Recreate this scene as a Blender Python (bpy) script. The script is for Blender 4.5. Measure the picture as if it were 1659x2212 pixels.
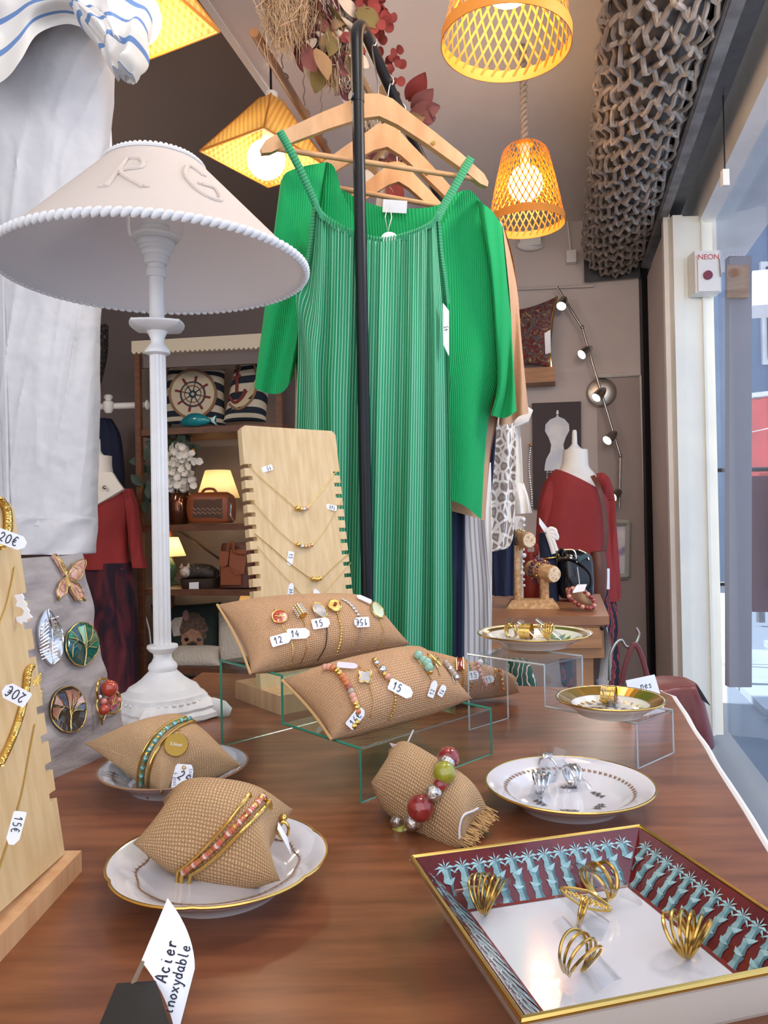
import bpy, bmesh, math, random
from mathutils import noise as mnoise
from mathutils import Vector, Matrix
from mathutils.bvhtree import BVHTree
for _o in list(bpy.data.objects): bpy.data.objects.remove(_o)
random.seed(7)
sc = bpy.context.scene; COL = sc.collection
pi = math.pi; sin = math.sin; cos = math.cos
V = Vector
# ---------------------------------------------------------------- camera
CAM = V((0, 0, 1.015)); F = 1660.0
ph = math.radians(1.1); pt = math.radians(0.5)
fw = V((0, cos(pt), sin(pt))); u0 = V((0, -sin(pt), cos(pt))); r0 = V((1, 0, 0))
rt = r0*cos(ph) - u0*sin(ph); up = r0*sin(ph) + u0*cos(ph)
cd = bpy.data.cameras.new('camera'); cam = bpy.data.objects.new('camera', cd); COL.objects.link(cam)
cam.matrix_world = Matrix(((rt.x, up.x, -fw.x, CAM.x), (rt.y, up.y, -fw.y, CAM.y), (rt.z, up.z, -fw.z, CAM.z), (0, 0, 0, 1)))
cd.sensor_fit = 'VERTICAL'; cd.sensor_height = 36; cd.lens = F*36/2212; cd.clip_start = .01; cd.clip_end = 200
sc.camera = cam
def ray(px, py): return fw + rt*((px-829.5)/F) + up*((1106-py)/F)
def P(px, py, Y):                      # world point seen at a pixel, at depth Y
    d = ray(px, py); return CAM + d*(Y/d.y)
def TZ(px, py, z):                     # world point seen at a pixel, at height z
    d = ray(px, py); return CAM + d*((z-CAM.z)/d.z)
# ---------------------------------------------------------------- world, exposure
w = bpy.data.worlds.new('world'); sc.world = w; w.use_nodes = True
wn = w.node_tree.nodes; wl = w.node_tree.links
bg = wn['Background']
tc = wn.new('ShaderNodeTexCoord'); sp = wn.new('ShaderNodeSeparateXYZ'); rp = wn.new('ShaderNodeValToRGB')
wl.new(tc.outputs['Generated'], sp.inputs[0]); wl.new(sp.outputs['Z'], rp.inputs[0]); wl.new(rp.outputs[0], bg.inputs['Color'])
rp.color_ramp.elements[0].color = (.95, .95, 1.0, 1); rp.color_ramp.elements[0].position = .0
rp.color_ramp.elements[1].color = (.80, .87, 1.0, 1); rp.color_ramp.elements[1].position = .9
bg.inputs['Strength'].default_value = 1.65
sl = bpy.data.lights.new('sun', 'SUN'); sl.energy = 8; sl.angle = .02; sl.color = (1, .95, .88)
so = bpy.data.objects.new('sun', sl); COL.objects.link(so); so.location = (-4, 6, 9)
so.rotation_euler = V((.62, -.30, -.80)).to_track_quat('-Z', 'Y').to_euler()   # over the roof, onto the street
vs = sc.view_settings
sc.display_settings.display_device = 'sRGB'
vs.view_transform = 'Standard'; vs.look = 'None'; vs.exposure = 0.37; vs.gamma = 1; vs.use_curve_mapping = False
# unseen fill lights added to brighten the interior: two over the display, one left
for nm_, lo_, wt_, sz_ in (('window_fill', (.15, .85, 2.30), 10, .16), ('window_fill', (.93, 1.3, 2.10), 27, .16), ('shop_fill', (-1.95, 3.0, 1.95), 14, .16)):
    ll = bpy.data.lights.new(nm_, 'POINT'); ll.energy = wt_; ll.color = (1, .90, .80); ll.shadow_soft_size = sz_; ll.specular_factor = .3
    lo = bpy.data.objects.new(nm_, ll); COL.objects.link(lo); lo.location = lo_
# ---------------------------------------------------------------- helpers
def lin(h):
    h = h.lstrip('#'); c = [int(h[i:i+2], 16)/255 for i in (0, 2, 4)]
    return tuple((x/12.92 if x <= .04045 else ((x+.055)/1.055)**2.4) for x in c) + (1,)
def nd(nt, t, props=None, **ins):
    n = nt.nodes.new(t)
    for k, v in (props or {}).items(): setattr(n, k, v)
    for k, v in ins.items():
        s = n.inputs[int(k[1:])] if k[0] == 'i' and k[1:].isdigit() else n.inputs[k.replace('_', ' ')]
        if isinstance(v, bpy.types.NodeSocket): nt.links.new(v, s)
        else: s.default_value = v
    return n
def glow(name, kind, loc, watts, colr, parent, size=.05, aim=None, ang=1.6):
    l = bpy.data.lights.new(name, kind); l.energy = watts; l.color = colr; l.shadow_soft_size = size
    if kind == 'SPOT': l.spot_size = ang; l.spot_blend = .6
    o = bpy.data.objects.new(name, l); COL.objects.link(o); o.parent = parent; o.location = V(loc)-rootloc(parent)
    l.specular_factor = .02 if kind == 'SPOT' else .25
    if aim is not None: o.rotation_euler = V(aim).to_track_quat('-Z', 'Y').to_euler()
    return o
def math_(nt, op, a, b=0.0, c=0.0):
    n = nt.nodes.new('ShaderNodeMath'); n.operation = op
    for i, v in enumerate((a, b, c)):
        if isinstance(v, bpy.types.NodeSocket): nt.links.new(v, n.inputs[i])
        else: n.inputs[i].default_value = v
    return n.outputs[0]
def mixc(nt, fac, a, b, mode='MIX'):
    n = nt.nodes.new('ShaderNodeMix'); n.data_type = 'RGBA'; n.blend_type = mode
    for s, v in ((n.inputs[0], fac), (n.inputs[6], a), (n.inputs[7], b)):
        if isinstance(v, bpy.types.NodeSocket): nt.links.new(v, s)
        else: s.default_value = v
    return n.outputs[2]
def bumpn(nt, h, strength, dist=.001):
    return nd(nt, 'ShaderNodeBump', Height=h, Strength=strength, Distance=dist).outputs[0]
def mat(name, c, rough=.5, metal=0., noise=None, bump=None, uv=False, **k):
    """noise=(scale, hex2, stretch xyz, detail) varies the colour; bump=(scale, strength, dist, stretch)"""
    m = bpy.data.materials.new(name); m.use_nodes = True; nt = m.node_tree
    b = nt.nodes['Principled BSDF']; m['b'] = 1
    b.inputs['Base Color'].default_value = lin(c); b.inputs['Roughness'].default_value = rough; b.inputs['Metallic'].default_value = metal
    for kk, vv in k.items(): b.inputs[kk.replace('_', ' ')].default_value = vv
    if noise or bump:
        co = nd(nt, 'ShaderNodeTexCoord').outputs['UV' if uv else 'Object']
    if noise:
        mp = nd(nt, 'ShaderNodeMapping', Vector=co, Scale=noise[2] if len(noise) > 2 else (1, 1, 1))
        no = nd(nt, 'ShaderNodeTexNoise', Vector=mp.outputs[0], Scale=noise[0], Detail=noise[3] if len(noise) > 3 else 4.)
        r = nd(nt, 'ShaderNodeValToRGB', Fac=no.outputs[0])
        r.color_ramp.elements[0].position = .35; r.color_ramp.elements[1].position = .65
        r.color_ramp.elements[0].color = lin(c); r.color_ramp.elements[1].color = lin(noise[1])
        nt.links.new(r.outputs[0], b.inputs['Base Color'])
    if bump:
        mp = nd(nt, 'ShaderNodeMapping', Vector=co, Scale=bump[3] if len(bump) > 3 else (1, 1, 1))
        no = nd(nt, 'ShaderNodeTexNoise', Vector=mp.outputs[0], Scale=bump[0], Detail=3.)
        nt.links.new(bumpn(nt, no.outputs[0], bump[1], bump[2]), b.inputs['Normal'])
    return m
def emit(name, c, s):
    m = bpy.data.materials.new(name); m.use_nodes = True; nt = m.node_tree
    b = nt.nodes['Principled BSDF']; b.inputs['Base Color'].default_value = lin(c)
    b.inputs['Emission Color'].default_value = lin(c); b.inputs['Emission Strength'].default_value = s
    return m
def thin_glass(name, tint, ior=1.45, rough=.02, gain=1.0):
    m = bpy.data.materials.new(name); m.use_nodes = True; nt = m.node_tree
    out = nt.nodes['Material Output']
    lw = nd(nt, 'ShaderNodeLayerWeight', Blend=.5)      # two-sided Fresnel curve of a thin sheet
    f = math_(nt, 'MULTIPLY_ADD', math_(nt, 'POWER', lw.outputs['Facing'], 5.), .75*gain, .045*gain)
    t = nd(nt, 'ShaderNodeBsdfTransparent', Color=lin(tint)); g = nd(nt, 'ShaderNodeBsdfGlossy', Roughness=rough)
    mx = nd(nt, 'ShaderNodeMixShader', i0=f, i1=t.outputs[0], i2=g.outputs[0])
    nt.links.new(mx.outputs[0], out.inputs[0]); return m
def translucent(name, c, fac=.45, rough=.7, weave=0, c2=None):
    m = bpy.data.materials.new(name); m.use_nodes = True; nt = m.node_tree
    out = nt.nodes['Material Output']; b = nt.nodes['Principled BSDF']
    b.inputs['Base Color'].default_value = lin(c); b.inputs['Roughness'].default_value = rough
    tr = nd(nt, 'ShaderNodeBsdfTranslucent', Color=lin(c))
    if weave:
        uvn = nd(nt, 'ShaderNodeTexCoord').outputs['UV']; s = nd(nt, 'ShaderNodeSeparateXYZ', i0=uvn)
        a = math_(nt, 'SINE', math_(nt, 'MULTIPLY', s.outputs[0], 2*pi/weave)); bb = math_(nt, 'SINE', math_(nt, 'MULTIPLY', s.outputs[1], 2*pi/weave))
        wv = math_(nt, 'MULTIPLY_ADD', math_(nt, 'MULTIPLY', a, bb), .5, .5)
        cc = mixc(nt, wv, lin(c2), lin(c)); nt.links.new(cc, b.inputs['Base Color']); nt.links.new(cc, tr.inputs[0])
        nb = bumpn(nt, wv, .8, .004); nt.links.new(nb, b.inputs['Normal'])
    mx = nd(nt, 'ShaderNodeMixShader', i0=fac, i1=b.outputs[0], i2=tr.outputs[0])
    nt.links.new(mx.outputs[0], out.inputs[0]); return m
def weave_mat(name, ca, cb, per, bstr=.8):
    m = bpy.data.materials.new(name); m.use_nodes = True; nt = m.node_tree; b = nt.nodes['Principled BSDF']
    uvn = nd(nt, 'ShaderNodeTexCoord').outputs['UV']
    no = nd(nt, 'ShaderNodeTexNoise', Vector=uvn, Scale=90., Detail=3.)
    wob = nd(nt, 'ShaderNodeVectorMath', {'operation': 'MULTIPLY_ADD'}, i0=no.outputs['Color'], i1=(per*.5, per*.5, 0), i2=uvn)
    s = nd(nt, 'ShaderNodeSeparateXYZ', i0=wob.outputs[0])
    a = math_(nt, 'SINE', math_(nt, 'MULTIPLY', s.outputs[0], 2*pi/per)); c = math_(nt, 'SINE', math_(nt, 'MULTIPLY', s.outputs[1], 2*pi/per))
    wv = math_(nt, 'MULTIPLY_ADD', math_(nt, 'MULTIPLY', a, c), .5, .5)
    gap = math_(nt, 'MULTIPLY', math_(nt, 'ABSOLUTE', a), math_(nt, 'ABSOLUTE', c))
    h = math_(nt, 'ADD', math_(nt, 'MULTIPLY', wv, .5), gap)
    cc = mixc(nt, math_(nt, 'MULTIPLY', h, .8), lin(ca), lin(cb))
    n2 = nd(nt, 'ShaderNodeTexNoise', Vector=uvn, Scale=25., Detail=4.)
    cc = mixc(nt, math_(nt, 'MULTIPLY', n2.outputs[0], .22), cc, lin('#8f6a46'), 'MULTIPLY')
    nt.links.new(cc, b.inputs['Base Color']); b.inputs['Roughness'].default_value = .9
    nt.links.new(bumpn(nt, h, bstr, per*.35), b.inputs['Normal'])
    return m
def stripe_mat(name, base, line, per, duty, axis=0, rough=.8, wob=0., bump=None):
    m = bpy.data.materials.new(name); m.use_nodes = True; nt = m.node_tree; b = nt.nodes['Principled BSDF']
    uvn = nd(nt, 'ShaderNodeTexCoord').outputs['UV']; s = nd(nt, 'ShaderNodeSeparateXYZ', i0=uvn)
    x = s.outputs[axis]
    if wob:
        no = nd(nt, 'ShaderNodeTexNoise', Vector=uvn, Scale=8.); x = math_(nt, 'MULTIPLY_ADD', no.outputs[0], wob, x)
    fr = math_(nt, 'FRACT', math_(nt, 'DIVIDE', x, per))
    st = math_(nt, 'LESS_THAN', fr, duty)
    nt.links.new(mixc(nt, st, lin(base), lin(line)), b.inputs['Base Color']); b.inputs['Roughness'].default_value = rough
    if bump:
        h = math_(nt, 'SINE', math_(nt, 'MULTIPLY', x, 2*pi/per)); nt.links.new(bumpn(nt, h, bump, per*.3), b.inputs['Normal'])
    return m
def ramp_mat(name, kind, scale, stops, rough=.8, uv=False, stretch=(1, 1, 1), feat=None, dist=0.):
    m = bpy.data.materials.new(name); m.use_nodes = True; nt = m.node_tree; b = nt.nodes['Principled BSDF']
    co = nd(nt, 'ShaderNodeTexCoord').outputs['UV' if uv else 'Object']
    mp = nd(nt, 'ShaderNodeMapping', Vector=co, Scale=stretch).outputs[0]
    if kind == 'vor':
        n = nd(nt, 'ShaderNodeTexVoronoi', {'feature': feat or 'DISTANCE_TO_EDGE'}, Vector=mp, Scale=scale); o = n.outputs['Distance']
    elif kind == 'wave':
        n = nd(nt, 'ShaderNodeTexWave', Vector=mp, Scale=scale, Distortion=dist or 6., Detail=3.); o = n.outputs['Fac']
    else:
        n = nd(nt, 'ShaderNodeTexNoise', Vector=mp, Scale=scale, Detail=5., Distortion=dist); o = n.outputs[0]
    r = nd(nt, 'ShaderNodeValToRGB', Fac=o); e = r.color_ramp.elements
    while len(e) < len(stops): e.new(.5)
    for el, (p, c) in zip(e, stops): el.position = p; el.color = lin(c)
    nt.links.new(r.outputs[0], b.inputs['Base Color']); b.inputs['Roughness'].default_value = rough
    return m
# ---- object bookkeeping
def setp(o, label=None, cat=None, group=None, kind=None):
    if label: o['label'] = label
    if cat: o['category'] = cat
    if group: o['group'] = group
    if kind: o['kind'] = kind
    return o
def thing(name, label, cat, loc, group=None):
    o = bpy.data.objects.new(name, None); COL.objects.link(o); o.location = loc; o.empty_display_size = .02
    return setp(o, label, cat, group)
def rootloc(o):
    while o.parent: o = o.parent
    return V(o.location)
def catmull(pts, n=6, closed=False):
    pts = [V(p) for p in pts]; N = len(pts); out = []
    rng = range(N if closed else N-1)
    for i in rng:
        p1, p2 = pts[i], pts[(i+1) % N]
        p0 = pts[i-1] if (i > 0 or closed) else p1*2-p2
        p3 = pts[(i+2) % N] if (i+2 < N or closed) else p2*2-p1
        for k in range(n):
            t = k/n; out.append(.5*((2*p1)+(p2-p0)*t+(2*p0-5*p1+4*p2-p3)*t*t+(3*p1-p0-3*p2+p3)*t**3))
    if not closed: out.append(pts[-1].copy())
    return out
def perp(d):
    a = V((0, 0, 1)) if abs(d.z) < .9 else V((1, 0, 0))
    e = d.cross(a).normalized(); return e, d.cross(e).normalized()
class MB:
    def __init__(s): s.v = []; s.f = []; s.uv = {}; s.mi = {}; s.cur = 0
    def addv(s, p): s.v.append(V(p)); return len(s.v)-1
    def face(s, idx, uv=None):
        s.f.append(tuple(idx)); k = len(s.f)-1
        if uv: s.uv[k] = uv
        if s.cur: s.mi[k] = s.cur
    def poly(s, pts, uv=None): s.face([s.addv(p) for p in pts], uv)
    def box(s, c, size, rz=0., R=None):
        c = V(c); R = R or Matrix.Rotation(rz, 3, 'Z'); h = V(size)/2
        i = [s.addv(c + R @ V((h.x*x, h.y*y, h.z*z))) for z in (-1, 1) for y in (-1, 1) for x in (-1, 1)]
        for q in ((0, 2, 3, 1), (4, 5, 7, 6), (0, 1, 5, 4), (2, 6, 7, 3), (0, 4, 6, 2), (1, 3, 7, 5)): s.face([i[k] for k in q])
        return s
    def slab(s, quad, th, n=None):          # quad of 4+ points thickened along -n
        q = [V(p) for p in quad]; n = n or (q[1]-q[0]).cross(q[2]-q[0]).normalized()
        a = [s.addv(p) for p in q]; b = [s.addv(p-n*th) for p in q]; N = len(q)
        s.face(a); s.face(b[::-1])
        for i in range(N): j = (i+1) % N; s.face((a[i], b[i], b[j], a[j]))
        return s
    def tube(s, pts, r, n=8, closed=False, caps=True, flat=1., upv=None):
        pts = [V(p) for p in pts]; N = len(pts)
        rr = r if isinstance(r, (list, tuple)) else [r]*N
        rings = []; e = None
        for i, p in enumerate(pts):
            d = (pts[(i+1) % N]-pts[i-1]) if closed else (pts[min(i+1, N-1)]-pts[max(i-1, 0)])
            if d.length < 1e-9: d = V((0, 0, 1))
            d.normalize()
            if upv is not None:
                g = V(upv); e = (g-d*g.dot(d)); e = e.normalized() if e.length > 1e-6 else perp(d)[0]
            elif e is None: e = perp(d)[0]
            else:
                e = e-d*e.dot(d); e = e.normalized() if e.length > 1e-6 else perp(d)[0]
            g = d.cross(e)
            rings.append([s.addv(p + (e*cos(2*pi*k/n)*flat + g*sin(2*pi*k/n))*rr[i]) for k in range(n)])
        for i in range(N if closed else N-1):
            a, b = rings[i], rings[(i+1) % N]
            for k in range(n): s.face((a[k], a[(k+1) % n], b[(k+1) % n], b[k]))
        if caps and not closed: s.face(rings[0][::-1]); s.face(rings[-1])
        return s
    def lathe(s, prof, c=(0, 0, 0), n=32, R=None, rmod=None, cap=True, flute=None):
        c = V(c); rings = []
        for (r, z) in prof:
            ring = []
            for k in range(n):
                a = 2*pi*k/n; q = r*(rmod(a, r, z) if rmod else 1)
                p = V((q*cos(a), q*sin(a), z)); ring.append(s.addv(c + (R @ p if R else p)))
            rings.append(ring)
        for i in range(len(prof)-1):
            a, b = rings[i], rings[i+1]
            for k in range(n):
                j = (k+1) % n; s.face((a[k], a[j], b[j], b[k]), [(k/n, i), ((k+1)/n, i), ((k+1)/n, i+1), (k/n, i+1)])
        if cap:
            if prof[0][0] > 1e-6: s.face(rings[0][::-1])
            if prof[-1][0] > 1e-6: s.face(rings[-1])
        return s
    def sphere(s, c, r, nu=12, nv=8, R=None):
        r = V((r, r, r)) if not isinstance(r, (tuple, list, Vector)) else V(r); c = V(c)
        def q(p): p = V((p[0]*r.x, p[1]*r.y, p[2]*r.z)); return c+(R @ p if R else p)
        t = s.addv(q((0, 0, 1))); b = s.addv(q((0, 0, -1)))
        rings = [[s.addv(q((sin(pi*i/nv)*cos(2*pi*k/nu), sin(pi*i/nv)*sin(2*pi*k/nu), cos(pi*i/nv)))) for k in range(nu)] for i in range(1, nv)]
        for k in range(nu):
            j = (k+1) % nu
            s.face((t, rings[0][k], rings[0][j])); s.face((b, rings[-1][j], rings[-1][k]))
            for i in range(nv-2): s.face((rings[i][k], rings[i+1][k], rings[i+1][j], rings[i][j]))
        return s
    def grid(s, fn, nu, nv, cu=False, uvf=None):
        idx = [[s.addv(fn(i/nu, j/nv)) for i in range(nu if cu else nu+1)] for j in range(nv+1)]
        uvf = uvf or (lambda u, v: (u, v))
        for j in range(nv):
            for i in range(nu):
                i2 = (i+1) % nu if cu else i+1
                s.face((idx[j][i], idx[j][i2], idx[j+1][i2], idx[j+1][i]), [uvf(i/nu, j/nv), uvf((i+1)/nu, j/nv), uvf((i+1)/nu, (j+1)/nv), uvf(i/nu, (j+1)/nv)])
        return idx
    def loft(s, rows, n=48, m=8, fold=None, cap=(True, False), dv=None, pw=.8, uvrot=None):
        """closed cloth tube through rows of (left point, right point, half thickness)"""
        Ls = catmull([r[0] for r in rows], m); Rs = catmull([r[1] for r in rows], m)
        ts = [q.x for q in catmull([(r[2], 0, 0) for r in rows], m)]; M = len(Ls); ids = []; vl = 0; uvv = []
        wid = max((R-L).length for L, R in zip(Ls, Rs))
        for i in range(M):
            if i: vl += ((Ls[i]+Rs[i])/2-(Ls[i-1]+Rs[i-1])/2).length
            uvv.append(vl)
            A = Rs[i]-Ls[i]; c = (Ls[i]+Rs[i])/2
            d = dv or V((-A.y, A.x, 0)).normalized() if (abs(A.x)+abs(A.y)) > 1e-6 else V((0, 1, 0))
            ring = []
            for k in range(n):
                a = 2*pi*k/n; ca, sa = cos(a), sin(a)
                x = math.copysign(abs(ca)**pw, ca); y = math.copysign(abs(sa)**pw, sa)
                f = fold(i/(M-1), a, x) if fold else 0
                ring.append(s.addv(c + A*(x/2) + d*(ts[i]*y + f)))
            ids.append(ring)
        for i in range(M-1):
            for k in range(n):
                j = (k+1) % n; x0 = k/n*2*wid; x1 = (k+1)/n*2*wid
                s.face((ids[i][k], ids[i][j], ids[i+1][j], ids[i+1][k]), [(x0, uvv[i]), (x1, uvv[i]), (x1, uvv[i+1]), (x0, uvv[i+1])])
        if cap[0]: s.face(ids[0])
        if cap[1]: s.face(ids[-1][::-1])
        return s
    def bvh(s): return BVHTree.FromPolygons(s.v, [list(f) for f in s.f])
def mesh_of(mb, name, off, mats, smooth):
    me = bpy.data.meshes.new(name)
    me.from_pydata([tuple(p-off) for p in mb.v], [], mb.f)
    for m in (mats if isinstance(mats, (list, tuple)) else [mats]): me.materials.append(m)
    if mb.uv:
        ul = me.uv_layers.new(name='UVMap')
        for k, uv in mb.uv.items():
            ls = me.polygons[k].loop_start
            for q, t in enumerate(uv): ul.data[ls+q].uv = t
    for k, i in mb.mi.items(): me.polygons[k].material_index = i
    if smooth: me.shade_smooth()
    return me
def autos(me, ang=40):
    bm = bmesh.new(); bm.from_mesh(me); bmesh.ops.recalc_face_normals(bm, faces=bm.faces)
    for e in bm.edges:
        if len(e.link_faces) == 2 and e.calc_face_angle(0) > math.radians(ang): e.smooth = False
    bm.to_mesh(me); bm.free()
def part(mb, name, m, parent, label=None, smooth=True, stuff=False, ang=40):
    me = mesh_of(mb, name, rootloc(parent), m, smooth)
    if smooth: autos(me, ang)
    o = bpy.data.objects.new(name, me); COL.objects.link(o); o.parent = parent
    return setp(o, label, kind='stuff' if stuff else None)
def solo(mb, name, m, label, cat, origin=None, group=None, smooth=True, kind=None, ang=40):
    org = V(origin) if origin is not None else sum(mb.v, V((0, 0, 0)))/len(mb.v)
    me = mesh_of(mb, name, org, m, smooth)
    if smooth: autos(me, ang)
    o = bpy.data.objects.new(name, me); COL.objects.link(o); o.location = org
    return setp(o, label, cat, group, kind)
def struct(mb, name, m, parent=None, smooth=False):
    me = mesh_of(mb, name, V((0, 0, 0)), m, smooth)
    if smooth: autos(me)
    o = bpy.data.objects.new(name, me); COL.objects.link(o)
    if parent: o.parent = parent
    else: o['kind'] = 'structure'
    return o
def hit(bvh, px, py, off=0.):
    d = ray(px, py).normalized(); r = bvh.ray_cast(CAM, d)
    if r[0] is None:
        q = bvh.find_nearest(CAM+d*.9) if False else None
        return None, None
    n = r[1] if r[1].dot(d) < 0 else -r[1]
    return r[0]+n*off, n
def hits(bvh, pxs, off=0., n=5):
    out = []
    pl = [V((a, b, 0)) for a, b in pxs]
    for q in (catmull(pl, n) if n > 1 else pl):
        p, _ = hit(bvh, q.x, q.y, off)
        if p is not None: out.append(p)
    return out
def decal(mb, bvh, pxs, th=.0008, off=.0003):
    """flat piece lying on a surface; outline given by the pixels where it is seen"""
    o = []
    for q in pxs:
        p, n = hit(bvh, q[0], q[1], off)
        if p is not None: o.append((q[0], q[1]))
    if len(o) < 3: return
    cx = sum(q[0] for q in o)/len(o); cy = sum(q[1] for q in o)/len(o); N = len(o); K = 4 if N < 12 else 3
    rings = []
    for k in range(K, 0, -1):
        r = []
        for x, y in o:
            p, n = hit(bvh, cx+(x-cx)*k/K, cy+(y-cy)*k/K, off+th); 
            if p is None: p, n = hit(bvh, x, y, off+th)
            r.append(mb.addv(p))
        rings.append(r)
    p, n = hit(bvh, cx, cy, off+th)
    c = mb.addv(p if p is not None else sum((mb.v[i] for i in rings[-1]), V((0, 0, 0)))/N)
    low = [mb.addv(hit(bvh, x, y, off*.5)[0]) for x, y in o]
    for i in range(N):
        j = (i+1) % N; mb.face((low[i], low[j], rings[0][j], rings[0][i])); mb.face((rings[-1][i], rings[-1][j], c))
        for a, b in zip(rings, rings[1:]): mb.face((a[i], a[j], b[j], b[i]))
# ---- handwriting: single-stroke glyphs on a unit box
GL = {'0': [[(.5, 1), (.15, .8), (.1, .3), (.4, 0), (.75, .2), (.8, .7), (.5, 1)]], '1': [[(.15, .65), (.5, 1), (.45, 0)]],
 '2': [[(.1, .75), (.35, 1), (.7, .8), (.6, .5), (.1, .03), (.3, .12), (.8, 0)]], '4': [[(.5, 1), (.1, .4), (.85, .42)], [(.65, .65), (.6, 0)]],
 '5': [[(.8, 1), (.3, .98), (.22, .58), (.6, .62), (.75, .3), (.45, .0), (.1, .1)]], '6': [[(.7, 1), (.25, .6), (.15, .2), (.45, 0), (.75, .2), (.6, .45), (.2, .3)]],
 '\u20ac': [[(.85, .9), (.5, 1), (.25, .6), (.3, .15), (.6, 0), (.9, .12)], [(.05, .6), (.7, .62)], [(.05, .4), (.65, .42)]],
 'A': [[(0, 0), (.5, 1), (.8, 0)], [(.15, .35), (.75, .4)]], 'c': [[(.7, .5), (.4, .6), (.15, .3), (.4, 0), (.75, .15)]], 'i': [[(.4, .6), (.35, .1), (.6, .05)], [(.45, .85), (.47, .9)]],
 'e': [[(.15, .3), (.7, .35), (.5, .6), (.15, .3), (.35, 0), (.8, .15)]], 'r': [[(.2, .6), (.2, 0)], [(.2, .35), (.5, .6), (.75, .5)]], 'n': [[(.15, .6), (.15, 0)], [(.15, .4), (.5, .6), (.7, .4), (.7, 0)]],
 'o': [[(.45, .6), (.12, .3), (.4, 0), (.75, .3), (.45, .6)]], 'x': [[(.1, .6), (.75, 0)], [(.75, .6), (.1, 0)]], 'y': [[(.1, .6), (.4, .1)], [(.75, .6), (.3, -.4), (.1, -.35)]],
 'd': [[(.7, 1), (.65, 0)], [(.65, .4), (.35, .6), (.1, .3), (.3, 0), (.65, .2)]], 'a': [[(.65, .5), (.35, .6), (.1, .3), (.35, 0), (.65, .2)], [(.68, .6), (.65, .05), (.85, .05)]],
 'b': [[(.2, 1), (.15, 0)], [(.15, .3), (.5, .6), (.75, .3), (.5, 0), (.15, .1)]], 'l': [[(.4, 1), (.35, .1), (.6, .03)]], 's': [[(.7, .5), (.4, .6), (.2, .45), (.65, .2), (.4, 0), (.1, .1)]],
 'm': [[(.05, .6), (.05, 0)], [(.05, .4), (.3, .6), (.42, .4), (.42, 0)], [(.42, .4), (.65, .6), (.8, .4), (.8, 0)]], 'p': [[(.2, .6), (.15, -.4)], [(.2, .4), (.5, .6), (.75, .3), (.5, 0), (.2, .1)]],
 'E': [[(.8, 1), (.2, .95), (.15, .02), (.8, 0)], [(.17, .5), (.65, .52)]], 'S': [[(.8, .85), (.45, 1), (.2, .75), (.7, .35), (.45, 0), (.1, .12)]], 't': [[(.4, .95), (.38, .1), (.65, .05)], [(.15, .62), (.7, .65)]],
 'R': [[(.15, 0), (.2, 1)], [(.2, 1), (.65, .95), (.7, .65), (.25, .5), (.85, 0)]], 'G': [[(.85, .85), (.5, 1), (.15, .6), (.3, .1), (.65, 0), (.85, .4), (.5, .42)]], '.': [[(.3, 0), (.35, .04)]]}
def write(mb, txt, o, ex, ey, h, r, adv=.78, n=None):
    """strokes of handwriting; o = lower left corner, ex / ey unit directions"""
    o = V(o); nn = ex.cross(ey).normalized()
    for k, ch in enumerate(txt):
        for st in GL.get(ch, []):
            pts = [o + ex*((k*adv+x*.75)*h*.8) + ey*(y*h) for x, y in st]
            if len(pts) > 2: pts = catmull(pts, 3)
            mb.tube(pts, r, n=4, flat=.3, upv=nn)
def frame_px(px, py, Y, ang=0., tilt=0.):
    """directions of a card facing the viewer, turned by ang degrees in its own plane"""
    d = ray(px, py).normalized(); ex = rt-d*rt.dot(d); ex.normalize(); ey = ex.cross(d)*1.
    if ey.dot(up) < 0: ey = -ey
    a = math.radians(ang); e1 = ex*cos(a)+ey*sin(a); e2 = ey*cos(a)-ex*sin(a)
    return e1, e2, -d
# ---------------------------------------------------------------- materials
m_wall = mat('wall_mauve_paint', '#c6bab4', .85, noise=(3., '#ccc0b9', (1, 1, 1)), bump=(40, .08, .002))
m_dark = mat('dark_taupe_paint', '#6b5f5d', .55, noise=(2., '#736664'))
m_ceil = mat('ceiling_paint', '#ece4dd', .8, noise=(2.5, '#e6ded7'), bump=(30, .06, .002))
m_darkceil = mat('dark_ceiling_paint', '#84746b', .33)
m_beam = mat('beam_white_paint', '#d8d0ce', .7)
m_white = mat('white_paint', '#eae6e0', .5, noise=(6., '#e0dcd6'))
m_pillar = mat('cream_enamel', '#efeee2', .35, noise=(5., '#e6e6dc'))
m_steel = mat('dark_steel', '#3a3a3e', .45, .3, noise=(15., '#4a4a4e'), bump=(60, .15, .002))
m_steel2 = mat('worn_grey_steel', '#8a8a8c', .5, .3, noise=(12., '#6a6a6c'))
m_grille = mat('weathered_grille_steel', '#a89d94', .5, .2, noise=(30., '#8e857d'))
m_coil = mat('grille_core', '#6a635d', .7, noise=(20., '#5a534e'))
m_floor = mat('shop_floor', '#6b5342', .5, noise=(3., '#5b4638'))
m_pave = mat('pavement_stone', '#b9c0c8', .8, noise=(6., '#a9b2bc'), bump=(30, .2, .004))
m_table = mat('stained_wood', '#6a3a20', .3, noise=(9., '#8a5233', (1., 7., 1.), 8.), bump=(40, .08, .001, (1, 8, 1)), Coat_Weight=.15, Coat_Roughness=.25)
m_wood2 = mat('light_brown_wood', '#9a6a42', .45, noise=(8., '#b07c50', (1, 1, 9), 6.))
m_wood2t = mat('brown_wood_top', '#8c5b3c', .35, noise=(8., '#9a6a48', (1, 9, 1), 6.))
m_shelfw = mat('dark_shelf_wood', '#5b3522', .5, noise=(7., '#6f452c', (1, 8, 8), 6.))
m_bamboo = mat('bamboo_board', '#dcbf90', .5, noise=(14., '#cfae7c', (9, 9, .5), 6.), bump=(60, .05, .001, (6, 6, .4)))
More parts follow.
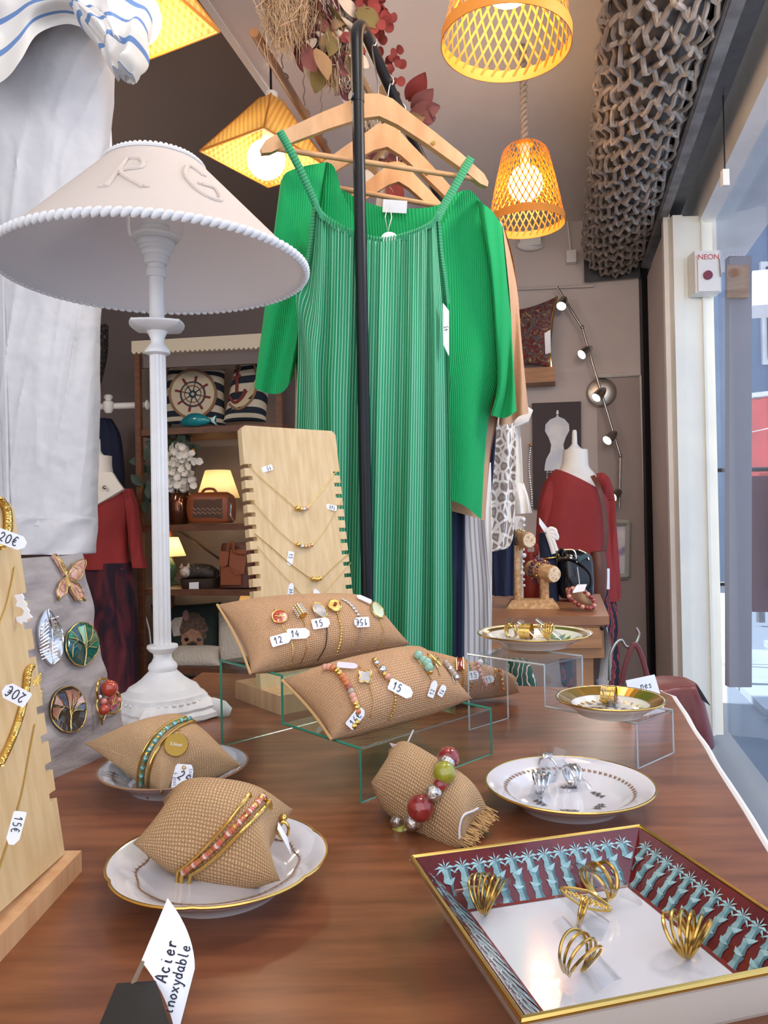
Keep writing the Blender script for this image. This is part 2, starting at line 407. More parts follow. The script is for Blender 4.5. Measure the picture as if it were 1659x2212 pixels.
m_bamboo2 = mat('bamboo_edge', '#d8ad80', .55, noise=(14., '#c9986c', (6, 6, .6), 6.))
m_hanger = mat('hanger_beech', '#d3a273', .4, noise=(10., '#c08e5f', (3, 3, 1), 5.))
m_rod = mat('rod_wood', '#a87850', .5, noise=(12., '#966743', (4, 1, 4)))
m_black = mat('black_metal', '#17181c', .38, .4)
m_blackpl = mat('black_card', '#151515', .6)
m_lampw = mat('white_painted_wood', '#dfdddb', .5, noise=(20., '#d6d3d0'), bump=(90, .1, .001))
m_shade = translucent('linen_shade', '#e6d9cf', .3)
m_shadei = translucent('shade_lining', '#e3e2e6', .3)
m_trim = mat('white_cord', '#dfdddd', .8)
m_cottonw = mat('white_cotton', '#d0ced0', .9, bump=(9, .7, .03), noise=(4., '#c8c6c9'))
m_strtop = stripe_mat('striped_jersey', '#ebe5de', '#6f8fc0', .040, .2, 1, .9, .0)
m_green = stripe_mat('green_knit', '#12a85f', '#10a059', .006, .5, 0, .95, 0., .5)
m_beige = mat('beige_knit', '#c59a78', .95, bump=(120, .3, .003))
m_dress = stripe_mat('striped_viscose', '#1f8f60', '#acd8bd', .0056, .18, 0, .75)
m_strap = stripe_mat('green_rib', '#1f7d52', '#3b9a6c', .006, .5, 1, .8)
m_navy = stripe_mat('navy_pleats', '#1c2744', '#10182e', .010, .4, 0, .8)
m_navyp = mat('navy_cloth', '#1b2440', .85)
m_greyp = stripe_mat('pale_pleats', '#cbc3be', '#9a918d', .010, .35, 0, .85)
m_snake = ramp_mat('snake_print', 'vor', 52., [(0., '#eee8df'), (.10, '#e6dfd6'), (.16, '#9a8c83'), (.3, '#857870'), (.36, '#b5a89e'), (.6, '#766962')], .8, False, (1, 1, .7))
m_cream = mat('cream_linen', '#e9e1d6', .9, bump=(40, .3, .004))
m_red = mat('brick_red_knit', '#9a3331', .9, bump=(90, .2, .003), noise=(5., '#8e2e2d'))
m_tie = ramp_mat('tie_dye', 'noise', 7., [(.3, '#1c1626'), (.42, '#2d1a2a'), (.55, '#57222c'), (.66, '#6a2f35'), (.8, '#7d5058')], .9, False, (1.6, 1.6, .6), None, 1.)
m_print = ramp_mat('leaf_print', 'wave', 9., [(.0, '#1d2233'), (.4, '#2b2637'), (.5, '#8e2c33'), (.75, '#b04a3f'), (1., '#3a2735')], .85, False, (1, 1, 1), None, 9.)
m_bust = mat('mannequin_ivory', '#ece6da', .5)
m_burlap = weave_mat('burlap', '#a07850', '#ecc698', .0034)
m_burlapf = weave_mat('burlap_fine', '#b0825c', '#f0c294', .0040)
m_frayed = mat('frayed_jute', '#c39a66', .95)
m_linen = mat('grey_linen', '#a89e9a', .85, noise=(22., '#958b87', (1, 1, 4), 6.), bump=(45, .5, .004, (1, 1, 2.5)))
m_card = mat('white_card', '#f1f1f4', .6)
m_ink = mat('blue_black_ink', '#14142c', .6)
m_gold = mat('gold_metal', '#dcb868', .22, 1.)
m_goldp = mat('pale_gold', '#d9bd7c', .3, 1.)
m_silver = mat('silver_metal', '#d8d8da', .2, 1.)
m_chrome = mat('brushed_nickel', '#b5aea6', .3, 1.)
m_porc = mat('white_porcelain', '#d9d7dc', .12, Coat_Weight=.5)
m_porc2 = mat('cream_porcelain', '#dcd7cc', .12, Coat_Weight=.5)
m_porcg = mat('grey_porcelain', '#b9bcc6', .1, Coat_Weight=.6)
m_gilt = mat('gilt_porcelain', '#b08a3e', .15, .8)
m_grprint = mat('brown_transfer_print', '#8d6a4c', .3)
m_grey = mat('dark_transfer_print', '#5b5450', .3)
m_leafgr = mat('green_glaze', '#6f8a3a', .15)
m_traymar = mat('maroon_glaze', '#5a1b1c', .12, noise=(40., '#6e2420'), Coat_Weight=.5)
m_trayteal = mat('teal_print', '#6f979c', .2, noise=(120., '#9fbdbd'))
m_acr = thin_glass('clear_acrylic', '#f2f5f5', 1.5, .03, 1.3)
m_acredge = mat('acrylic_edge', '#dfe6e6', .15, Transmission_Weight=.55)
m_gls = thin_glass('clear_glass', '#e8f3ee', 1.5, .02, 1.3)
m_glsedge = mat('green_glass_edge', '#3f9f84', .15, Transmission_Weight=.35)
m_pane = thin_glass('window_glass', '#dfe7f2', 1.5, .0, .45)
m_tab = thin_glass('clear_plastic', '#f4f6f8', 1.5, .08, 1.8)
m_leather = mat('dark_red_leather', '#6e2c2a', .42, bump=(140, .25, .002))
m_brownl = mat('brown_leather', '#5e3120', .45, bump=(120, .3, .002))
m_tan = mat('tan_leather', '#8d4a28', .45, bump=(120, .3, .002))
m_blackl = mat('black_patent', '#0e1016', .15)
m_redl = mat('red_leather', '#9c3226', .45)
m_cork = ramp_mat('cork', 'noise', 90., [(.3, '#a97c50'), (.5, '#c89c6c'), (.7, '#dcb88c')], .9)
m_corkend = ramp_mat('cork_end', 'vor', 70., [(.0, '#f0dcc0'), (.1, '#e2c49c'), (.4, '#c39a6c')], .9)
m_strip = translucent('bamboo_strip', '#d27d1c', .35, .5)
m_orange = mat('dried_orange', '#b5652a', .8)
m_ring = translucent('bamboo_ring', '#d9943a', .25, .5)
m_weave = translucent('woven_straw', '#e6bd6c', .22, .7, .020, '#a87a38')
m_rope = mat('jute_rope', '#b29c88', .95, bump=(80, .6, .004))
m_bulb = emit('warm_bulb', '#ffd9a0', 18.)
m_bulbw = emit('opal_bulb', '#ffe6c0', 14.)
m_spot = emit('led_spot', '#fff6ea', 8.)
m_pampas = mat('pampas', '#cdb08e', .95)
m_dry = [mat('dried_mauve', '#8c5551', .8), mat('dried_red', '#8e3a36', .8), mat('dried_tan', '#a58560', .85), mat('dried_plum', '#5a2a2e', .8), mat('dried_cream', '#d3c3b0', .9), mat('dried_olive', '#7c6d42', .85)]
m_plastic = mat('white_plastic', '#e4e1dc', .4)
m_redtxt = mat('red_lettering', '#c25a5a', .6)
m_maroon = mat('maroon_button', '#7c2a3c', .4)
m_blue = mat('navy_ticking', '#1b2740', .85)

# ---------------------------------------------------------------- the room
SL = .23
def S(d, off=0., z=0.): return V((1.51-SL*(4.4-d)+off, d, z))      # along the shop front
WN = V((-SL, -1, 0)).normalized(); WO = V((1.51, 4.42, 0)); WE = V((1, -SL, 0)).normalized()
def W(px, py, off=0.):                                              # on the back wall
    d = ray(px, py); o = WO + WN*off; return CAM + d*((o-CAM).dot(WN)/d.dot(WN))
def wl_(x, z, off=0.): return V((x, 4.42-SL*(x-1.51), z)) + WN*off
ZC = 2.74
LB = V((-2.0, 5.23, 0)); LF = V((-2.9, -.2, 0)); RF = S(-.4, .0)
b = MB(); b.slab([V((LB.x-.2, 5.5, 0)), V((LF.x-.2, -.3, 0)), RF+V((.02, 0, 0)), S(4.45, .02)], .08, V((0, 0, 1))); struct(b, 'floor', m_floor)
b = MB(); b.slab([wl_(.0, 0), wl_(1.52, 0), wl_(1.52, ZC), wl_(.0, ZC)], .1, WN); struct(b, 'wall_back_right', m_wall)
b = MB(); b.slab([wl_(-2.2, 0), wl_(-.001, 0), wl_(-.001, ZC), wl_(-2.2, ZC)], .1, WN); struct(b, 'wall_back_left', m_dark)
b = MB(); b.slab([LB, LF, LF+V((0, 0, ZC)), LB+V((0, 0, ZC))], .1, V((1, -.15, 0)).normalized()); struct(b, 'wall_left', m_dark)
bz = 2.5
def BM(d, off, z): return V((-.477+SL*(d-2.2)+off, d, z))            # along the ceiling beam
b = MB(); b.slab([BM(-.4, .12, ZC), S(-.4, .12, ZC), S(4.6, .12, ZC), BM(5.3, .12, ZC)], .1, V((0, 0, -1))); struct(b, 'ceiling', m_ceil)
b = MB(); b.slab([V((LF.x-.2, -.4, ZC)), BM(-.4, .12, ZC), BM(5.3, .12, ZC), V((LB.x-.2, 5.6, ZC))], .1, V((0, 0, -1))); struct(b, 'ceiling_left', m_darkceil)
b = MB(); b.slab([BM(-.4, .0, bz), BM(5.0, .0, bz), BM(5.0, .24, bz), BM(-.4, .24, bz)], ZC-bz, V((0, 0, -1))); struct(b, 'trim_1', m_beam)
b = MB(); b.slab([BM(-.4, -.012, bz-.006), BM(5.0, -.012, bz-.006), BM(5.0, .012, bz-.006), BM(-.4, .012, bz-.006)], .03, V((0, 0, -1))); struct(b, 'trim_2', m_white)
# shop front: steel beam, lintel, corner post, jamb, pillar, window pane
b = MB(); b.slab([S(-.4, -.03, 2.43), S(4.4, -.03, 2.43), S(4.4, .10, 2.43), S(-.4, .10, 2.43)], .3, V((0, 0, -1))); struct(b, 'trim_3', m_steel)
b = MB(); b.slab([S(-.4, -.005, 2.405), S(4.36, -.005, 2.405), S(4.36, .035, 2.405), S(-.4, .035, 2.405)], .028, V((0, 0, -1)))
b.tube([S(-.4, -.005, 2.42), S(4.36, -.005, 2.42)], .012); struct(b, 'trim_4', m_steel2)
b = MB(); b.slab([S(-.4, .17, 2.36), S(4.3, .17, 2.36), S(4.3, .5, 2.36), S(-.4, .5, 2.36)], .4, V((0, 0, -1))); struct(b, 'trim_5', m_white)
b = MB(); b.box(S(4.37, -.02, 1.2)+V((.02, 0, 0)), (.035, .05, 2.42)); struct(b, 'trim_6', m_black)
b = MB(); b.slab([S(4.36, .02, 0), S(3.62, .02, 0), S(3.62, .02, 2.36), S(4.36, .02, 2.36)], .12, V((-1, .23, 0)).normalized()); struct(b, 'wall_right', m_wall)
b = MB(); b.slab([S(3.66, .012, 0), S(3.60, .012, 0), S(3.60, .012, 2.42), S(3.66, .012, 2.42)], .03, V((-1, .23, 0)).normalized()); struct(b, 'trim_7', m_white)
pc = P(1517, 1575, 3.57)
b = MB(); b.box((pc.x+.012, 3.60, 1.19), (.155, .10, 2.4)); b.box((pc.x-.075, 3.60, 1.19), (.045, .13, 2.4)); b.box((pc.x+.04, 3.545, 1.19), (.012, .02, 2.4)); struct(b, 'trim_8', m_pillar)
b = MB(); b.slab([S(-.4, .24, .02), S(3.5, .24, .02), S(3.5, .24, 2.38), S(-.4, .24, 2.38)], .008, V((-1, .23, 0)).normalized()); struct(b, 'window_1', m_pane)
# dark return beside the beam and trims on the back wall
b = MB(); b.tube([W(1095, 490, .02), W(1180, 470, .02), W(1290, 462, .02)], .012, 8); struct(b, 'trim_10', m_wall, smooth=True)
b = MB(); b.tube([W(1118, 624, .02), W(1282, 617, .02)], .010, 6); struct(b, 'trim_11', m_wall)
b = MB(); q = [W(1290, 812, .015), W(1388, 812, .015), W(1412, 1480, .015), W(1300, 1480, .015)]
b.slab([q[0], q[3], q[2], q[1]], .012, WN); dr = struct(b, 'door_1', mat('door_grey', '#a2948f', .6))
b = MB(); b.tube([W(1283, 812, .03), W(1386, 811, .03), W(1407, 1480, .03)], .012, 4); struct(b, 'door_frame', m_white, dr)
# ---------------------------------------------------------------- outside
b = MB(); b.slab([V((-3, -6, -.06)), V((14, -6, -.06)), V((14, 16, -.06)), V((-3, 16, -.06))], .05, V((0, 0, 1))); pv = struct(b, 'pavement', mat('pavement_joint', '#8b939c', .9))
rng = random.Random(3)
for i in range(8):
    for j in range(9):
        o = S(.3+j*.62, .55+i*.55, -.03); e1 = V((SL, 1, 0)).normalized(); e2 = V((1, -SL, 0)).normalized()
        o += e1*(.31 if i % 2 else 0)
        bb = MB(); h = .012+rng.uniform(0, .006)
        bb.slab([o+V((0, 0, h)), o+e2*.53+V((0, 0, h)), o+e2*.53+e1*.60+V((0, 0, h)), o+e1*.60+V((0, 0, h))], .07, V((0, 0, 1)))
        struct(bb, 'paving_stone', m_pave, pv)
m_fac = mat('facade_render', '#77869c', .9, noise=(1.5, '#6a7a92'))
bt = thing('building', 'pale blue rendered building across the street behind the shop window', 'building', (9, 11.5, 0))
b = MB(); b.box((9, 11.5, 3.2), (13, .6, 6.4)); part(b, 'facade', m_fac, bt, smooth=False)
for i in range(5):
    b = MB(); b.box((4.2+i*1.8, 11.18, 3.9), (.9, .06, 1.5)); ww = part(b, 'window', m_white, bt, smooth=False)
    b = MB(); b.box((4.2+i*1.8, 11.14, 3.9), (.76, .03, 1.34)); part(b, 'pane', mat('dark_pane', '#3a4656', .1), ww, smooth=False)
b = MB(); q = [P(1566, 560, 3.9), P(1566, 1480, 3.9), P(1614, 1480, 3.9), P(1614, 560, 3.9)]; b.slab(q[::-1], .05); nbp = struct(b, 'pane_reflection', mat('reflected_mauve', '#8c8288', .8))  # mauve slab added outside, standing in for the pane's reflection of the back wall
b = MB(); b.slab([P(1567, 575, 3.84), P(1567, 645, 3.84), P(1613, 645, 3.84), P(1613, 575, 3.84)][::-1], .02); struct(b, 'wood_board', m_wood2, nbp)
# market stall with a red awning
st = thing('market_stall', 'market stall outside with a red awning under a white beam', 'stall', (4.6, 8.2, 0))
A = [P(1622, 858, 7.2), P(1850, 830, 7.2), P(1850, 960, 6.4), P(1622, 1032, 6.4)]
b = MB(); b.grid(lambda u, v: A[0].lerp(A[1], u).lerp(A[3].lerp(A[2], u), v)+V((0, 0, .04*sin(v*pi))), 12, 6)
idx = len(b.v); part(b, 'awning', mat('red_awning_cloth', '#b8433f', .8, noise=(4., '#a33a38')), st)
b = MB()
for i in range(13):
    p = A[3].lerp(A[2], (i+.5)/13); b.box(p-V((0, 0, .06)), (.07, .012, .13))
part(b, 'valance', mat('red_valance', '#c04a44', .8), st, smooth=False)
b = MB(); b.tube([P(1618, 860, 7.22), P(1860, 832, 7.22)], .05, 6); b.tube([P(1618, 940, 6.8), P(1860, 885, 6.8)], .03, 6); part(b, 'beam', m_white, st)
for px in (1632, 1850):
    b = MB(); q = P(px, 860, 7.2); b.tube([q, V((q.x, q.y, -.02))], .04, 8); part(b, 'post', m_steel2, st)
b = MB(); b.slab([P(1625, 660, 7), P(1900, 640, 7), P(1900, 560, 8.4), P(1625, 585, 8.4)], .12); solo(b, 'canopy_roof', m_white, 'white canopy roof outside, high above the red awning', 'canopy', smooth=False)
b = MB(); q = P(1641, 1360, 5.2)
b.loft([(V((q.x-.12, 5.2, 1.25)), V((q.x+.16, 5.2, 1.25)), .1), (V((q.x-.15, 5.2, .8)), V((q.x+.2, 5.2, .8)), .12), (V((q.x-.12, 5.2, .35)), V((q.x+.18, 5.2, .35)), .12)], 24, 5, lambda s, a, x: .012*sin(a*9))
hr = thing('clothes_rail', 'rail of maroon clothes standing outside under the red awning', 'rail', (q.x, 5.2, -.02)); part(b, 'maroon_garment', mat('maroon_cloth', '#5e2a3a', .9), hr)
b = MB(); b.loft([(V((q.x+.02, 5.0, 1.2)), V((q.x+.32, 5.0, 1.2)), .08), (V((q.x-.02, 5.0, .5)), V((q.x+.36, 5.0, .5)), .1)], 24, 5, lambda s, a, x: .01*sin(a*8)); part(b, 'orange_garment', mat('orange_cloth', '#c4552f', .9), hr)
b = MB(); b.tube([V((q.x-.35, 5.2, 1.3)), V((q.x+.6, 5.2, 1.3))], .015); b.tube([V((q.x-.3, 5.2, -.02)), V((q.x-.3, 5.2, 1.3))], .015); b.tube([V((q.x+.55, 5.2, -.02)), V((q.x+.55, 5.2, 1.3))], .015); part(b, 'frame', m_black, hr)
# ---------------------------------------------------------------- rolling grille, coiled above the shop front
gr = thing('rolling_grille', 'coiled grey rolling grille of interlocked bent bars above the shop front', 'shutter', S(3.2, -.2, 2.55))
ax = V((SL, 1, 0)).normalized(); side = V((1, -SL, 0)).normalized()
c0 = P(1330, 541, 4.30); cz = 2.545; c0.z = cz
b = MB(); b.tube([c0+ax*.08, c0-ax*3.4], .150, 28, caps=True); part(b, 'core', m_coil, gr)
rngg = random.Random(5)
for i in range(54):
    t0 = .04-i*.063; R_ = .166+.008*(i % 2); pts = []; K = 14
    for k in range(K*2):
        for sub in range(4):
            a = 2*pi*(k+sub/4)/(K*2) + (pi/(K*2) if 0 else 0); 
            zz = (sub/4 if k % 2 == 0 else 1-sub/4); zz = zz*zz*(3-2*zz)
            if i % 2: zz = 1-zz
            rr = R_ + .010*cos(a*K*2+i)
            pts.append(c0 + ax*(t0+(zz-.5)*.082) + side*(rr*cos(a)) + V((0, 0, rr*sin(a))))
    b = MB(); b.tube(pts, .0090, 6, closed=True, caps=False); part(b, 'grille_link', m_grille, gr)
b = MB(); b.slab([c0+ax*.1+side*-.17+V((0, 0, -.18)), c0+ax*.1+side*.2+V((0, 0, -.18)), c0+ax*.1+side*.2+V((0, 0, .17)), c0+ax*.1+side*-.17+V((0, 0, .17))], .012); part(b, 'end_plate', m_steel, gr, smooth=False)
# pull cord, neon switch, sockets
cq = P(1566, 385, 2.6)
b = MB(); b.tube([cq+V((0, 0, .56)), cq+V((0, 0, .02))], .0025, 5); pcd = thing('pull_cord', 'thin pull cord with a small white handle hanging from the lintel', 'cord', cq); part(b, 'cord', m_black, pcd)
b = MB(); b.box(cq, (.022, .02, .055)); part(b, 'handle', m_plastic, pcd, smooth=False)
nb = P(1522, 592, 3.50)
ns = thing('switch_box', 'white switch box lettered NEON with a red button on the cream pillar', 'switch', nb)
b = MB(); b.box(nb, (.118, .075, .19)); b.box(nb+V((0, -.02, -.01)), (.10, .06, .165)); part(b, 'housing', m_plastic, ns, smooth=False)
b = MB(); b.tube([nb+V((-.008, -.048, -.022)), nb+V((-.008, -.060, -.022))], .02, 20); part(b, 'button', m_maroon, ns)
b = MB(); b.tube([nb+V((.046, -.052, .05)), nb+V((.05, -.056, -.03))], .004, 6); part(b, 'lever', m_chrome, ns)
def font(txt, size, o, ex, ey, m, parent, name='lettering', ext=.0004, off=None):
    cu = bpy.data.curves.new('t', 'FONT'); cu.body = txt; cu.size = size; cu.extrude = ext; cu.align_x = 'CENTER'
    ob = bpy.data.objects.new('t', cu); COL.objects.link(ob)
    me = bpy.data.meshes.new_from_object(ob.evaluated_get(bpy.context.evaluated_depsgraph_get()))
    n = ex.cross(ey); R = V(o)-rootloc(parent)
    for v in me.vertices: v.co = R+ex*v.co.x+ey*v.co.y+n*v.co.z
    bpy.data.objects.remove(ob); me.materials.clear(); me.materials.append(m)
    q = bpy.data.objects.new(name, me); COL.objects.link(q); q.parent = parent; return q
font('NEON', .034, nb+V((-.002, -.0515, .05)), V((1, 0, 0)), V((0, 0, 1)), m_redtxt, ns)
for (px, py, sx, sz, lab, cab) in ((1234, 556, .055, .07, 'small white socket box fed by a thin conduit high on the back wall', 1), (1146, 522, .12, .06, 'white wall box with peeling paint just behind the lower pendant lamp', 0)):
    o = W(px, py, .03); t = thing('socket_box', lab, 'socket', o)
    b = MB(); b.box(o, (sx, .05, sz), -.226); part(b, 'housing', m_plastic, t, smooth=False)
    if cab: b = MB(); b.tube([o, W(1226, 478, .02)], .006, 6); part(b, 'conduit', m_plastic, t)
    else: b = MB(); b.sphere(o-V((0, 0, .02)), (.08, .02, .035), 10, 6); part(b, 'plaster_patch', m_white, t)
# ---------------------------------------------------------------- cloth panels
def poly_at(pl, t):
    c = [V((a, b, 0)) for a, b in pl]; n = len(c)-1
    x = min(max(t, 0), 1)*n; i = min(int(x), n-1); t = x-i
    p1, p2 = c[i], c[i+1]; p0 = c[i-1] if i else p1*2-p2; p3 = c[i+2] if i+2 <= n else p2*2-p1
    return .5*((2*p1)+(p2-p0)*t+(2*p0-5*p1+4*p2-p3)*t*t+(3*p1-p0-3*p2+p3)*t**3)
def coons(top, bot, left, right, p=1):
    T0, T1, B0, B1 = V((*top[0], 0)), V((*top[-1], 0)), V((*bot[0], 0)), V((*bot[-1], 0))
    def f(u, v):
        q = poly_at(top, u)*(1-v)+poly_at(bot, u)*v
        return q+(poly_at(left, v)-T0*(1-v)-B0*v)*(1-u)**p+(poly_at(right, v)-T1*(1-v)-B1*v)*u**p
    return f
def panel(mb, top, bot, left, right, dep, thick, fold=None, nu=60, nv=40, wid=.4, hei=1., back=True, p=1):
    """front and back sheets of a hanging garment; dep = depth left, right"""
    f = coons(top, bot, left, right, p)
    def pt(u, v, s):
        q = f(u, v); d = dep[0]+(dep[1]-dep[0])*u; bl = thick*(max(0, 1-(2*u-1)**4))**.5
        return P(q.x, q.y, d-s*bl-(fold(u, v, s) if fold else 0))
    mb.grid(lambda u, v: pt(u, v, 1), nu, nv, uvf=lambda u, v: (u*wid, v*hei))
    if back: mb.grid(lambda u, v: pt(u, v, -1), nu//2, nv//2, uvf=lambda u, v: (u*wid, v*hei))
    return pt
# ---------------------------------------------------------------- clothes rack
d0 = 1.46; px0 = P(788, 1000, d0).x; ztop = P(783, 30, d0).z
rk = thing('clothes_rack', 'black metal clothes rack with a rounded front post behind the jewellery table', 'clothes rack', (px0, d0, 0))
rd = V((.075, .29, 0)).normalized(); b0 = V((px0, d0, 0)); r_ = .055
pts = [b0+V((0, 0, .02)), b0+V((0, 0, .6)), b0+V((0, 0, 1.2)), b0+V((0, 0, ztop-.14))]
b = MB(); b.tube(pts, .0118, 14); part(b, 'post', m_black, rk)
arc = [b0+V((0, 0, ztop-.17))]+[b0+rd*(r_*(1-cos(a)))+V((0, 0, ztop-r_+r_*sin(a))) for a in [i*pi/16 for i in range(0, 9)]]
L_ = 1.1
arc2 = [b0+rd*(L_-r_+r_*sin(a))+V((0, 0, ztop-r_+r_*cos(a))) for a in [i*pi/16 for i in range(0, 9)]]
b = MB(); b.tube(arc+arc2+[b0+rd*L_+V((0, 0, ztop-.2))], .0125, 14); part(b, 'rail', m_black, rk)
b = MB(); b.tube([b0+rd*L_+V((0, 0, .02)), b0+rd*L_+V((0, 0, ztop-.14))], .0118, 12); part(b, 'post', m_black, rk)
for q in (b0, b0+rd*L_):
    e = V((rd.y, -rd.x, 0)); b = MB(); b.tube([q-e*.22+V((0, 0, .016)), q+e*.22+V((0, 0, .016))], .014, 10); part(b, 'foot', m_black, rk)
b = MB(); b.tube([b0+V((0, 0, .12)), b0+rd*L_+V((0, 0, .12))], .009, 8); part(b, 'lower_bar', m_black, rk)
b = MB(); b.tube([b0+V((-.011, -.006, ztop-.16)), b0+V((-.014, -.008, ztop-.16))], .008, 10); part(b, 'button', m_steel, rk)
def railp(d): t = (d-d0)/rd.y; return b0+rd*t+V((0, 0, ztop))
def hanger(pL, pR, hp, label, th=.014, group=None, peak=.14):
    pL, pR = V(pL), V(pR); e = pR-pL; ez = V((0, 0, 1)); n = V((-e.y, e.x, 0)).normalized()
    t = thing('clothes_hanger', label, 'hanger', hp, group)
    def q(s, z): return pL+e*s+ez*z
    k = peak/.14
    for sg in (0, 1):
        up_ = [(0, -.004), (.02, .012), (.12, .045*k), (.25, .083*k), (.38, .118*k), (.44, .136*k), (.5, .141*k)]
        lo = [(.5, .096*k), (.42, .085*k), (.28, .054*k), (.14, .019*k), (.04, -.010), (.005, -.014)]
        o = [q(s if not sg else 1-s, z) for s, z in up_+lo]
        if sg: o = o[::-1]
        b = MB(); b.slab([p-n*th/2 for p in o], th, -n); part(b, 'arm', m_hanger, t, ang=30)
    b = MB(); b.tube([q(.055, .002), q(.945, .002)], .0055, 10); part(b, 'bar', m_hanger, t)
    c = q(.5, .138*k); h = V(hp); m = c.lerp(h, .45)
    b = MB(); hk = [c, c+ez*.03]
    top = h.z+.014
    for i in range(9):
        a = -pi*.35+i*pi*1.2/8; hk.append(V((h.x, h.y, h.z))+e.normalized()*(.017*cos(a))*1+ez*(.015*sin(a)))
    b.tube(catmull(hk, 3), .0016, 6); part(b, 'hook', m_chrome, t)
    b = MB(); b.tube([q(.74, .058*k)-n*th*.5, q(.74, .058*k)-n*(th*.5+.004)], .004, 8); part(b, 'rivet', m_gold, t)
    return t
hp1 = railp(1.54); hanger(P(562, 318, 1.46), P(1052, 392, 1.615), hp1, 'front wooden hanger carrying the striped green dress by its straps')
hp2 = railp(1.68); hanger(P(655, 395, 1.64), P(1010, 458, 1.73), hp2, 'second wooden hanger, holding the plain green jumper', peak=.16)
hp3 = railp(1.80); hanger(P(715, 470, 1.77), P(1000, 505, 1.86), hp3, 'third wooden hanger, holding the beige jumper behind the green one', peak=.15)
# striped dress
dr_ = thing('dress', 'green strappy dress with fine white stripes hanging at the front of the rack', 'dress', P(820, 1480, 1.5))
Ltop = [(680, 440), (700, 472), (760, 506), (822, 522), (880, 510), (925, 490), (945, 468)]
Lft = [(680, 440), (672, 520), (660, 585), (640, 625), (645, 720), (641, 860), (638, 1000), (634, 1200), (630, 1530)]
Rgt = [(945, 468), (952, 540), (962, 620), (968, 720), (972, 860), (975, 1000), (977, 1200), (978, 1350), (976, 1530)]
Bot = [(630, 1530), (740, 1538), (860, 1538), (976, 1530)]
rq = random.Random(11); phs = [rq.uniform(0, 6.28) for _ in range(8)]
def dfold(u, v, s):
    g = .0030*sin(u*2*pi*27+2*sin(u*9))*max(0, 1-v*1.6)**1.5
    x = u
    f = .019*sin(x*2*pi*5.5+phs[0]+1.4*sin(u*6))+.008*sin(x*2*pi*11+phs[1])+.006*sin(x*2*pi*3+phs[2])
    return s*(g+f*(.22+.78*(1-math.exp(-2.2*v))))
b = MB(); panel(b, Ltop, Bot, Lft, Rgt, (1.475, 1.565), .035, dfold, 240, 60, .345, 1.0, p=6); part(b, 'skirt', m_dress, dr_)
def dp(px, py, o=0.): u = (px-660)/300; return P(px, py, 1.475+.09*u-.03+o)
b = MB()
for i in range(60):
    t = i/59; q = poly_at(Ltop, t); q2 = poly_at(Ltop, min(1, t+.012)); b.tube([dp(q.x, q.y+6+2*sin(i), -.004), dp(q.x+1, q.y-6, -.007), dp(q.x+2, q.y-9, -.004)], .0022, 5)
part(b, 'gathered_neckline', m_strap, dr_, 'finely gathered green neckline', stuff=True)
for nm, pl in (('strap', [(604, 283), (622, 316), (645, 360), (665, 403), (682, 442)]), ('strap', [(1018, 340), (1000, 372), (980, 408), (960, 442), (944, 472)])):
    b = MB(); left = pl[0][0] < 800
    n_ = len(pl)
    def sf(u, v, pl=pl, left=left):
        q = poly_at(pl, v); d = (1.45 if left else 1.595)+((1.462 if left else 1.53)-(1.45 if left else 1.595))*v
        return P(q.x+(u-.5)*15, q.y+(u-.5)*(9 if left else -9)*-1, d-.006*sin(u*pi))
    b.grid(sf, 3, 20, uvf=lambda u, v: (u*.014, v*.15)); part(b, nm, m_strap, dr_)
for pl, off in (([(682, 440), (673, 520), (661, 585), (642, 622)], -1), ([(945, 468), (952, 545), (961, 610), (966, 655)], 1)):
    b = MB(); b.grid(lambda u, v: (lambda q: P(q.x+off*(u-.5)*13, q.y, (1.475 if off < 0 else 1.565)-.012*sin(u*pi)-.006))(poly_at(pl, v)), 4, 24, uvf=lambda u, v: (u*.01, v*.2)); part(b, 'armhole_binding', m_strap, dr_)
# green jumper
gj = thing('jumper', 'bright green knitted jumper with wide sleeves hanging behind the striped dress', 'jumper', P(850, 1120, 1.64))
fb = lambda u, v, s: s*(.006*sin(u*15+v*3)+.005*sin(u*7-v*6))
Tn = [(628, 378), (712, 352), (745, 430), (810, 530), (880, 540), (950, 492), (1004, 411), (1050, 448), (1086, 492)]
b = MB(); panel(b, Tn, [(640, 1010), (800, 1040), (978, 1082), (1040, 1122)], [(628, 378), (625, 600), (640, 800), (640, 1010)], [(1086, 492), (1090, 640), (1082, 800), (1056, 900), (1046, 1010), (1040, 1122)], (1.60, 1.67), .02, fb, 70, 40, .5, .75, back=False)
part(b, 'front', m_green, gj)
b = MB(); panel(b, [(628, 378), (712, 352), (736, 405), (800, 440), (860, 450), (940, 445), (1004, 411), (1050, 448), (1086, 492)], [(640, 1000), (800, 1030), (978, 1072), (1040, 1115)], [(628, 378), (625, 600), (640, 800), (640, 1000)], [(1086, 492), (1090, 640), (1082, 800), (1056, 900), (1046, 1010), (1040, 1115)], (1.64, 1.71), .0, fb, 50, 30, .5, .75, back=False)
part(b, 'back', m_green, gj)
fs = lambda u, v, s: s*(.012*sin(u*5+v*3)+.008*sin(v*7+u*9))
b = MB(); panel(b, [(1030, 432), (1062, 455), (1086, 490)], [(1060, 897), (1090, 903), (1116, 888)], [(1030, 432), (1058, 580), (1070, 720), (1074, 830), (1060, 897)], [(1086, 490), (1101, 640), (1109, 780), (1116, 888)], (1.645, 1.67), .032, fs, 24, 40, .15, .45); part(b, 'sleeve', m_green, gj)
b = MB(); panel(b, [(606, 392), (620, 372), (660, 358), (708, 350)], [(549, 838), (580, 850), (612, 846), (634, 812)], [(606, 392), (592, 500), (575, 640), (549, 838)], [(708, 350), (690, 500), (662, 650), (634, 812)], (1.57, 1.57), .035, fs, 30, 40, .15, .45); part(b, 'sleeve', m_green, gj)
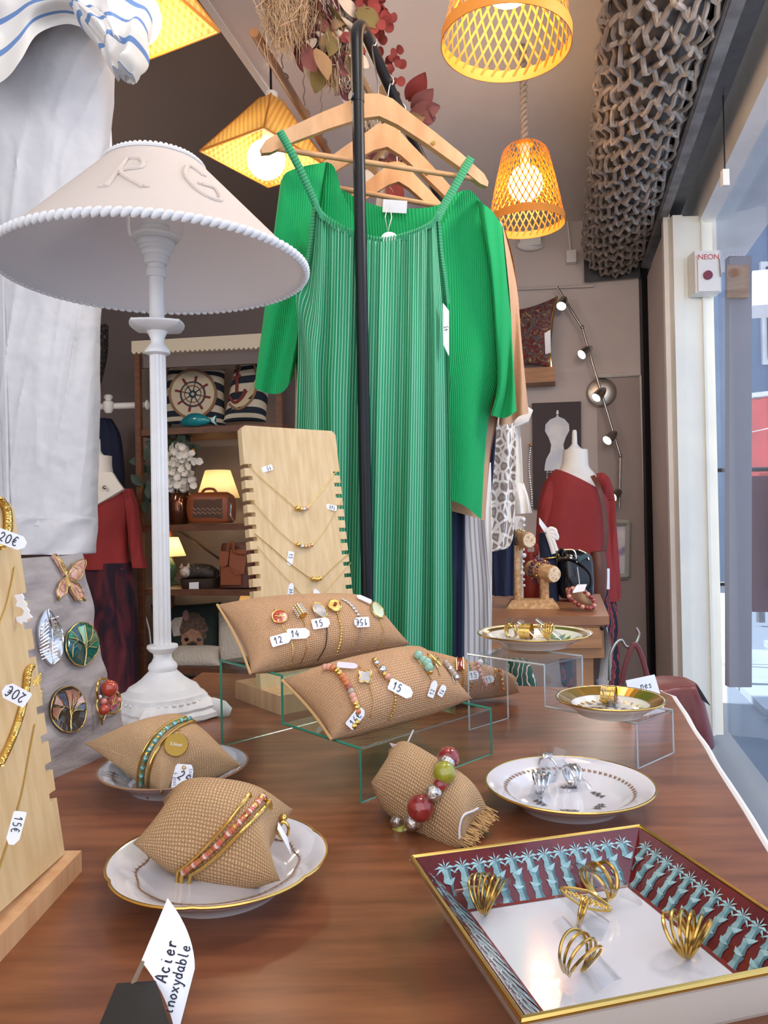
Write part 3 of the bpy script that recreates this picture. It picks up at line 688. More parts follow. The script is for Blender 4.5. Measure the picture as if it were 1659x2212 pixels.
lp = lambda x, y: P(x, y, 1.655)
b = MB(); b.slab([lp(828, 430), lp(826, 458), lp(878, 461), lp(880, 434)], .002); part(b, 'neck_label', m_card, gj, 'white woven neck label', smooth=False)
tg = thing('swing_tag', 'small white swing tag on a string at the neck of the green jumper', 'tag', lp(840, 512))
b = MB(); b.tube([P(838, 440, 1.64), P(832, 470, 1.60), P(838, 500, 1.55), P(846, 470, 1.6), P(842, 440, 1.64)], .0012, 5); part(b, 'string', m_trim, tg)
b = MB(); b.lathe([(.0, 0), (.016, 0), (.016, .002), (0, .002)], P(841, 516, 1.52), 20, Matrix.Rotation(1.2, 3, 'X')); part(b, 'card', m_card, tg)
tg = thing('swing_tag', 'long white swing tag hanging at the armhole of the striped dress', 'tag', P(965, 710, 1.52))
b = MB(); b.slab([P(958, 655, 1.52), P(959, 745, 1.515), P(970, 768, 1.525), P(970, 672, 1.535)], .002); part(b, 'card', m_card, tg, smooth=False)
b = MB(); e1, e2, _ = frame_px(965, 700, 1.5, 90); write(b, '45', P(968, 715, 1.514), e1, e2, .008, .0006); b.tube([P(962, 655, 1.52), P(962, 640, 1.54)], .001, 4); part(b, 'lettering', m_ink, tg)
# beige jumper
bj = thing('jumper', 'beige knitted jumper hanging just behind the bright green one', 'jumper', P(880, 1120, 1.76))
b = MB(); panel(b, [(640, 470), (800, 500), (1000, 480), (1088, 482)], [(640, 1000), (850, 1070), (1000, 1110), (1048, 1125)], [(640, 470), (640, 700), (638, 850), (636, 1000)], [(1088, 482), (1098, 650), (1085, 850), (1060, 980), (1048, 1125)], (1.73, 1.78), .02, fb, 40, 30); part(b, 'body', m_beige, bj)
b = MB(); panel(b, [(1050, 470), (1086, 480)], [(1078, 918), (1105, 915), (1120, 900), (1142, 893)], [(1050, 470), (1075, 640), (1082, 800), (1078, 918)], [(1086, 480), (1113, 580), (1127, 740), (1142, 893)], (1.745, 1.775), .03, fs, 24, 30); part(b, 'sleeve', m_beige, bj)
def garment(name, label, cat, m, rows, dep, th, fo=None, sub='cloth', n=40, extra=None):
    t = thing(name, label, cat, P((rows[-1][0]+rows[-1][1])/2, rows[-1][2], dep))
    b = MB(); b.loft([(P(l, y, dep), P(r, y, dep), th) for l, r, y in rows], n, 6, fo or (lambda s, a, x: .008*sin(a*7+s*3)*min(1, s*3))); part(b, sub, m, t); return t
garment('skirt', 'navy pleated skirt hanging between the green dress and pale pleats', 'skirt', m_navy, [(880, 1006, 900), (880, 1005, 1150), (880, 1003, 1510)], 1.84, .04)
garment('skirt', 'pale grey pleated skirt hanging right of the navy pleats', 'skirt', m_greyp, [(900, 1045, 950), (905, 1050, 1130), (910, 1062, 1290), (915, 1062, 1500)], 1.90, .04)
garment('trousers', 'cream trousers hanging right of the pale pleated skirt', 'trousers', m_cream, [(1000, 1060, 1000), (1005, 1062, 1200), (1005, 1062, 1480)], 1.99, .03)
garment('jacket', 'dark navy jacket edge hanging behind the beige jumper', 'jacket', m_navyp, [(980, 1068, 800), (985, 1072, 930), (990, 1058, 1125)], 2.02, .03)
garment('blouse', 'snake print grey and white blouse hanging beside the beige jumper', 'blouse', m_snake, [(1040, 1095, 840), (1040, 1112, 935), (1038, 1112, 1050), (1042, 1106, 1168), (1048, 1070, 1190)], 2.08, .035)
bl = garment('blouse', 'cream linen blouse with a flounced sleeve behind the snake print blouse', 'blouse', m_cream, [(1060, 1110, 860), (1080, 1122, 930), (1085, 1130, 1050)], 2.18, .03)
b = MB(); b.loft([(P(1092, 1046, 2.18), P(1131, 1044, 2.18), .03), (P(1090, 1078, 2.18), P(1140, 1076, 2.18), .045), (P(1088, 1112, 2.18), P(1146, 1108, 2.18), .05)], 40, 6, lambda s, a, x: .012*sin(a*9)*s); part(b, 'flounce', m_cream, bl)
b = MB(); b.tube([P(1078, 905, 2.15), P(1108, 905, 2.12), P(1128, 898, 2.12), P(1138, 880, 2.12)], [.03, .028, .026, .02], 10, flat=.6); part(b, 'rolled_cuff', m_cream, bl)
garment('trousers', 'navy turned up trousers hanging below the snake print blouse', 'trousers', m_navyp, [(1040, 1110, 1000), (1050, 1110, 1150), (1062, 1109, 1285)], 2.24, .04)
# ---------------------------------------------------------------- pendant lamps of woven bamboo
def pendant(cp, r, H, label, R=None, ropetop=ZC, ropewrap=True):
    cp = V(cp); R = R or Matrix.Identity(3); t = thing('pendant_lamp', label, 'pendant lamp', cp)
    def prof(s):
        return r*(1-.36*s-.10*s*s) if s < .8 else r*(1-.36*.8-.10*.64)*math.sqrt(max(.0, 1-((s-.8)/.24)**2))
    def pt(a, s, o=0): q = prof(s)+o; return cp + R @ V((q*cos(a), q*sin(a), s*H))
    b = MB(); N_ = 34
    for dr2 in (1, -1):
        for k in range(N_):
            pts = [pt(2*pi*k/N_+dr2*s*1.15, s, .0012*dr2) for s in [i/14*.985 for i in range(15)]]
            ids = []
            for i, p in enumerate(pts):
                d = (pts[min(i+1, 14)]-pts[max(0, i-1)]).normalized(); nn = (p-cp-R @ V((0, 0, (i/14)*H))).normalized(); sd = d.cross(nn).normalized()*.0026*(1 if i < 11 else .6)
                ids.append((b.addv(p-sd), b.addv(p+sd)))
            for i in range(14): b.face((ids[i][0], ids[i][1], ids[i+1][1], ids[i+1][0]))
    part(b, 'woven_strips', m_strip, t, stuff=True)
    b = MB(); b.lathe([(r*1.0, -.012), (r*1.015, -.012), (r*1.01, .016), (r*.99, .016), (r*1.0, -.012)], cp, 56, R, cap=False); part(b, 'rim', m_ring, t)
    b = MB(); b.lathe([(0, .985*H), (.03, .985*H), (.03, H*1.02), (0, H*1.02)], cp, 20, R); part(b, 'cap', m_ring, t)
    b = MB(); b.sphere(cp+R @ V((0, 0, .50*H)), .064, 20, 14); part(b, 'bulb', m_bulb, t)
    glow('bulb_light', 'POINT', cp+R @ V((0, 0, .38*H)), 6, (1, .74, .44), t, .06)
    b = MB(); b.tube([cp+R @ V((0, 0, .50*H+.055)), cp+R @ V((0, 0, H))], .018, 12); part(b, 'lamp_holder', m_plastic, t)
    q = cp+R @ V((0, 0, H)); b = MB()
    for k in range(2):
        n_ = 60; b.tube([V((q.x+.008*cos(i*.9+k*pi), q.y+.008*sin(i*.9+k*pi), q.z+(ropetop-q.z)*i/n_)) for i in range(n_+1)], .0075, 6)
    part(b, 'rope', m_rope, t)
    return t
r1 = P(1137, 480, 2.80); pendant(r1, .137, .285, 'lower woven bamboo pendant lamp with a lit globe, hanging beside the back wall')
r2 = P(1093, 88, 1.66); pendant(r2, .139, .29, 'large woven bamboo pendant lamp cut by the top edge, nearest to the shop front', Matrix.Rotation(.06, 3, 'Y'))
# square straw pyramids
def pyramid(c, half, yaw, H, label, R=None):
    c = V(c); R = (R or Matrix.Identity(3)) @ Matrix.Rotation(yaw, 3, 'Z'); t = thing('straw_lamp', label, 'ceiling lamp', c)
    cs = [R @ V((half*x, half*y, 0))+c for x, y in ((-1, -1), (1, -1), (1, 1), (-1, 1))]; tp = [R @ V((half*.16*x, half*.16*y, H))+c for x, y in ((-1, -1), (1, -1), (1, 1), (-1, 1))]
    for k in range(4):
        j = (k+1) % 4; b = MB(); b.grid(lambda u, v: cs[k].lerp(cs[j], u).lerp(tp[k].lerp(tp[j], u), v), 10, 8, uvf=lambda u, v: ((u-.5)*2*half*(1-.84*v), v*half*1.1)); part(b, 'woven_panel', m_weave, t)
        b = MB(); b.tube([cs[k], cs[j]], .004, 6); b.tube([cs[k], tp[k]], .003, 6); part(b, 'edge', m_ring, t)
    b = MB(); b.sphere(c+R @ V((0, 0, .0)), .062, 20, 14); part(b, 'bulb', m_bulbw, t)
    glow('bulb_light', 'POINT', c+R @ V((0, 0, -.075)), 3.5, (1, .84, .66), t, .06)
    b = MB(); b.tube([c+R @ V((0, 0, .055)), c+R @ V((0, 0, H+.02))], .02, 12); part(b, 'lamp_holder', m_plastic, t)
    b = MB(); q = c+R @ V((0, 0, H)); b.tube([q, V((q.x, q.y, ZC))], .004, 6); part(b, 'flex', m_black, t)
pyramid(P(575, 345, 2.5), .15, pi/4+.12, .20, 'square woven straw lamp with a glowing globe, under the dark ceiling', Matrix.Rotation(.10, 3, 'Y'))
pyramid(V((-.545, 1.725, 2.16)), .135, math.radians(-27), .19, 'square woven straw lamp cut by the top edge above the striped sleeve')
# ---------------------------------------------------------------- rod with hooks, dried flowers along the beam
qa, qb = P(549, 70, 1.95), P(708, 330, 2.6); qb.z = qa.z
rdn = thing('hanging_rod', 'round wooden rod slung under the white beam', 'rod', qa.lerp(qb, .5))
b = MB(); b.tube([qa, qb], .0125, 14); part(b, 'rod', m_rod, rdn)
for tt in (.32, .62, .9):
    q = qa.lerp(qb, tt); b = MB()
    zt = bz if tt < .8 else bz
    b.tube([q+V((.016, 0, 0))]+[q+V((.017*cos(a), 0, .017*sin(a))) for a in [i*.5 for i in range(1, 7)]]+[q+V((0, 0, .03))]+[q+V((.003*((-1)**i), 0, .03+i*(zt-q.z-.03)/9)) for i in range(10)], .0022, 6); part(b, 'chain_hook', m_chrome, rdn)
gl = thing('dried_garland', 'garland of dried pampas, eucalyptus and mauve leaves along the white beam', 'garland', P(760, 130, 2.1))
rg = random.Random(21)
def strands(name, base, tips, n, r, spread, m, curl=.02):
    b = MB()
    for i in range(n):
        t0 = base.lerp(tips, rg.random()*.75); e = tips+V((rg.gauss(0, spread), rg.gauss(0, spread), rg.gauss(0, spread*.8))); e = t0+(e-t0)*rg.uniform(.30, .85)
        mm = t0.lerp(e, .5)+V((rg.gauss(0, curl), rg.gauss(0, curl), rg.gauss(0, curl)+.012))
        b.tube([t0, t0.lerp(mm, .6), mm, mm.lerp(e, .6)+V((0, 0, -.004)), e+V((0, 0, -.012))], [r, r*1.6, r*1.8, r*1.3, r*.4], 3, caps=False)
    part(b, name, m, gl, stuff=True)
strands('pampas_plume', P(580, -80, 1.95), P(618, 105, 1.98), 900, .0006, .034, m_pampas)
strands('pampas_plume', P(640, -80, 1.98), P(645, 80, 2.0), 420, .0006, .03, m_pampas)
strands('cream_plume', P(705, 60, 2.02), P(752, 190, 2.1), 220, .0007, .02, m_dry[4])
strands('cream_plume', P(690, -20, 2.0), P(735, 60, 2.05), 160, .0008, .02, m_dry[4])
strands('brown_spray', P(668, -40, 2.0), P(742, 170, 2.08), 260, .0011, .022, m_dry[0], .012)
strands('plum_spray', P(690, -40, 2.0), P(735, 120, 2.08), 160, .0012, .025, m_dry[3], .012)
for i in range(14):
    x_, y_ = rg.uniform(690, 760), rg.uniform(-20, 110); b = MB(); e1_, e2_, n__ = frame_px(x_, y_, 2.03, rg.uniform(100, 150)); b.sphere(P(x_, y_, 2.03), (.028, .009, .009), 10, 8, Matrix((e1_, e2_, n__)).transposed()); part(b, 'bunny_tail', m_dry[4] if i % 3 else m_dry[2], gl)
strands('tan_grass', P(690, 20, 2.0), P(725, 205, 2.1), 90, .0012, .02, m_dry[2], .01)
strands('olive_grass', P(660, -20, 2.0), P(735, 140, 2.08), 60, .0013, .03, m_dry[5], .01)
strands('white_flower_spray', P(790, 200, 2.3), P(808, 320, 2.4), 160, .0012, .02, m_dry[4])
lb = MB(); lb.grid(lambda u, v: V(((u-.5)*.6*sin(pi*min(1, v*.95+.03))**.8, v, .18*sin(v*2.6)+.15*abs(u-.5))), 4, 8)
rb_ = MB(); rb_.grid(lambda u, v: V(((u-.5)*1.0*sin(pi*min(1, v*.96+.02))**.5, v, .12*sin(v*2.5)+.2*(u-.5)**2)), 4, 7)
lm = {}
def leaf(px, py, Y, L, ang, kind, mi, name='leaf', tilt=None):
    key = (kind, mi)
    if key not in lm: lm[key] = mesh_of(lb if kind else rb_, 'leaf', V((0, 0, 0)), m_dry[mi], True)
    o = bpy.data.objects.new(name, lm[key]); COL.objects.link(o); o.parent = gl
    e1, e2, n_ = frame_px(px, py, Y, ang); q = P(px, py, Y)-rootloc(gl)
    R = Matrix((e1, e2, n_)).transposed() @ Matrix.Rotation(rg.uniform(-.9, .9) if tilt is None else tilt, 3, 'Y') @ Matrix.Rotation(rg.uniform(-.6, .6), 3, 'X')
    o.matrix_local = Matrix.Translation(q) @ (R @ Matrix.Diagonal((L, L, L))).to_4x4()
for i in range(80): leaf(rg.gauss(805, 24), rg.gauss(30, 40), rg.uniform(2.0, 2.2), rg.uniform(.022, .036), rg.uniform(0, 360), 0, 1, 'round_leaf')
for i in range(22): leaf(rg.gauss(845, 10), rg.gauss(150, 22), rg.uniform(2.3, 2.45), rg.uniform(.016, .03), rg.uniform(0, 360), 0, 1, 'round_leaf')
for i in range(84): leaf(rg.uniform(650, 770), rg.uniform(-40, 130), rg.uniform(2.0, 2.15), rg.uniform(.05, .10), rg.uniform(150, 260), 1, rg.choice([0, 2, 3, 0, 4, 5]))
for px, py, L, a in ((745, 175, .05, 200), (738, 160, .045, 160), (752, 180, .04, 250)): leaf(px, py, 2.1, L, a, 0, 3, 'round_leaf')
for px, py, L, a, mi in ((890, 235, .10, -42, 0), (885, 245, .10, -75, 0), (880, 215, .11, -28, 1), (890, 250, .08, -100, 0), (870, 262, .09, -70, 2), (905, 235, .07, -120, 0), (865, 300, .11, -140, 0), (838, 395, .12, -185, 4), (845, 380, .10, -160, 1), (800, 330, .08, 200, 2), (820, 300, .08, 170, 0)): leaf(px, py, 2.45, L, a, 1, mi, tilt=.2)
for i in range(44): leaf(rg.uniform(780, 862), rg.uniform(200, 400), rg.uniform(2.35, 2.6), rg.uniform(.04, .09), rg.uniform(0, 360), 1, rg.choice([0, 2, 3, 4]))
b = MB(); b.tube(catmull([P(600, -120, 1.95), P(690, 0, 2.02), P(760, 130, 2.14), P(840, 290, 2.45), P(850, 400, 2.7)], 6), .010, 6); part(b, 'stem', m_dry[2], gl)
# ---------------------------------------------------------------- table lamp
TL = 1.05; lx = P(351, 1400, TL).x; lc = V((lx, TL, .75)); zz = lambda py: P(345, py, TL).z; kp = TL/1660
tl = thing('table_lamp', 'tall white painted lamp with fluted column and embossed linen shade', 'table lamp', lc)
sq = lambda w: (lambda a, r, z: (1 if r < .048 else 1+(w*(1/max(abs(cos(a-.75)), abs(sin(a-.75)))-1.0)*min(1, (r-.048)/.02))))
def pr(l): return [(r*kp, zz(y)-.75) for r, y in l]
b = MB()
base = [(0, .0), (.060, .0), (.063, .003), (.063, .009), (.060, .014), (.061, .018), (.058, .024), (.054, .028), (.053, .033), (.050, .035)]
b.lathe(base+[(r, z) for r, z in pr([(72, 1482), (58, 1474), (46, 1465), (36, 1455), (29, 1448), (0, 1446)])], lc, 72, None, lambda a, r, z: sq(1.0)(a, r, z)*(1+(.02*cos(16*a) if .03 < r and z < .03 else 0)))
part(b, 'base', m_lampw, tl, ang=25)
for k in range(4):
    a = .75+pi/4+k*pi/2; e = V((cos(a), sin(a), 0)); b = MB()
    b.tube([lc+e*.066+V((0, 0, .013)), lc+e*.082+V((0, 0, .010)), lc+e*.092+V((0, 0, .006))], [.014, .012, .006], 10, flat=.6); part(b, 'foot', m_lampw, tl)
b = MB()
for k in range(36):
    a = k/36*2*pi; b.sphere(lc+V((.0565*cos(a), .0565*sin(a), .027)), (.0032, .0032, .0022), 6, 4)
part(b, 'relief', m_lampw, tl)
b = MB(); b.lathe(pr([(20, 1396), (24, 1392), (28, 1405), (26, 1425), (18, 1438), (18, 1450)][::-1]) and pr([(26, 1452), (29, 1448), (31, 1441), (29, 1434), (23, 1428), (19, 1419), (20, 1411), (29, 1404), (33, 1398), (32, 1393), (19, 1391)]), lc, 32); part(b, 'lower_knop', m_lampw, tl)
b = MB(); n_ = 120
b.lathe(pr([(18.5, 1393), (18.4, 1240), (17.8, 1000), (17, 766)]), lc, n_, None, lambda a, r, z: 1-.10*(abs(sin(a*7))**.7 < .35) if 0 else 1-.15*max(0, cos(a*12))**.7); part(b, 'fluted_column', m_lampw, tl, ang=60)
b = MB(); b.lathe(pr([(18, 768), (27, 764), (27, 758), (22, 752), (14, 742), (14, 734), (19, 722), (23, 716), (23, 712)]), lc, 32); part(b, 'upper_knop', m_lampw, tl)
b = MB(); b.lathe([(r*kp, zz(y)-.75) for r, y in [(22, 717), (50, 710), (57, 704), (57, 700), (48, 700), (30, 703), (0, 704)]], lc, 64, Matrix.Rotation(.2, 3, 'Z'), lambda a, r, z: (1/max(abs(cos(a)), abs(sin(a))))**.55*(1+.015*cos(24*a)) if r > .02 else 1); part(b, 'drip_tray', m_lampw, tl)
b = MB(); b.lathe(pr([(16, 704), (16, 600), (20, 599), (21.5, 596), (21.5, 584), (18, 582), (18, 573), (23, 571), (26, 566), (26, 556), (30, 554), (32, 549), (32, 545), (36, 543), (37, 537), (40, 535), (41, 529), (40, 524), (36, 521), (36, 516), (31, 512), (31, 494), (27, 492), (29, 488), (29, 462), (31, 458), (31, 430), (0, 430)]), lc, 40); part(b, 'candle_socket', m_lampw, tl, ang=15)
b = MB(); b.lathe(pr([(28, 524), (49, 517), (51, 513), (46, 510), (28, 516)]), lc, 40, cap=False); part(b, 'carrier_ring', m_plastic, tl)
sx = V((1, .29, 0)).normalized()
for s in (-1, 1):
    b = MB(); c3 = V((lx, TL, 0)); b.tube(catmull([V((lx, TL, zz(513)))+sx*s*.030, V((lx, TL, zz(508)))+sx*s*.034, V((lx, TL, zz(470)))+sx*s*.035, V((lx, TL, zz(400)))+sx*s*.03, V((lx, TL, zz(330)))+sx*s*.03], 4), .0022, 6); part(b, 'shade_carrier', m_plastic, tl)
zb, zt, rb, rt_ = 1.36, 1.506, .204, .062
def cone(a, s, o=0.): r = rb+(rt_-rb)*s; return V((lx+(r+o)*cos(a), TL+(r+o)*sin(a), zb+(zt-zb)*s+o*1.2))
b = MB(); b.grid(lambda u, v: cone(2*pi*u, v), 96, 8, cu=True); sh = part(b, 'lamp_shade', m_shade, tl)
b = MB(); b.grid(lambda u, v: cone(2*pi*u, v, -.0025), 96, 8, cu=True); part(b, 'lining', m_shadei, sh)
b = MB(); N2 = 118
for k in range(N2):
    a = 2*pi*k/N2; d = V((-sin(a), cos(a), 0)); o_ = V((cos(a), sin(a), 0)); c = cone(a, .0); ex = (d+V((0, 0, .7))+o_*.3).normalized(); e2, e3 = perp(ex)
    b.sphere(c+o_*.001, (.0085, .0046, .0046), 8, 6, Matrix((ex, e2, e3)).transposed())
part(b, 'rope_trim', m_trim, sh, 'twisted white cord along the lower rim')
b = MB()
for k in range(60):
    a = 2*pi*k/60; b.sphere(cone(a, 1.0), (.0035, .0035, .004), 6, 5)
b.tube([cone(2*pi*k/40, .97, .001) for k in range(40)], .0025, 6, closed=True); part(b, 'top_trim', m_trim, sh)
b = MB()
ac = math.atan2(-TL, -lx)
for ch, da, s0 in (('R', -.22, .33), ('G', .44, .33)):
    for st in GL[ch]:
        for rr_, sft in ((.0026, 0), (.0016, .045)):
            pts = []
            for x, y in (catmull([V((x, y, 0)) for x, y in st], 4) if len(st) > 2 else [V((st[0][0]*(1-t)+st[1][0]*t, st[0][1]*(1-t)+st[1][1]*t, 0)) for t in (0, .33, .66, 1)]) and [(q.x, q.y) for q in (catmull([V((x, y, 0)) for x, y in st], 4) if len(st) > 2 else [V((st[0][0]*(1-t)+st[1][0]*t, st[0][1]*(1-t)+st[1][1]*t, 0)) for t in (0, .33, .66, 1)])]:
                pts.append(cone(ac+da+(x-.5+sft)*.40, s0+y*.42, .0006))
            b.tube(pts, rr_, 6)
    for (x, y, dx) in (((.0, 0.02, .2), (.75, .02, .2), (.1, 1, .15)) if ch == 'R' else ((.75, .82, .2), (.4, .42, .5))):
        b.tube([cone(ac+da+(x-.5)*.40, s0+y*.42, .0006), cone(ac+da+(x+dx-.5)*.40, s0+y*.42, .0006)], .0018, 6)
part(b, 'embossed_letters', m_shade, sh, 'raised letters R and G')
b = MB(); b.tube(catmull([lc+V((-.07, .03, .006)), lc+V((-.12, .04, .008)), lc+V((-.16, -.0, .01)), lc+V((-.2, .03, .006))], 5), .003, 6); part(b, 'flex', m_plastic, tl)
# ---------------------------------------------------------------- outfit at the left
tr = thing('trousers', 'white crumpled cotton trousers hanging at the left edge behind the lamp', 'trousers', P(110, 1190, 1.5))
rows = [(-70, 270, -80), (-66, 250, 60), (-50, 241, 200), (-22, 224, 400), (0, 213, 600), (7, 209, 800), (12, 207, 1000), (17, 204, 1135)]
def wr(s, a, x):
    q = V((x*.9, s*4.5+x*1.2, 3 if a > pi else 8)); r = 1-abs(mnoise.noise(q*1.3))*2; r2 = 1-abs(mnoise.noise(q*2.9+V((5, 1, 2))))*2
    return (.0058*max(0, r)**3+.0024*max(0, r2)**3+.010*mnoise.noise(q*.6))*(1 if a < pi else -1)
b = MB(); b.loft([(P(l, y, 1.5), P(r, y, 1.5), .045) for l, r, y in rows], 150, 26, wr); part(b, 'leg', m_cottonw, tr)
b = MB(); b.loft([(P(l, y, 1.5), P(r, y, 1.5), .052) for l, r, y in [(16, 205, 1120), (15, 206, 1135), (18, 205, 1165), (23, 204, 1192), (30, 200, 1196)]], 60, 6, lambda s, a, x: .004*sin(x*6+s*8)); part(b, 'turn_up', m_cottonw, tr)
b = MB(); b.loft([(P(-70, -70, 1.53), P(210, -70, 1.53), .05), (P(-60, 300, 1.54), P(190, 300, 1.54), .05), (P(-30, 700, 1.55), P(170, 700, 1.55), .05), (P(0, 1150, 1.56), P(150, 1150, 1.56), .045)], 40, 8, wr); part(b, 'leg', m_cottonw, tr)
b = MB(); b.tube([P(4, 520, 1.462), P(9, 700, 1.458), P(14, 900, 1.458), P(18, 1130, 1.458)], .0035, 6); part(b, 'seam', m_cottonw, tr)
b = MB(); b.slab([P(233, 222, 1.52), P(229, 330, 1.52), P(243, 330, 1.53), P(238, 222, 1.53)], .002); wt = solo(b, 'swing_tag', m_card, 'cream swing tag hanging behind the right edge of the white trousers', 'tag', smooth=False)
sh2 = thing('striped_top', 'white top with blue stripes and a knotted sleeve, top left corner', 'top', P(120, 0, 1.42))
b = MB(); f1 = lambda u, v, s: s*(.016*sin(u*9+v*5)+.014*sin(v*8-u*4))
panel(b, [(-60, -80), (60, -80), (230, -80)], [(-60, 210), (10, 172), (45, 130), (80, 75), (140, 52), (190, 62), (228, 60)], [(-60, -80), (-60, 60), (-60, 210)], [(230, -80), (230, 0), (228, 60)], (1.40, 1.42), .03, f1, 50, 40, .26, .16); part(b, 'body', m_strtop, sh2)
b = MB(); b.loft([(P(160, -70, 1.40), P(326, -70, 1.40), .05), (P(152, 0, 1.40), P(322, 0, 1.40), .055), (P(172, 55, 1.40), P(322, 60, 1.40), .055), (P(215, 105, 1.40), P(318, 105, 1.40), .05), (P(232, 140, 1.40), P(303, 140, 1.40), .04), (P(245, 160, 1.40), P(285, 160, 1.40), .02)], 60, 10, lambda s, a, x: .012*sin(x*7+s*9)+.008*sin(s*17+x*3), cap=(True, True)); part(b, 'sleeve', m_strtop, sh2)
b = MB(); b.loft([(P(150, 10, 1.36), P(215, 30, 1.36), .02), (P(195, 60, 1.355), P(250, 60, 1.355), .025), (P(225, 95, 1.36), P(262, 90, 1.36), .02)], 30, 8, lambda s, a, x: .006*sin(x*6), cap=(True, True)); part(b, 'knot', m_strtop, sh2)
# ---------------------------------------------------------------- mannequins
def rowsP(rows, Y): return [(P(l, y, Y), P(r, y, Y), t) for l, r, y, t in rows]
def bust(px, Y, cap, neck, ivory, label, knit, lower, low_m, sleeves, low_name, stand=True):
    c = P(px, 1250, Y); t = thing('mannequin', label, 'mannequin', V((c.x, Y, 0)))
    b = MB(); q0, q1 = P(cap[0], cap[2], Y), P(cap[0], cap[1], Y); r = cap[3]*Y/F
    b.tube([q0, q0.lerp(q1, .1), q0.lerp(q1, .22), q0.lerp(q1, .35), q0.lerp(q1, .9), q1], [r*1.0, r*.95, r*.6, r*.36, r*.30, r*.22], 16); part(b, 'neck_cap', m_plastic, t)
    b = MB(); b.loft(rowsP(ivory, Y), 40, 6, cap=(True, True), pw=.95); part(b, 'torso', m_bust, t)
    b = MB(); b.loft([(P(k_[0], k_[2], Y), P(k_[1], k_[4] if len(k_) > 4 else k_[2], Y), k_[3]) for k_ in knit], 56, 6, lambda s, a, x: .012*sin(x*7+s*4)*s*(1 if a > pi else .6), pw=.9); part(b, 'jumper', m_red, t)
    for sl in sleeves:
        b = MB(); b.loft(rowsP(sl, Y-.02), 30, 6, lambda s, a, x: .006*sin(a*4+s*9)); part(b, 'sleeve', m_red, t)
    b = MB(); b.loft(rowsP(lower, Y), 48, 6, lambda s, a, x: .014*sin(a*7+s*2)*min(1, s*3)); part(b, low_name, low_m, t)
    if stand:
        b = MB(); b.tube([V((c.x, Y, .03)), V((c.x, Y, .9))], .015, 10); part(b, 'stand_pole', m_black, t); b = MB(); b.lathe([(0, 0), (.17, 0), (.17, .012), (.03, .03), (0, .03)], (c.x, Y, 0), 28); part(b, 'stand_base', m_black, t)
    return t
mL = bust(210, 4.3, (213, 948, 988, 13), 0, [(188, 240, 985, .07), (186, 241, 1010, .07), (176, 248, 1035, .075), (140, 268, 1060, .09), (134, 272, 1100, .10), (145, 270, 1200, .10)], 'mannequin half hidden by white trousers, brick red long sleeved top and tie dye trousers',
 [(160, 272, 1062, .095), (140, 288, 1072, .108), (142, 284, 1110, .115), (150, 275, 1150, .11), (146, 276, 1190, .11), (142, 281, 1228, .12)],
 [(146, 282, 1215, .11), (142, 290, 1290, .12), (140, 296, 1400, .12), (142, 298, 1520, .13)], m_tie, [[(262, 284, 1056, .05), (272, 296, 1090, .05), (277, 302, 1130, .05), (280, 306, 1180, .045), (284, 311, 1205, .04), (288, 318, 1226, .05)]], 'tie_dye_trousers')
mR = bust(1248, 3.6, (1241, 929, 975, 17), 0, [(1217, 1269, 972, .06), (1214, 1270, 1000, .06), (1210, 1274, 1012, .06), (1200, 1292, 1032, .06), (1190, 1304, 1060, .08), (1190, 1304, 1150, .08)], 'mannequin in a loose brick red jumper and leaf print skirt by the back wall door',
 [(1199, 1288, 1014, .085, 1058), (1186, 1306, 1028, .104, 1064), (1175, 1315, 1050, .112, 1072), (1168, 1322, 1090, .12), (1164, 1325, 1130, .125), (1167, 1328, 1200, .13), (1172, 1332, 1295, .14)],
 [(1200, 1324, 1270, .12), (1205, 1330, 1350, .12), (1215, 1336, 1480, .12)], m_print, [[(1292, 1300, 1022, .05), (1284, 1314, 1036, .07), (1288, 1320, 1056, .075), (1294, 1322, 1080, .06)], [(1176, 1192, 1040, .05), (1166, 1195, 1080, .06), (1160, 1190, 1130, .06), (1158, 1184, 1185, .05)], [(1296, 1316, 1040, .05), (1300, 1325, 1080, .06), (1304, 1330, 1150, .06), (1305, 1336, 1250, .06), (1306, 1338, 1290, .06)]], 'leaf_print_skirt')
b = MB(); q = [P(1212, 1008, 3.53), P(1270, 1008, 3.53), P(1284, 1022, 3.51), P(1290, 1042, 3.49), P(1286, 1060, 3.485), P(1280, 1062, 3.485), P(1262, 1050, 3.485), P(1235, 1030, 3.50)]
None
b = MB(); q = [P(196, 1020, 4.19), P(242, 1020, 4.19), P(252, 1036, 4.19), P(266, 1056, 4.18), P(240, 1072, 4.175), P(205, 1092, 4.17), P(190, 1095, 4.17)]
b.slab(q[::-1], .03); part(b, 'neckline', m_bust, mL, 'bare ivory slanting neckline')
b = MB(); b.sphere(P(226, 1053, 4.16), .012, 8, 6); part(b, 'pin', m_silver, mL)
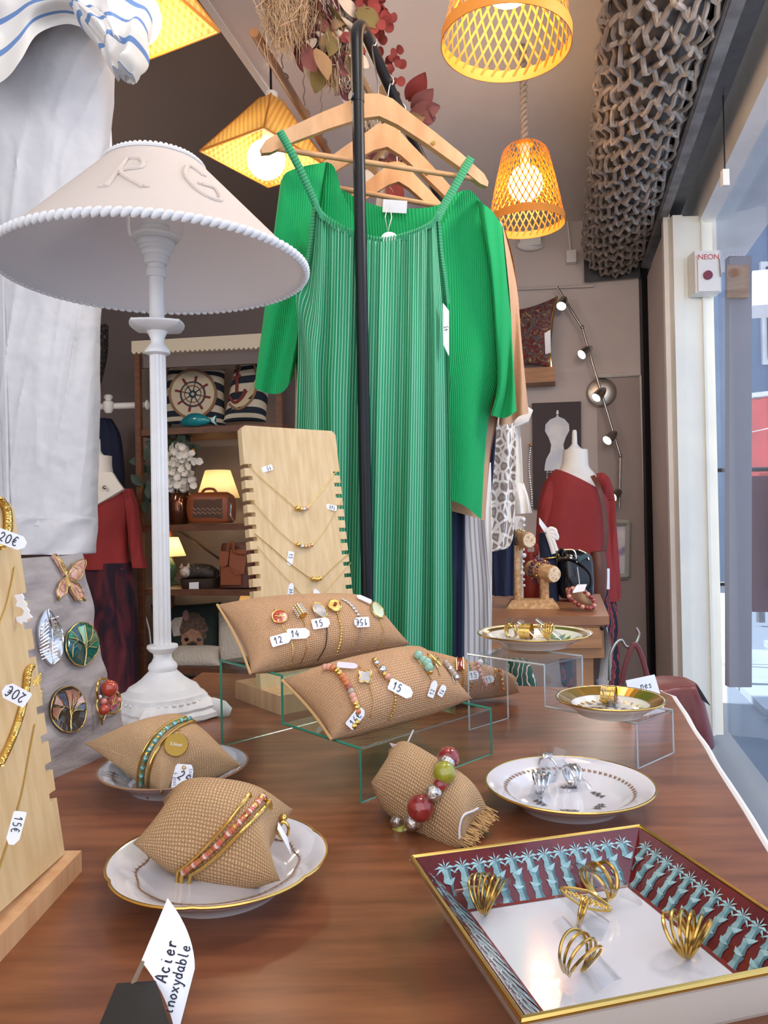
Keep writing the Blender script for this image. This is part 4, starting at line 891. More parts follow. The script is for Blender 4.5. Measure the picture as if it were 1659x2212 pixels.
# shoulder bag worn by the right mannequin
sb = thing('shoulder_bag', 'brown suede shoulder bag hung across the brick red jumper', 'bag', P(1290, 1290, 3.42))
b = MB(); b.tube(catmull([P(1280, 1028, 3.48), P(1296, 1060, 3.44), P(1306, 1110, 3.43), P(1309, 1160, 3.42), P(1304, 1200, 3.42)], 5), .012, 6, flat=.3, upv=(0, 1, 0)); part(b, 'strap', m_brownl, sb)
b = MB(); b.loft([(P(1277, 1192, 3.42), P(1307, 1190, 3.42), .03), (P(1274, 1230, 3.42), P(1310, 1225, 3.42), .05), (P(1275, 1290, 3.42), P(1308, 1280, 3.42), .05), (P(1282, 1312, 3.42), P(1300, 1310, 3.42), .03)], 24, 5, cap=(True, True)); part(b, 'body', m_brownl, sb)
b = MB(); b.slab([P(1303, 1228, 3.38), P(1303, 1272, 3.38), P(1317, 1273, 3.39), P(1317, 1228, 3.39)], .003); ct = solo(b, 'swing_tag', m_card, 'white swing tag at the right edge of the brown suede bag', 'tag', smooth=False)
# ---------------------------------------------------------------- right part of the back wall
# spotlight bar
sp_ = thing('spotlight_bar', 'jointed nickel wall light with five lit spots and a round rose', 'wall light', W(1299, 848, .0))
b = MB(); c = W(1299, 848, .02); Rw = Matrix((WE, V((0, 0, 1)), WE.cross(V((0, 0, 1))))).transposed()
b.lathe([(0, .03), (.05, .03), (.075, .022), (.086, .0), (.086, -.015), (0, -.015)], c, 36, Rw); part(b, 'rose', m_chrome, sp_)
seg = [[(1203, 620), (1257, 707)], [(1258, 708), (1278, 778), (1299, 848), (1322, 925), (1340, 984)], [(1340, 986), (1338, 1096)]]
for s in seg:
    b = MB(); b.tube([W(x, y, .11) for x, y in s], .007, 10); part(b, 'bar', m_chrome, sp_)
b = MB(); b.tube([W(1299, 848, .02), W(1299, 848, .11)], .012, 10); part(b, 'stem', m_chrome, sp_)
for x, y in ((1258, 707), (1340, 985)):
    b = MB(); b.sphere(W(x, y, .11), .012, 10, 8); part(b, 'joint', m_chrome, sp_)
for bx, by, hx, hy in ((1219, 645, 1213, 660), (1275, 752, 1254, 768), (1304, 842, 1285, 862), (1328, 936, 1311, 952), (1338, 1062, 1325, 1072)):
    a = W(bx, by, .12); e = W(hx, hy, .165); d = (e-a).normalized(); e2, e3 = perp(d); R = Matrix((e2, e3, d)).transposed()
    L = .085; b = MB(); b.lathe([(0, -.012), (.012, -.01), (.02, .005), (.027, .03), (.030, L*.9), (.027, L*.9), (.024, L*.8), (0, L*.8)], a, 22, R); h = part(b, 'spot_head', m_chrome, sp_)
    b = MB(); b.sphere(a+d*L*.84, (.0255, .0255, .008), 16, 8, R); part(b, 'lamp', m_spot, h); glow('spot_light', 'SPOT', a+d*(L+.01), 2, (1, .94, .86), sp_, .03, d, 2.2)
# small wooden shelf and paisley cushion
q = W(1165, 816, .07); ws = thing('wall_shelf', 'short oak wall shelf under the paisley cushion', 'shelf', q)
b = MB(); c0_, c1_ = W(1105, 817, .08), W(1199, 815, .08); mid = (c0_+c1_)/2; b.box(mid, ((c1_-c0_).length, .17, .085), -.226); part(b, 'board', m_wood2, ws, smooth=False)
def pillow(c00, c10, c11, c01, t, nu=24, nv=18, pinch=.1, pu=4., pv=2., scale=1., uoff=0., one=False):
    c00, c10, c11, c01 = map(V, (c00, c10, c11, c01)); n = (c10-c00).cross(c01-c00).normalized()
    if n.dot(CAM-c00) < 0: n = -n
    W_ = ((c10-c00).length+(c11-c01).length)/2; H_ = ((c01-c00).length+(c11-c10).length)/2
    def pt(u, v, s):
        uu = u*(1-pinch*(1-v*v)*u*u); vv = v*(1-pinch*(1-u*u)*v*v)
        h = t*(max(0, 1-abs(u)**pu))**.55*(max(0, 1-abs(v)**pv))**.5
        q = c00.lerp(c10, (uu+1)/2).lerp(c01.lerp(c11, (uu+1)/2), (vv+1)/2)
        return q+n*(h*s)
    mb = MB()
    def m(x): return sin((x*2-1)*pi/2)
    for s in (1, -1) if not one else (1,): mb.grid(lambda u, v: pt(m(u), m(v), s), nu, nv, uvf=lambda u, v: (u*W_*scale, v*H_*scale))
    return mb, pt
m_pais = ramp_mat('paisley', 'noise', 16., [(.3, '#2b3c44'), (.40, '#6d2a22'), (.47, '#7a3226'), (.53, '#4d6c74'), (.58, '#6a2a22'), (.66, '#c09a62')], .9, False, (1, 1, 1), None, 3.)
b, _ = pillow(W(1096, 792, .05), W(1190, 797, .14), W(1203, 640, .10), W(1096, 672, .02), .055); cu = thing('cushion', 'paisley cushion in rust and blue on the short oak wall shelf', 'cushion', W(1150, 795, .08)); part(b, 'cover', m_pais, cu)
b = MB(); b.tube([W(1190, 797, .14), W(1186, 740, .13), W(1192, 690, .12), W(1203, 640, .10)], .006, 6); part(b, 'gold_piping', m_gold, cu)
b = MB(); b.slab([W(1176, 720, .16), W(1178, 765, .16), W(1190, 762, .16), W(1189, 712, .16)], .003); part(b, 'tag', m_card, cu, smooth=False)
# dress form picture
pq = [W(1149, 871, .03), W(1152, 1100, .03), W(1256, 1100, .03), W(1255, 867, .03)]
pic = thing('picture', 'dark board picture of a white dress form on the back wall', 'picture', W(1200, 985, 0))
b = MB(); b.slab(pq, .03, WN); part(b, 'board', mat('plum_board', '#3c2c2f', .6), pic, smooth=False)
def flat(parent, name, pts, m, off, stuff=False, th=.002):
    b = MB(); b.slab([W(x, y, off) for x, y in pts], th, WN); return part(b, name, m, parent, smooth=False)
form = [(1204, 893), (1207, 900), (1219, 905), (1229, 916), (1230, 930), (1222, 945), (1217, 960), (1219, 975), (1227, 990), (1230, 1003), (1231, 1016)]
fl_ = [(1204-(x-1204)*1.03, y+1) for x, y in form]
flat(pic, 'dress_form_print', form+fl_[::-1][:-1], mat('print_white', '#e7e6e4', .7, noise=(9., '#c9cfdb')), .034)
flat(pic, 'finial_print', [(1203, 886), (1206, 886), (1207, 894), (1201, 894)], m_card, .034)
b = MB()
for k in range(6): x = 1182+k*9.5; b.tube([W(x, 1016, .034), W(x-1, 1062, .034)], .0012, 4)
for k in range(4): b.tube([W(1180, 1020+k*12, .034), W(1232, 1020+k*12, .034)], .0012, 4)
part(b, 'cage_print', m_card, pic)
# pale framed picture on the door
fp = thing('picture', 'small pale framed flower picture low on the wall right of the mannequin', 'picture', W(1340, 1190, 0))
b = MB()
for a, c in (((1322, 1128), (1358, 1130)), ((1358, 1130), (1356, 1245)), ((1356, 1245), (1322, 1247)), ((1322, 1247), (1322, 1128))): b.tube([W(*a, .03), W(*c, .03)], .018, 4)
part(b, 'frame', mat('sage_frame', '#aeb0a8', .6), fp)
flat(fp, 'print', [(1324, 1132), (1324, 1243), (1354, 1243), (1354, 1132)], ramp_mat('flower_print', 'noise', 14., [(.35, '#e9e6ea'), (.5, '#dcd8e4'), (.62, '#a99cc0'), (.7, '#8c84b4')], .6), .022)
# wooden rail pegs at the picture's left, chain strap
b = MB(); pk = W(1146, 962, .05); ch = thing('hanging_chain', 'thin silver chain strap hanging from a peg left of the dress form picture', 'chain', pk)
b = MB(); b.sphere(pk, .012, 8, 6); part(b, 'peg', m_wood2, ch); b = MB()
for i in range(26):
    p = W(1146-3*sin(i*.2), 968+i*5, .05); b.sphere(p, (.006, .004, .011), 6, 4)
part(b, 'links', m_silver, ch)
# ---------------------------------------------------------------- second table with its display
t2z = .75; tA, tB = TZ(880, 1338, t2z), TZ(1316, 1331, t2z); tC, tD = TZ(1296, 1283, t2z), TZ(960, 1290, t2z)
t2 = thing('display_table', 'light brown wooden drawer table at the right rear with cork display stands', 'table', (tA+tC)/2-V((0, 0, .75)))
b = MB(); b.slab([tA, tB, tC, tD], .022, V((0, 0, 1))); part(b, 'top', m_wood2t, t2, smooth=False)
e = (tB-tA).normalized(); nrm = V((-e.y, e.x, 0))
b = MB(); b.slab([tA+nrm*.01+V((0, 0, -.022)), tA+nrm*.01+V((0, 0, -.11)), tB+nrm*.01-e*.012+V((0, 0, -.11)), tB+nrm*.01-e*.012+V((0, 0, -.022))], (tD-tA).dot(nrm)-.03, -nrm); part(b, 'apron', m_wood2, t2, smooth=False)
L2 = (tB-tA).length
for k in range(2):
    s0 = .02+k*(L2/2); s1 = s0+L2/2-.04; b = MB(); o = tA-nrm*.002
    b.slab([o+e*s0+V((0, 0, -.03)), o+e*s0+V((0, 0, -.082)), o+e*s1+V((0, 0, -.082)), o+e*s1+V((0, 0, -.03))], .014, -nrm); dw = part(b, 'drawer', m_wood2, t2, smooth=False)
    b = MB(); b.sphere(o+e*(s0+s1)/2-nrm*.012+V((0, 0, -.055)), .011, 10, 8); part(b, 'knob', m_wood2t, dw)
b = MB(); b.sphere(tB-e*.02-nrm*.004+V((0, 0, -.03)), .006, 8, 6); part(b, 'stud', m_black, t2)
for p in (tA+e*.05+nrm*.05, tB-e*.06+nrm*.05, tC-e*.05-nrm*.05, tD+e*.05-nrm*.05):
    b = MB(); b.box(V((p.x, p.y, .32)), (.045, .045, .64)); part(b, 'leg', m_wood2, t2, smooth=False)
b = MB(); b.grid(lambda u, v: TZ(1314+6*sin(v*9), 1334, t2z)+nrm*(.02+u*.25)+e*.008*sin(u*14+v*5)+V((0, 0, -.03-v*.34)), 10, 10); solo(b, 'tablecloth', mat('white_cloth_scrap', '#dfe3ea', .9), 'white cloth hanging from the right end of the drawer table', 'cloth')
def on2(px, py): return TZ(px, py, t2z)
# cork T-bar stand
s0 = on2(1120, 1322); s1 = on2(1200, 1318)
tb = thing('bracelet_stand', 'pale cork bracelet stand with two T bars of different heights', 'display stand', (s0+s1)/2)
cb = (on2(1098, 1316)+on2(1200, 1306))/2; ex = (on2(1205, 1318)-on2(1098, 1318)).normalized(); ey = V((-ex.y, ex.x, 0))
b = MB(); w1, w2, h1 = .075, .05, .022
lo = [cb+ex*(sx_*w1)+ey*(sy*w2) for sx_, sy in ((-1, -1), (1, -1), (1, 1), (-1, 1))]; hi = [cb+ex*(sx_*w1*.8)+ey*(sy*w2*.7)+V((0, 0, h1)) for sx_, sy in ((-1, -1), (1, -1), (1, 1), (-1, 1))]
i0 = [b.addv(p) for p in lo]; i1 = [b.addv(p) for p in hi]; b.face(i0[::-1]); b.face(i1)
for k in range(4): j = (k+1) % 4; b.face((i0[k], i0[j], i1[j], i1[k]))
part(b, 'base', m_cork, tb, smooth=False)
D2 = cb.y; k2 = D2/F
posts = []
for px, ytop, rr, x0, y0, x1, y1, re in ((1118, 1178, 9, 1104, 1165, 1143, 1167, 17.5), (1177, 1250, 9.5, 1146, 1228, 1197, 1241, 18.5)):
    q = P(px, 1305, D2); a = P(x0, y0, D2+.07); c = P(x1, y1, D2-.03)
    b = MB(); b.tube([V((q.x, D2, t2z+.015)), V((q.x-(.004 if px < 1150 else 0), D2, P(px, ytop, D2).z))], rr*k2, 14); part(b, 'post', m_cork, tb)
    d = (c-a).normalized(); b = MB(); b.tube([a, a+d*.004, c-d*.005, c], [re*k2*.93, re*k2, re*k2, re*k2*.9], 20); part(b, 'bar', m_cork, tb)
    e2, e3 = perp(d); b = MB(); b.lathe([(re*k2*.88, 0), (re*k2*.86, .003), (0, .004)], c, 20, Matrix((e2, e3, d)).transposed()); part(b, 'end_cap', m_corkend, tb)
    posts.append((a, c, re*k2))
m_bead = {n_: mat('bead_'+n_, h_, .2, Coat_Weight=.6) for n_, h_ in (('plum', '#4e2f44'), ('rust', '#9c4a36'), ('red', '#8a2a28'), ('green', '#8d9128'), ('stone', '#a99a8a'), ('peach', '#d99a80'), ('aqua', '#8fb8a2'), ('orange', '#c96f34'))}
def bead_loop(name, label, cat, pts, r, mats, closed=True, root=None, alt=None):
    t = root or thing(name, label, cat, sum(pts, V((0, 0, 0)))/len(pts)-V((0, 0, r)))
    for i, p in enumerate(pts):
        b = MB(); b.sphere(p, r if not alt else alt[i % len(alt)], 10, 8); part(b, 'bead', mats[i % len(mats)], t)
    b = MB(); b.tube(pts, .0008, 4, closed=closed); part(b, 'thread', m_trim, t); return t
def around(a, c, s, r, n, tilt=0., ph0=0.):
    d = (c-a).normalized(); e2, e3 = perp(d); o = a.lerp(c, s)
    return [o+(e2*cos(2*pi*k/n+ph0)+e3*sin(2*pi*k/n+ph0))*r+d*(tilt*cos(2*pi*k/n)) for k in range(n)]
a, c, r_b = posts[1]
bead_loop('bead_bracelet', 'plum bead bracelet around the lower cork T bar', 'bracelet', around(a, c, .34, r_b+.008, 17, .004), .006, [m_bead['plum'], m_bead['plum'], m_bead['rust']])
bead_loop('bead_bracelet', 'brown and gold bead bracelet beside the plum one on the lower cork bar', 'bracelet', around(a, c, .56, r_b+.006, 22, .006), .0042, [m_bead['rust'], m_gold, m_bead['plum']])
a, c, r_b = posts[0]
bead_loop('bead_bracelet', 'gold bead bracelet around the upper cork T bar', 'bracelet', around(a, c, .45, r_b+.005, 22, .004), .004, [m_gold, m_goldp, m_bead['stone']])
# white stand with pearl chain behind, red bag, navy roll, black bag, scarf, cone bracelet
q = on2(1127, 1296); wj = thing('jewellery_stand', 'white upright board with a pearl chain behind the taller cork bar', 'display stand', q)
b = MB(); b.slab([P(1112, 1115, q.y), V((P(1112, 1295, q.y).x, q.y, t2z)), V((P(1131, 1295, q.y).x, q.y, t2z)), P(1131, 1115, q.y)], .012); part(b, 'board', m_white, wj, smooth=False)
b = MB()
for i in range(12): b.sphere(P(1130+2*sin(i*1.3), 1122+i*13, q.y-.015), .005 if i % 3 else .008, 8, 6)
part(b, 'pearls', m_card, wj, stuff=True); b = MB(); b.tube([P(1130, 1112, q.y-.015), P(1131, 1270, q.y-.015)], .0018, 5); part(b, 'chain', m_gold, wj)
q = on2(1146, 1291); rbag = thing('handbag', 'small red leather handbag between the cork bars on the drawer table', 'handbag', q)
k3 = q.y/F; b = MB(); b.loft([(P(1134, 1192, q.y), P(1160, 1192, q.y), .025), (P(1130, 1230, q.y), P(1166, 1230, q.y), .04), (P(1128, 1270, q.y), P(1168, 1270, q.y), .045), (P(1130, 1289, q.y), P(1166, 1289, q.y), .04)], 24, 5, cap=(True, True)); part(b, 'body', m_redl, rbag)
b = MB(); b.tube(catmull([P(1136, 1200, q.y-.03), P(1135, 1182, q.y-.03), P(1147, 1172, q.y-.03), P(1159, 1182, q.y-.03), P(1158, 1200, q.y-.03)], 4), .008, 6, flat=.5); part(b, 'handle', m_redl, rbag)
q = on2(1191, 1298); nr = thing('fabric_roll', 'upright navy display arm with a cream bow and gold bangle', 'display stand', q)
b = MB(); a = V((q.x, q.y, t2z)); c = P(1180, 1150, q.y); b.tube([a, a.lerp(c, .4), a.lerp(c, .8), c], [.024, .024, .026, .022], 18); part(b, 'arm', m_navyp, nr)
bgl = MB(); m_ = P(1186, 1204, q.y); bgl.tube([m_+V((.031*cos(x), .031*sin(x), .003*cos(x))) for x in [i*pi/12 for i in range(24)]], .0028, 6, closed=True); bgl.box(m_+V((.030, -.012, 0)), (.012, .02, .022)); solo(bgl, 'bangle', m_gold, 'gold bangle around the upright navy display arm', 'bangle')
b = MB()
for pl in ([(1180, 1150), (1190, 1142), (1200, 1148), (1190, 1156)], [(1184, 1152), (1194, 1168), (1202, 1190)], [(1182, 1152), (1190, 1175), (1196, 1196)], [(1180, 1152), (1198, 1150), (1203, 1163), (1190, 1156)]): b.tube(catmull([P(x, y, q.y-.032) for x, y in pl], 4), .007, 8, flat=.5)
solo(b, 'ribbon_bow', m_cream, 'cream ribbon bow tied on the upright navy display arm', 'ribbon')
b = MB(); b.slab([P(1165, 1118, q.y-.03), P(1165, 1132, q.y-.03), P(1179, 1154, q.y-.02), P(1184, 1142, q.y-.02)], .002); solo(b, 'swing_tag', m_card, 'white swing tag above the navy display arm', 'tag', smooth=False)
q = on2(1243, 1297); bb_ = thing('handbag', 'black patent handbag with rounded sides on the drawer table', 'handbag', q)
b = MB(); b.loft([(P(1208, 1184, q.y), P(1264, 1190, q.y), .03), (P(1204, 1196, q.y), P(1274, 1204, q.y), .055), (P(1203, 1240, q.y), P(1277, 1245, q.y), .065), (P(1204, 1275, q.y), P(1276, 1280, q.y), .062), (P(1210, 1290, q.y), P(1270, 1293, q.y), .05)], 40, 6, cap=(True, True), pw=.5); part(b, 'body', m_blackl, bb_)
b = MB(); b.tube(catmull([P(1206, 1208, q.y-.06), P(1230, 1206, q.y-.068), P(1250, 1214, q.y-.068), P(1272, 1236, q.y-.06), P(1276, 1262, q.y-.06), P(1264, 1284, q.y-.06)], 5), .006, 6); part(b, 'strap', m_blackl, bb_)
b = MB(); b.tube(catmull([P(1218, 1188, q.y-.052), P(1240, 1190, q.y-.06), P(1246, 1215, q.y-.072)], 5), .003, 6); b.tube(catmull([P(1250, 1188, q.y-.04), P(1266, 1196, q.y-.05), P(1272, 1210, q.y-.06)], 5), .003, 6); part(b, 'zip', m_chrome, bb_)
b = MB(); b.slab([P(1249, 1203, q.y-.075), P(1249, 1214, q.y-.075), P(1272, 1203, q.y-.07), P(1268, 1195, q.y-.07)], .004); part(b, 'zip_pull', mat('dark_green_pull', '#2f4a48', .4), bb_, smooth=False)
q = on2(1250, 1316); cn = thing('burlap_cone', 'burlap display cone lying on the drawer table', 'display cushion', q)
b, _ = pillow(V((*P(1222, 1282, q.y).xy, t2z+.06)), V((*P(1250, 1302, q.y-.05).xy, t2z+.075)), V((*P(1290, 1318, q.y-.03).xy, t2z+.01)), V((*P(1236, 1300, q.y).xy, t2z+.02)), .02); part(b, 'cover', m_burlapf, cn)
cc = V((*P(1252, 1302, q.y-.03).xy, t2z+.036)); pts = [cc+V((.036*cos(x), -.02+.012*sin(x), .022*sin(x)-.014*cos(x))) for x in [i*2*pi/20 for i in range(20)]]
bead_loop('bead_bracelet', 'red bead bracelet on the burlap cone at the front of the drawer table', 'bracelet', pts, .0065, [m_bead['red'], m_bead['rust'], m_bead['red'], m_bead['peach']])
b = MB(); b.slab([P(1237, 1278, q.y-.06), P(1238, 1281, q.y-.06), P(1262, 1277, q.y-.07), P(1268, 1262, q.y-.06), P(1247, 1263, q.y-.05)], .0015); tg = solo(b, 'swing_tag', m_card, 'white swing tag standing beside the red bead bracelet', 'tag', smooth=False)
b = MB(); b.tube([P(1252, 1264, q.y-.055), P(1250, 1245, 2.3), P(1247, 1225, 2.3)], .0012, 4); solo(b, 'tag_string', m_trim, 'white string from the black patent handbag to its tag', 'string')
# ---------------------------------------------------------------- shelf unit at the left rear
OF = .62
def Q(px, py, o=OF): return W(px, py, o)
su = thing('shelf_unit', 'dark brown wooden shelf unit at the rear behind the lamp, with a scalloped cream valance', 'shelf', V((Q(450, 1460).x, Q(450, 1460).y, 0)))
for x0, x1 in ((292, 303), (596, 608)):
    for o in (OF, OF-.34):
        a, c = Q(x0, 745, OF), Q(x1, 745, OF); off = WN*(o-OF)
        b = MB(); m_ = (a+c)/2+off; b.box(V((m_.x, m_.y, m_.z/2)), ((c-a).length, .03, m_.z), -.226); part(b, 'upright', m_shelfw, su, smooth=False)
zs = []
for y in (922, 1132, 1272, 1442):
    a, c = Q(298, y), Q(605, y-3); z = Q(420, y).z; zs.append(z)
    b = MB(); m_ = (a+c)/2-WN*.18; b.box(V((m_.x, m_.y, z-.02)), ((c-a).length*1.0, .37, .036), -.226); part(b, 'board', m_shelfw, su, smooth=False)
b = MB(); n_ = 30
top = []; bot = []
for i in range(n_*6+1):
    t = i/(n_*6); x = 284+t*(600-284); top.append(Q(x, 737-19*t, OF+.03)); k = (i % 6)/6; bot.append(Q(x, 760-13*t+5*abs(sin(pi*i/6)), OF+.03))
for i in range(n_*6): b.slab([top[i], bot[i], bot[i+1], top[i+1]], .015, WN)
part(b, 'valance', mat('cream_valance', '#d5c9b2', .7), su, smooth=False)
b = MB(); a, c = Q(300, 770, OF-.02), Q(600, 756, OF-.02); b.slab([a, a-V((0, 0, .07)), c-V((0, 0, .07)), c], .02, WN); part(b, 'top_rail', m_dark, su, smooth=False)
b = MB(); b.slab([W(303, 745, .02), W(303, 1460, .02), W(600, 1460, .02), W(600, 745, .02)], .012, WN); part(b, 'back_panel', mat('warm_grey_back', '#94857a', .85), su, smooth=False)
b = MB(); b.tube([Q(378, 1140, .2), Q(472, 1205, .2), Q(520, 1245, .25)], .009, 6); part(b, 'brace', m_chrome, su)
def shz(i, px, o=.34): z = zs[i]; y = 1106-(z-CAM.z)/4.4*F; p = W(px, y, o); p.z = z; return p
kq = Q(450, 900).y/F
# nautical cushions
m_ticks = stripe_mat('navy_ticking_stripe', '#c9bea9', '#1b2532', .072, .5, 1, .9)
def wp(x, y, o): return W(x, y, o)
b, f = pillow(wp(352, 917, .40), wp(488, 919, .40), wp(486, 798, .26), wp(362, 793, .26), .07, pinch=.06); c1 = thing('cushion', 'navy striped cushion with a ship wheel in a rope ring, top shelf', 'cushion', shz(0, 425, .4)); part(b, 'cover', m_ticks, c1)
nb_ = b.bvh()
def ringpx(cx, cy, rx, ry, n=28): return [(cx+rx*cos(2*pi*i/n), cy+ry*sin(2*pi*i/n)) for i in range(n)]
d = MB(); decal(d, nb_, ringpx(417, 852, 48, 50), .002, .001); part(d, 'round_panel', mat('ecru_panel', '#cdbfa4', .9), c1, smooth=False)
d = MB(); pp = hits(nb_, ringpx(417, 852, 49, 51, 40), .004, 1); d.tube(pp, .009, 6, closed=True); part(d, 'rope_print', mat('rope_print', '#8f6e55', .9), c1)
d = MB()
for r_, w_ in ((26, .006), (18, .010), (6, .008)): d.tube(hits(nb_, ringpx(417, 852, r_, r_), .004, 1), w_ if r_ != 18 else .004, 5, closed=True, flat=.4)
for k in range(8):
    a_ = k*pi/4+.2; d.tube(hits(nb_, [(417+4*cos(a_), 852+4*sin(a_)), (417+24*cos(a_), 852+24*sin(a_))], .004, 1), .004, 5)
part(d, 'wheel_print', mat('wheel_navy', '#34404c', .9), c1)
d = MB()
for k in range(8):
    a_ = k*pi/4+.2; d.tube(hits(nb_, [(417+27*cos(a_), 852+27*sin(a_)), (417+38*cos(a_), 852+38*sin(a_))], .004, 1), .008, 5)
part(d, 'handle_print', mat('wheel_red', '#7e3433', .9), c1)
d = MB(); d.tube(hits(nb_, ringpx(417, 852, 22, 22), .003, 1), .012, 5, closed=True, flat=.3); part(d, 'wheel_rim_print', mat('wheel_rim', '#c9a88c', .9), c1)
b, f = pillow(wp(482, 912, .44), wp(574, 912, .40), wp(590, 775, .24), wp(508, 790, .26), .08, pinch=.06); c2 = thing('cushion', 'navy striped cushion with a red anchor, right end of the top shelf', 'cushion', shz(0, 530, .4)); part(b, 'cover', m_ticks, c2); nb_ = b.bvh()
d = MB(); decal(d, nb_, [(488, 870), (497, 805), (520, 785), (548, 782), (556, 815), (548, 850), (520, 878), (500, 885)], .002, .001); part(d, 'panel', mat('ecru_panel2', '#c4b490', .9), c2, smooth=False)
d = MB()
for pl in ([(514, 800), (512, 850)], [(506, 818), (520, 812)], [(497, 858), (508, 870), (524, 858), (530, 842)]): d.tube(hits(nb_, pl, .004, 3), .010, 5)
part(d, 'anchor_print', mat('anchor_red', '#7a3430', .9), c2)
d = MB(); d.tube(hits(nb_, ringpx(516, 795, 4, 5, 12), .004, 1), .005, 5, closed=True); d.tube(hits(nb_, [(490, 868), (515, 884), (545, 862), (556, 820), (548, 785)], .004, 4), .008, 6); part(d, 'rope_print', mat('rope_print2', '#8f6e55', .9), c2)
# turquoise fish
q = shz(0, 425, .62); fk = lambda x, y: V((W(x, y, .62).x, W(x, y, .62).y, q.z+(913-y)*kq*.98))
fi = thing('fish_ornament', 'turquoise glazed fish ornament in front of the ship wheel cushion', 'ornament', q)
b = MB(); b.loft([(fk(390, 901), fk(390, 905), .01), (fk(397, 893), fk(397, 911), .03), (fk(412, 884), fk(412, 913), .045), (fk(430, 884), fk(430, 913), .045), (fk(444, 890), fk(444, 910), .03), (fk(453, 897), fk(453, 906), .015)], 24, 5, cap=(True, True), dv=V((0, 1, 0))); part(b, 'body', mat('turquoise_glaze', '#13707c', .15, noise=(12., '#1c8a92')), fi)
b = MB(); b.slab([fk(451, 900), fk(468, 912), fk(463, 902), fk(466, 890), fk(452, 899)], .02); part(b, 'tail', mat('turquoise_tail', '#187c86', .15), fi, smooth=False)
# glass vase with white flowers
q = shz(1, 388, .55); kz = q.y/F
vs_ = thing('flower_vase', 'copper glass vase of white silk hydrangea on the middle shelf', 'vase', q)
b = MB(); b.lathe([(.0, 0), (.05, 0), (.075, .05), (.08, .10), (.07, .16), (.062, .18), (.058, .18), (.066, .15), (.074, .10), (.0, .02)], q, 28, None, lambda a, r, z: 1+.04*sin(a*6+z*60)); part(b, 'vase', mat('copper_glass', '#6b4330', .08, .75), vs_)
rf = random.Random(4)
pet = MB(); pet.grid(lambda u, v: V(((u-.5)*sin(pi*min(1, .1+v*.9))**.6, v-.1, .25*(u-.5)**2*4+.2*v*v)), 3, 3); m_pet = mat('white_petal', '#e9e3d8', .8); pm = mesh_of(pet, 'petal', V((0, 0, 0)), m_pet, True)
for i in range(130):
    th = rf.uniform(0, 6.28); cpx = rf.gauss(388, 15); cpy = rf.uniform(968, 1055); pp = P(cpx, cpy, q.y-.05+rf.uniform(-.07, .05))
    o = bpy.data.objects.new('petal', pm); COL.objects.link(o); o.parent = vs_
    o.matrix_local = Matrix.Translation(pp-q) @ Matrix.Rotation(rf.uniform(0, 6.28), 4, 'Y') @ Matrix.Rotation(rf.uniform(-.8, .8)-pi/2*.2, 4, 'X') @ Matrix.Rotation(pi/2, 4, 'X') @ Matrix.Diagonal((.045, .045, .045, 1))
b = MB()
for i in range(9): b.tube(catmull([q+V((rf.gauss(0, .02), rf.gauss(0, .02), .05)), P(rf.gauss(380, 14), 1000, q.y), P(rf.gauss(372, 26), rf.uniform(930, 975), q.y)], 5), .004, 5)
part(b, 'stems', mat('leaf_dark', '#2f3a2c', .7), vs_)
lfm = mesh_of(lb, 'leaf', V((0, 0, 0)), mat('silk_leaf', '#3c4a3c', .7), True)
for i in range(34):
    x, y = (rf.gauss(385, 22), rf.uniform(940, 985)) if i < 18 else (rf.gauss(318, 7), rf.uniform(985, 1090)); pp = P(x, y, q.y+rf.uniform(-.06, .06)); o = bpy.data.objects.new('leaf', lfm); COL.objects.link(o); o.parent = vs_
    o.matrix_local = Matrix.Translation(pp-q) @ Matrix.Rotation(rf.uniform(0, 6.28), 4, 'Y') @ Matrix.Rotation(pi/2+rf.uniform(-.5, .5), 4, 'X') @ Matrix.Diagonal((.09, .09, .09, 1))
b = MB(); b.sphere(P(417, 974, q.y-.06), .014, 8, 6); part(b, 'orange_bud', mat('orange_bud', '#c97a2a', .6), vs_)
# lamps on the shelves
m_lsh = translucent('cream_lampshade', '#f1dfbb', .5)
def small_lamp(q, rb_, rt2, zb_, zt_, bodym, prof, label, pw=3.):
    t = thing('table_lamp', label, 'table lamp', q)
    b = MB(); b.lathe([(rb_, zb_), (rt2, zt_)], q, 36, cap=False); part(b, 'lamp_shade', m_lsh, t)
    b = MB(); b.lathe(prof, q, 28); part(b, 'body', bodym, t)
    b = MB(); b.sphere(q+V((0, 0, (zb_+zt_)/2-.01)), .03, 14, 10); part(b, 'bulb', emit('shelf_bulb', '#ffdfa8', pw*.8), t)
    b = MB(); b.tube([q+V((0, 0, prof[-1][1]-.01)), q+V((0, 0, (zb_+zt_)/2-.03))], .012, 8); part(b, 'lamp_holder', m_gold, t); return t
q = shz(1, 472, .28); kz = q.y/F
small_lamp(q, 46*kz, 27*kz, .155, .325, mat('tan_ceramic', '#b98c5c', .4), [(0, 0), (.05, 0), (.055, .01), (.03, .02), (.045, .06), (.04, .11), (.015, .15)], 'lit lamp with a yellow cream shade behind the zigzag handbag', 34.)
q = shz(2, 366, .35)
small_lamp(q, 36*kz, 20*kz, .175, .29, mat('green_ceramic', '#4c6b4a', .15), [(0, 0), (.06, 0), (.06, .01), (.025, .025), (.04, .06), (.048, .10), (.035, .13), (.012, .165)], 'small lit lamp with a white shade and green base, lower shelf', 40.)
q = shz(3, 548, .3); t = thing('table_lamp', 'pale yellow lampshade peeping out behind the bamboo necklace board', 'table lamp', q)
b = MB(); b.lathe([(.12, .22), (.06, .42)], q, 32, cap=False); part(b, 'lamp_shade', m_lsh, t); b = MB(); b.lathe([(0, 0), (.07, 0), (.03, .03), (.05, .1), (.012, .2), (.012, .26)], q, 24); part(b, 'body', m_plastic, t)
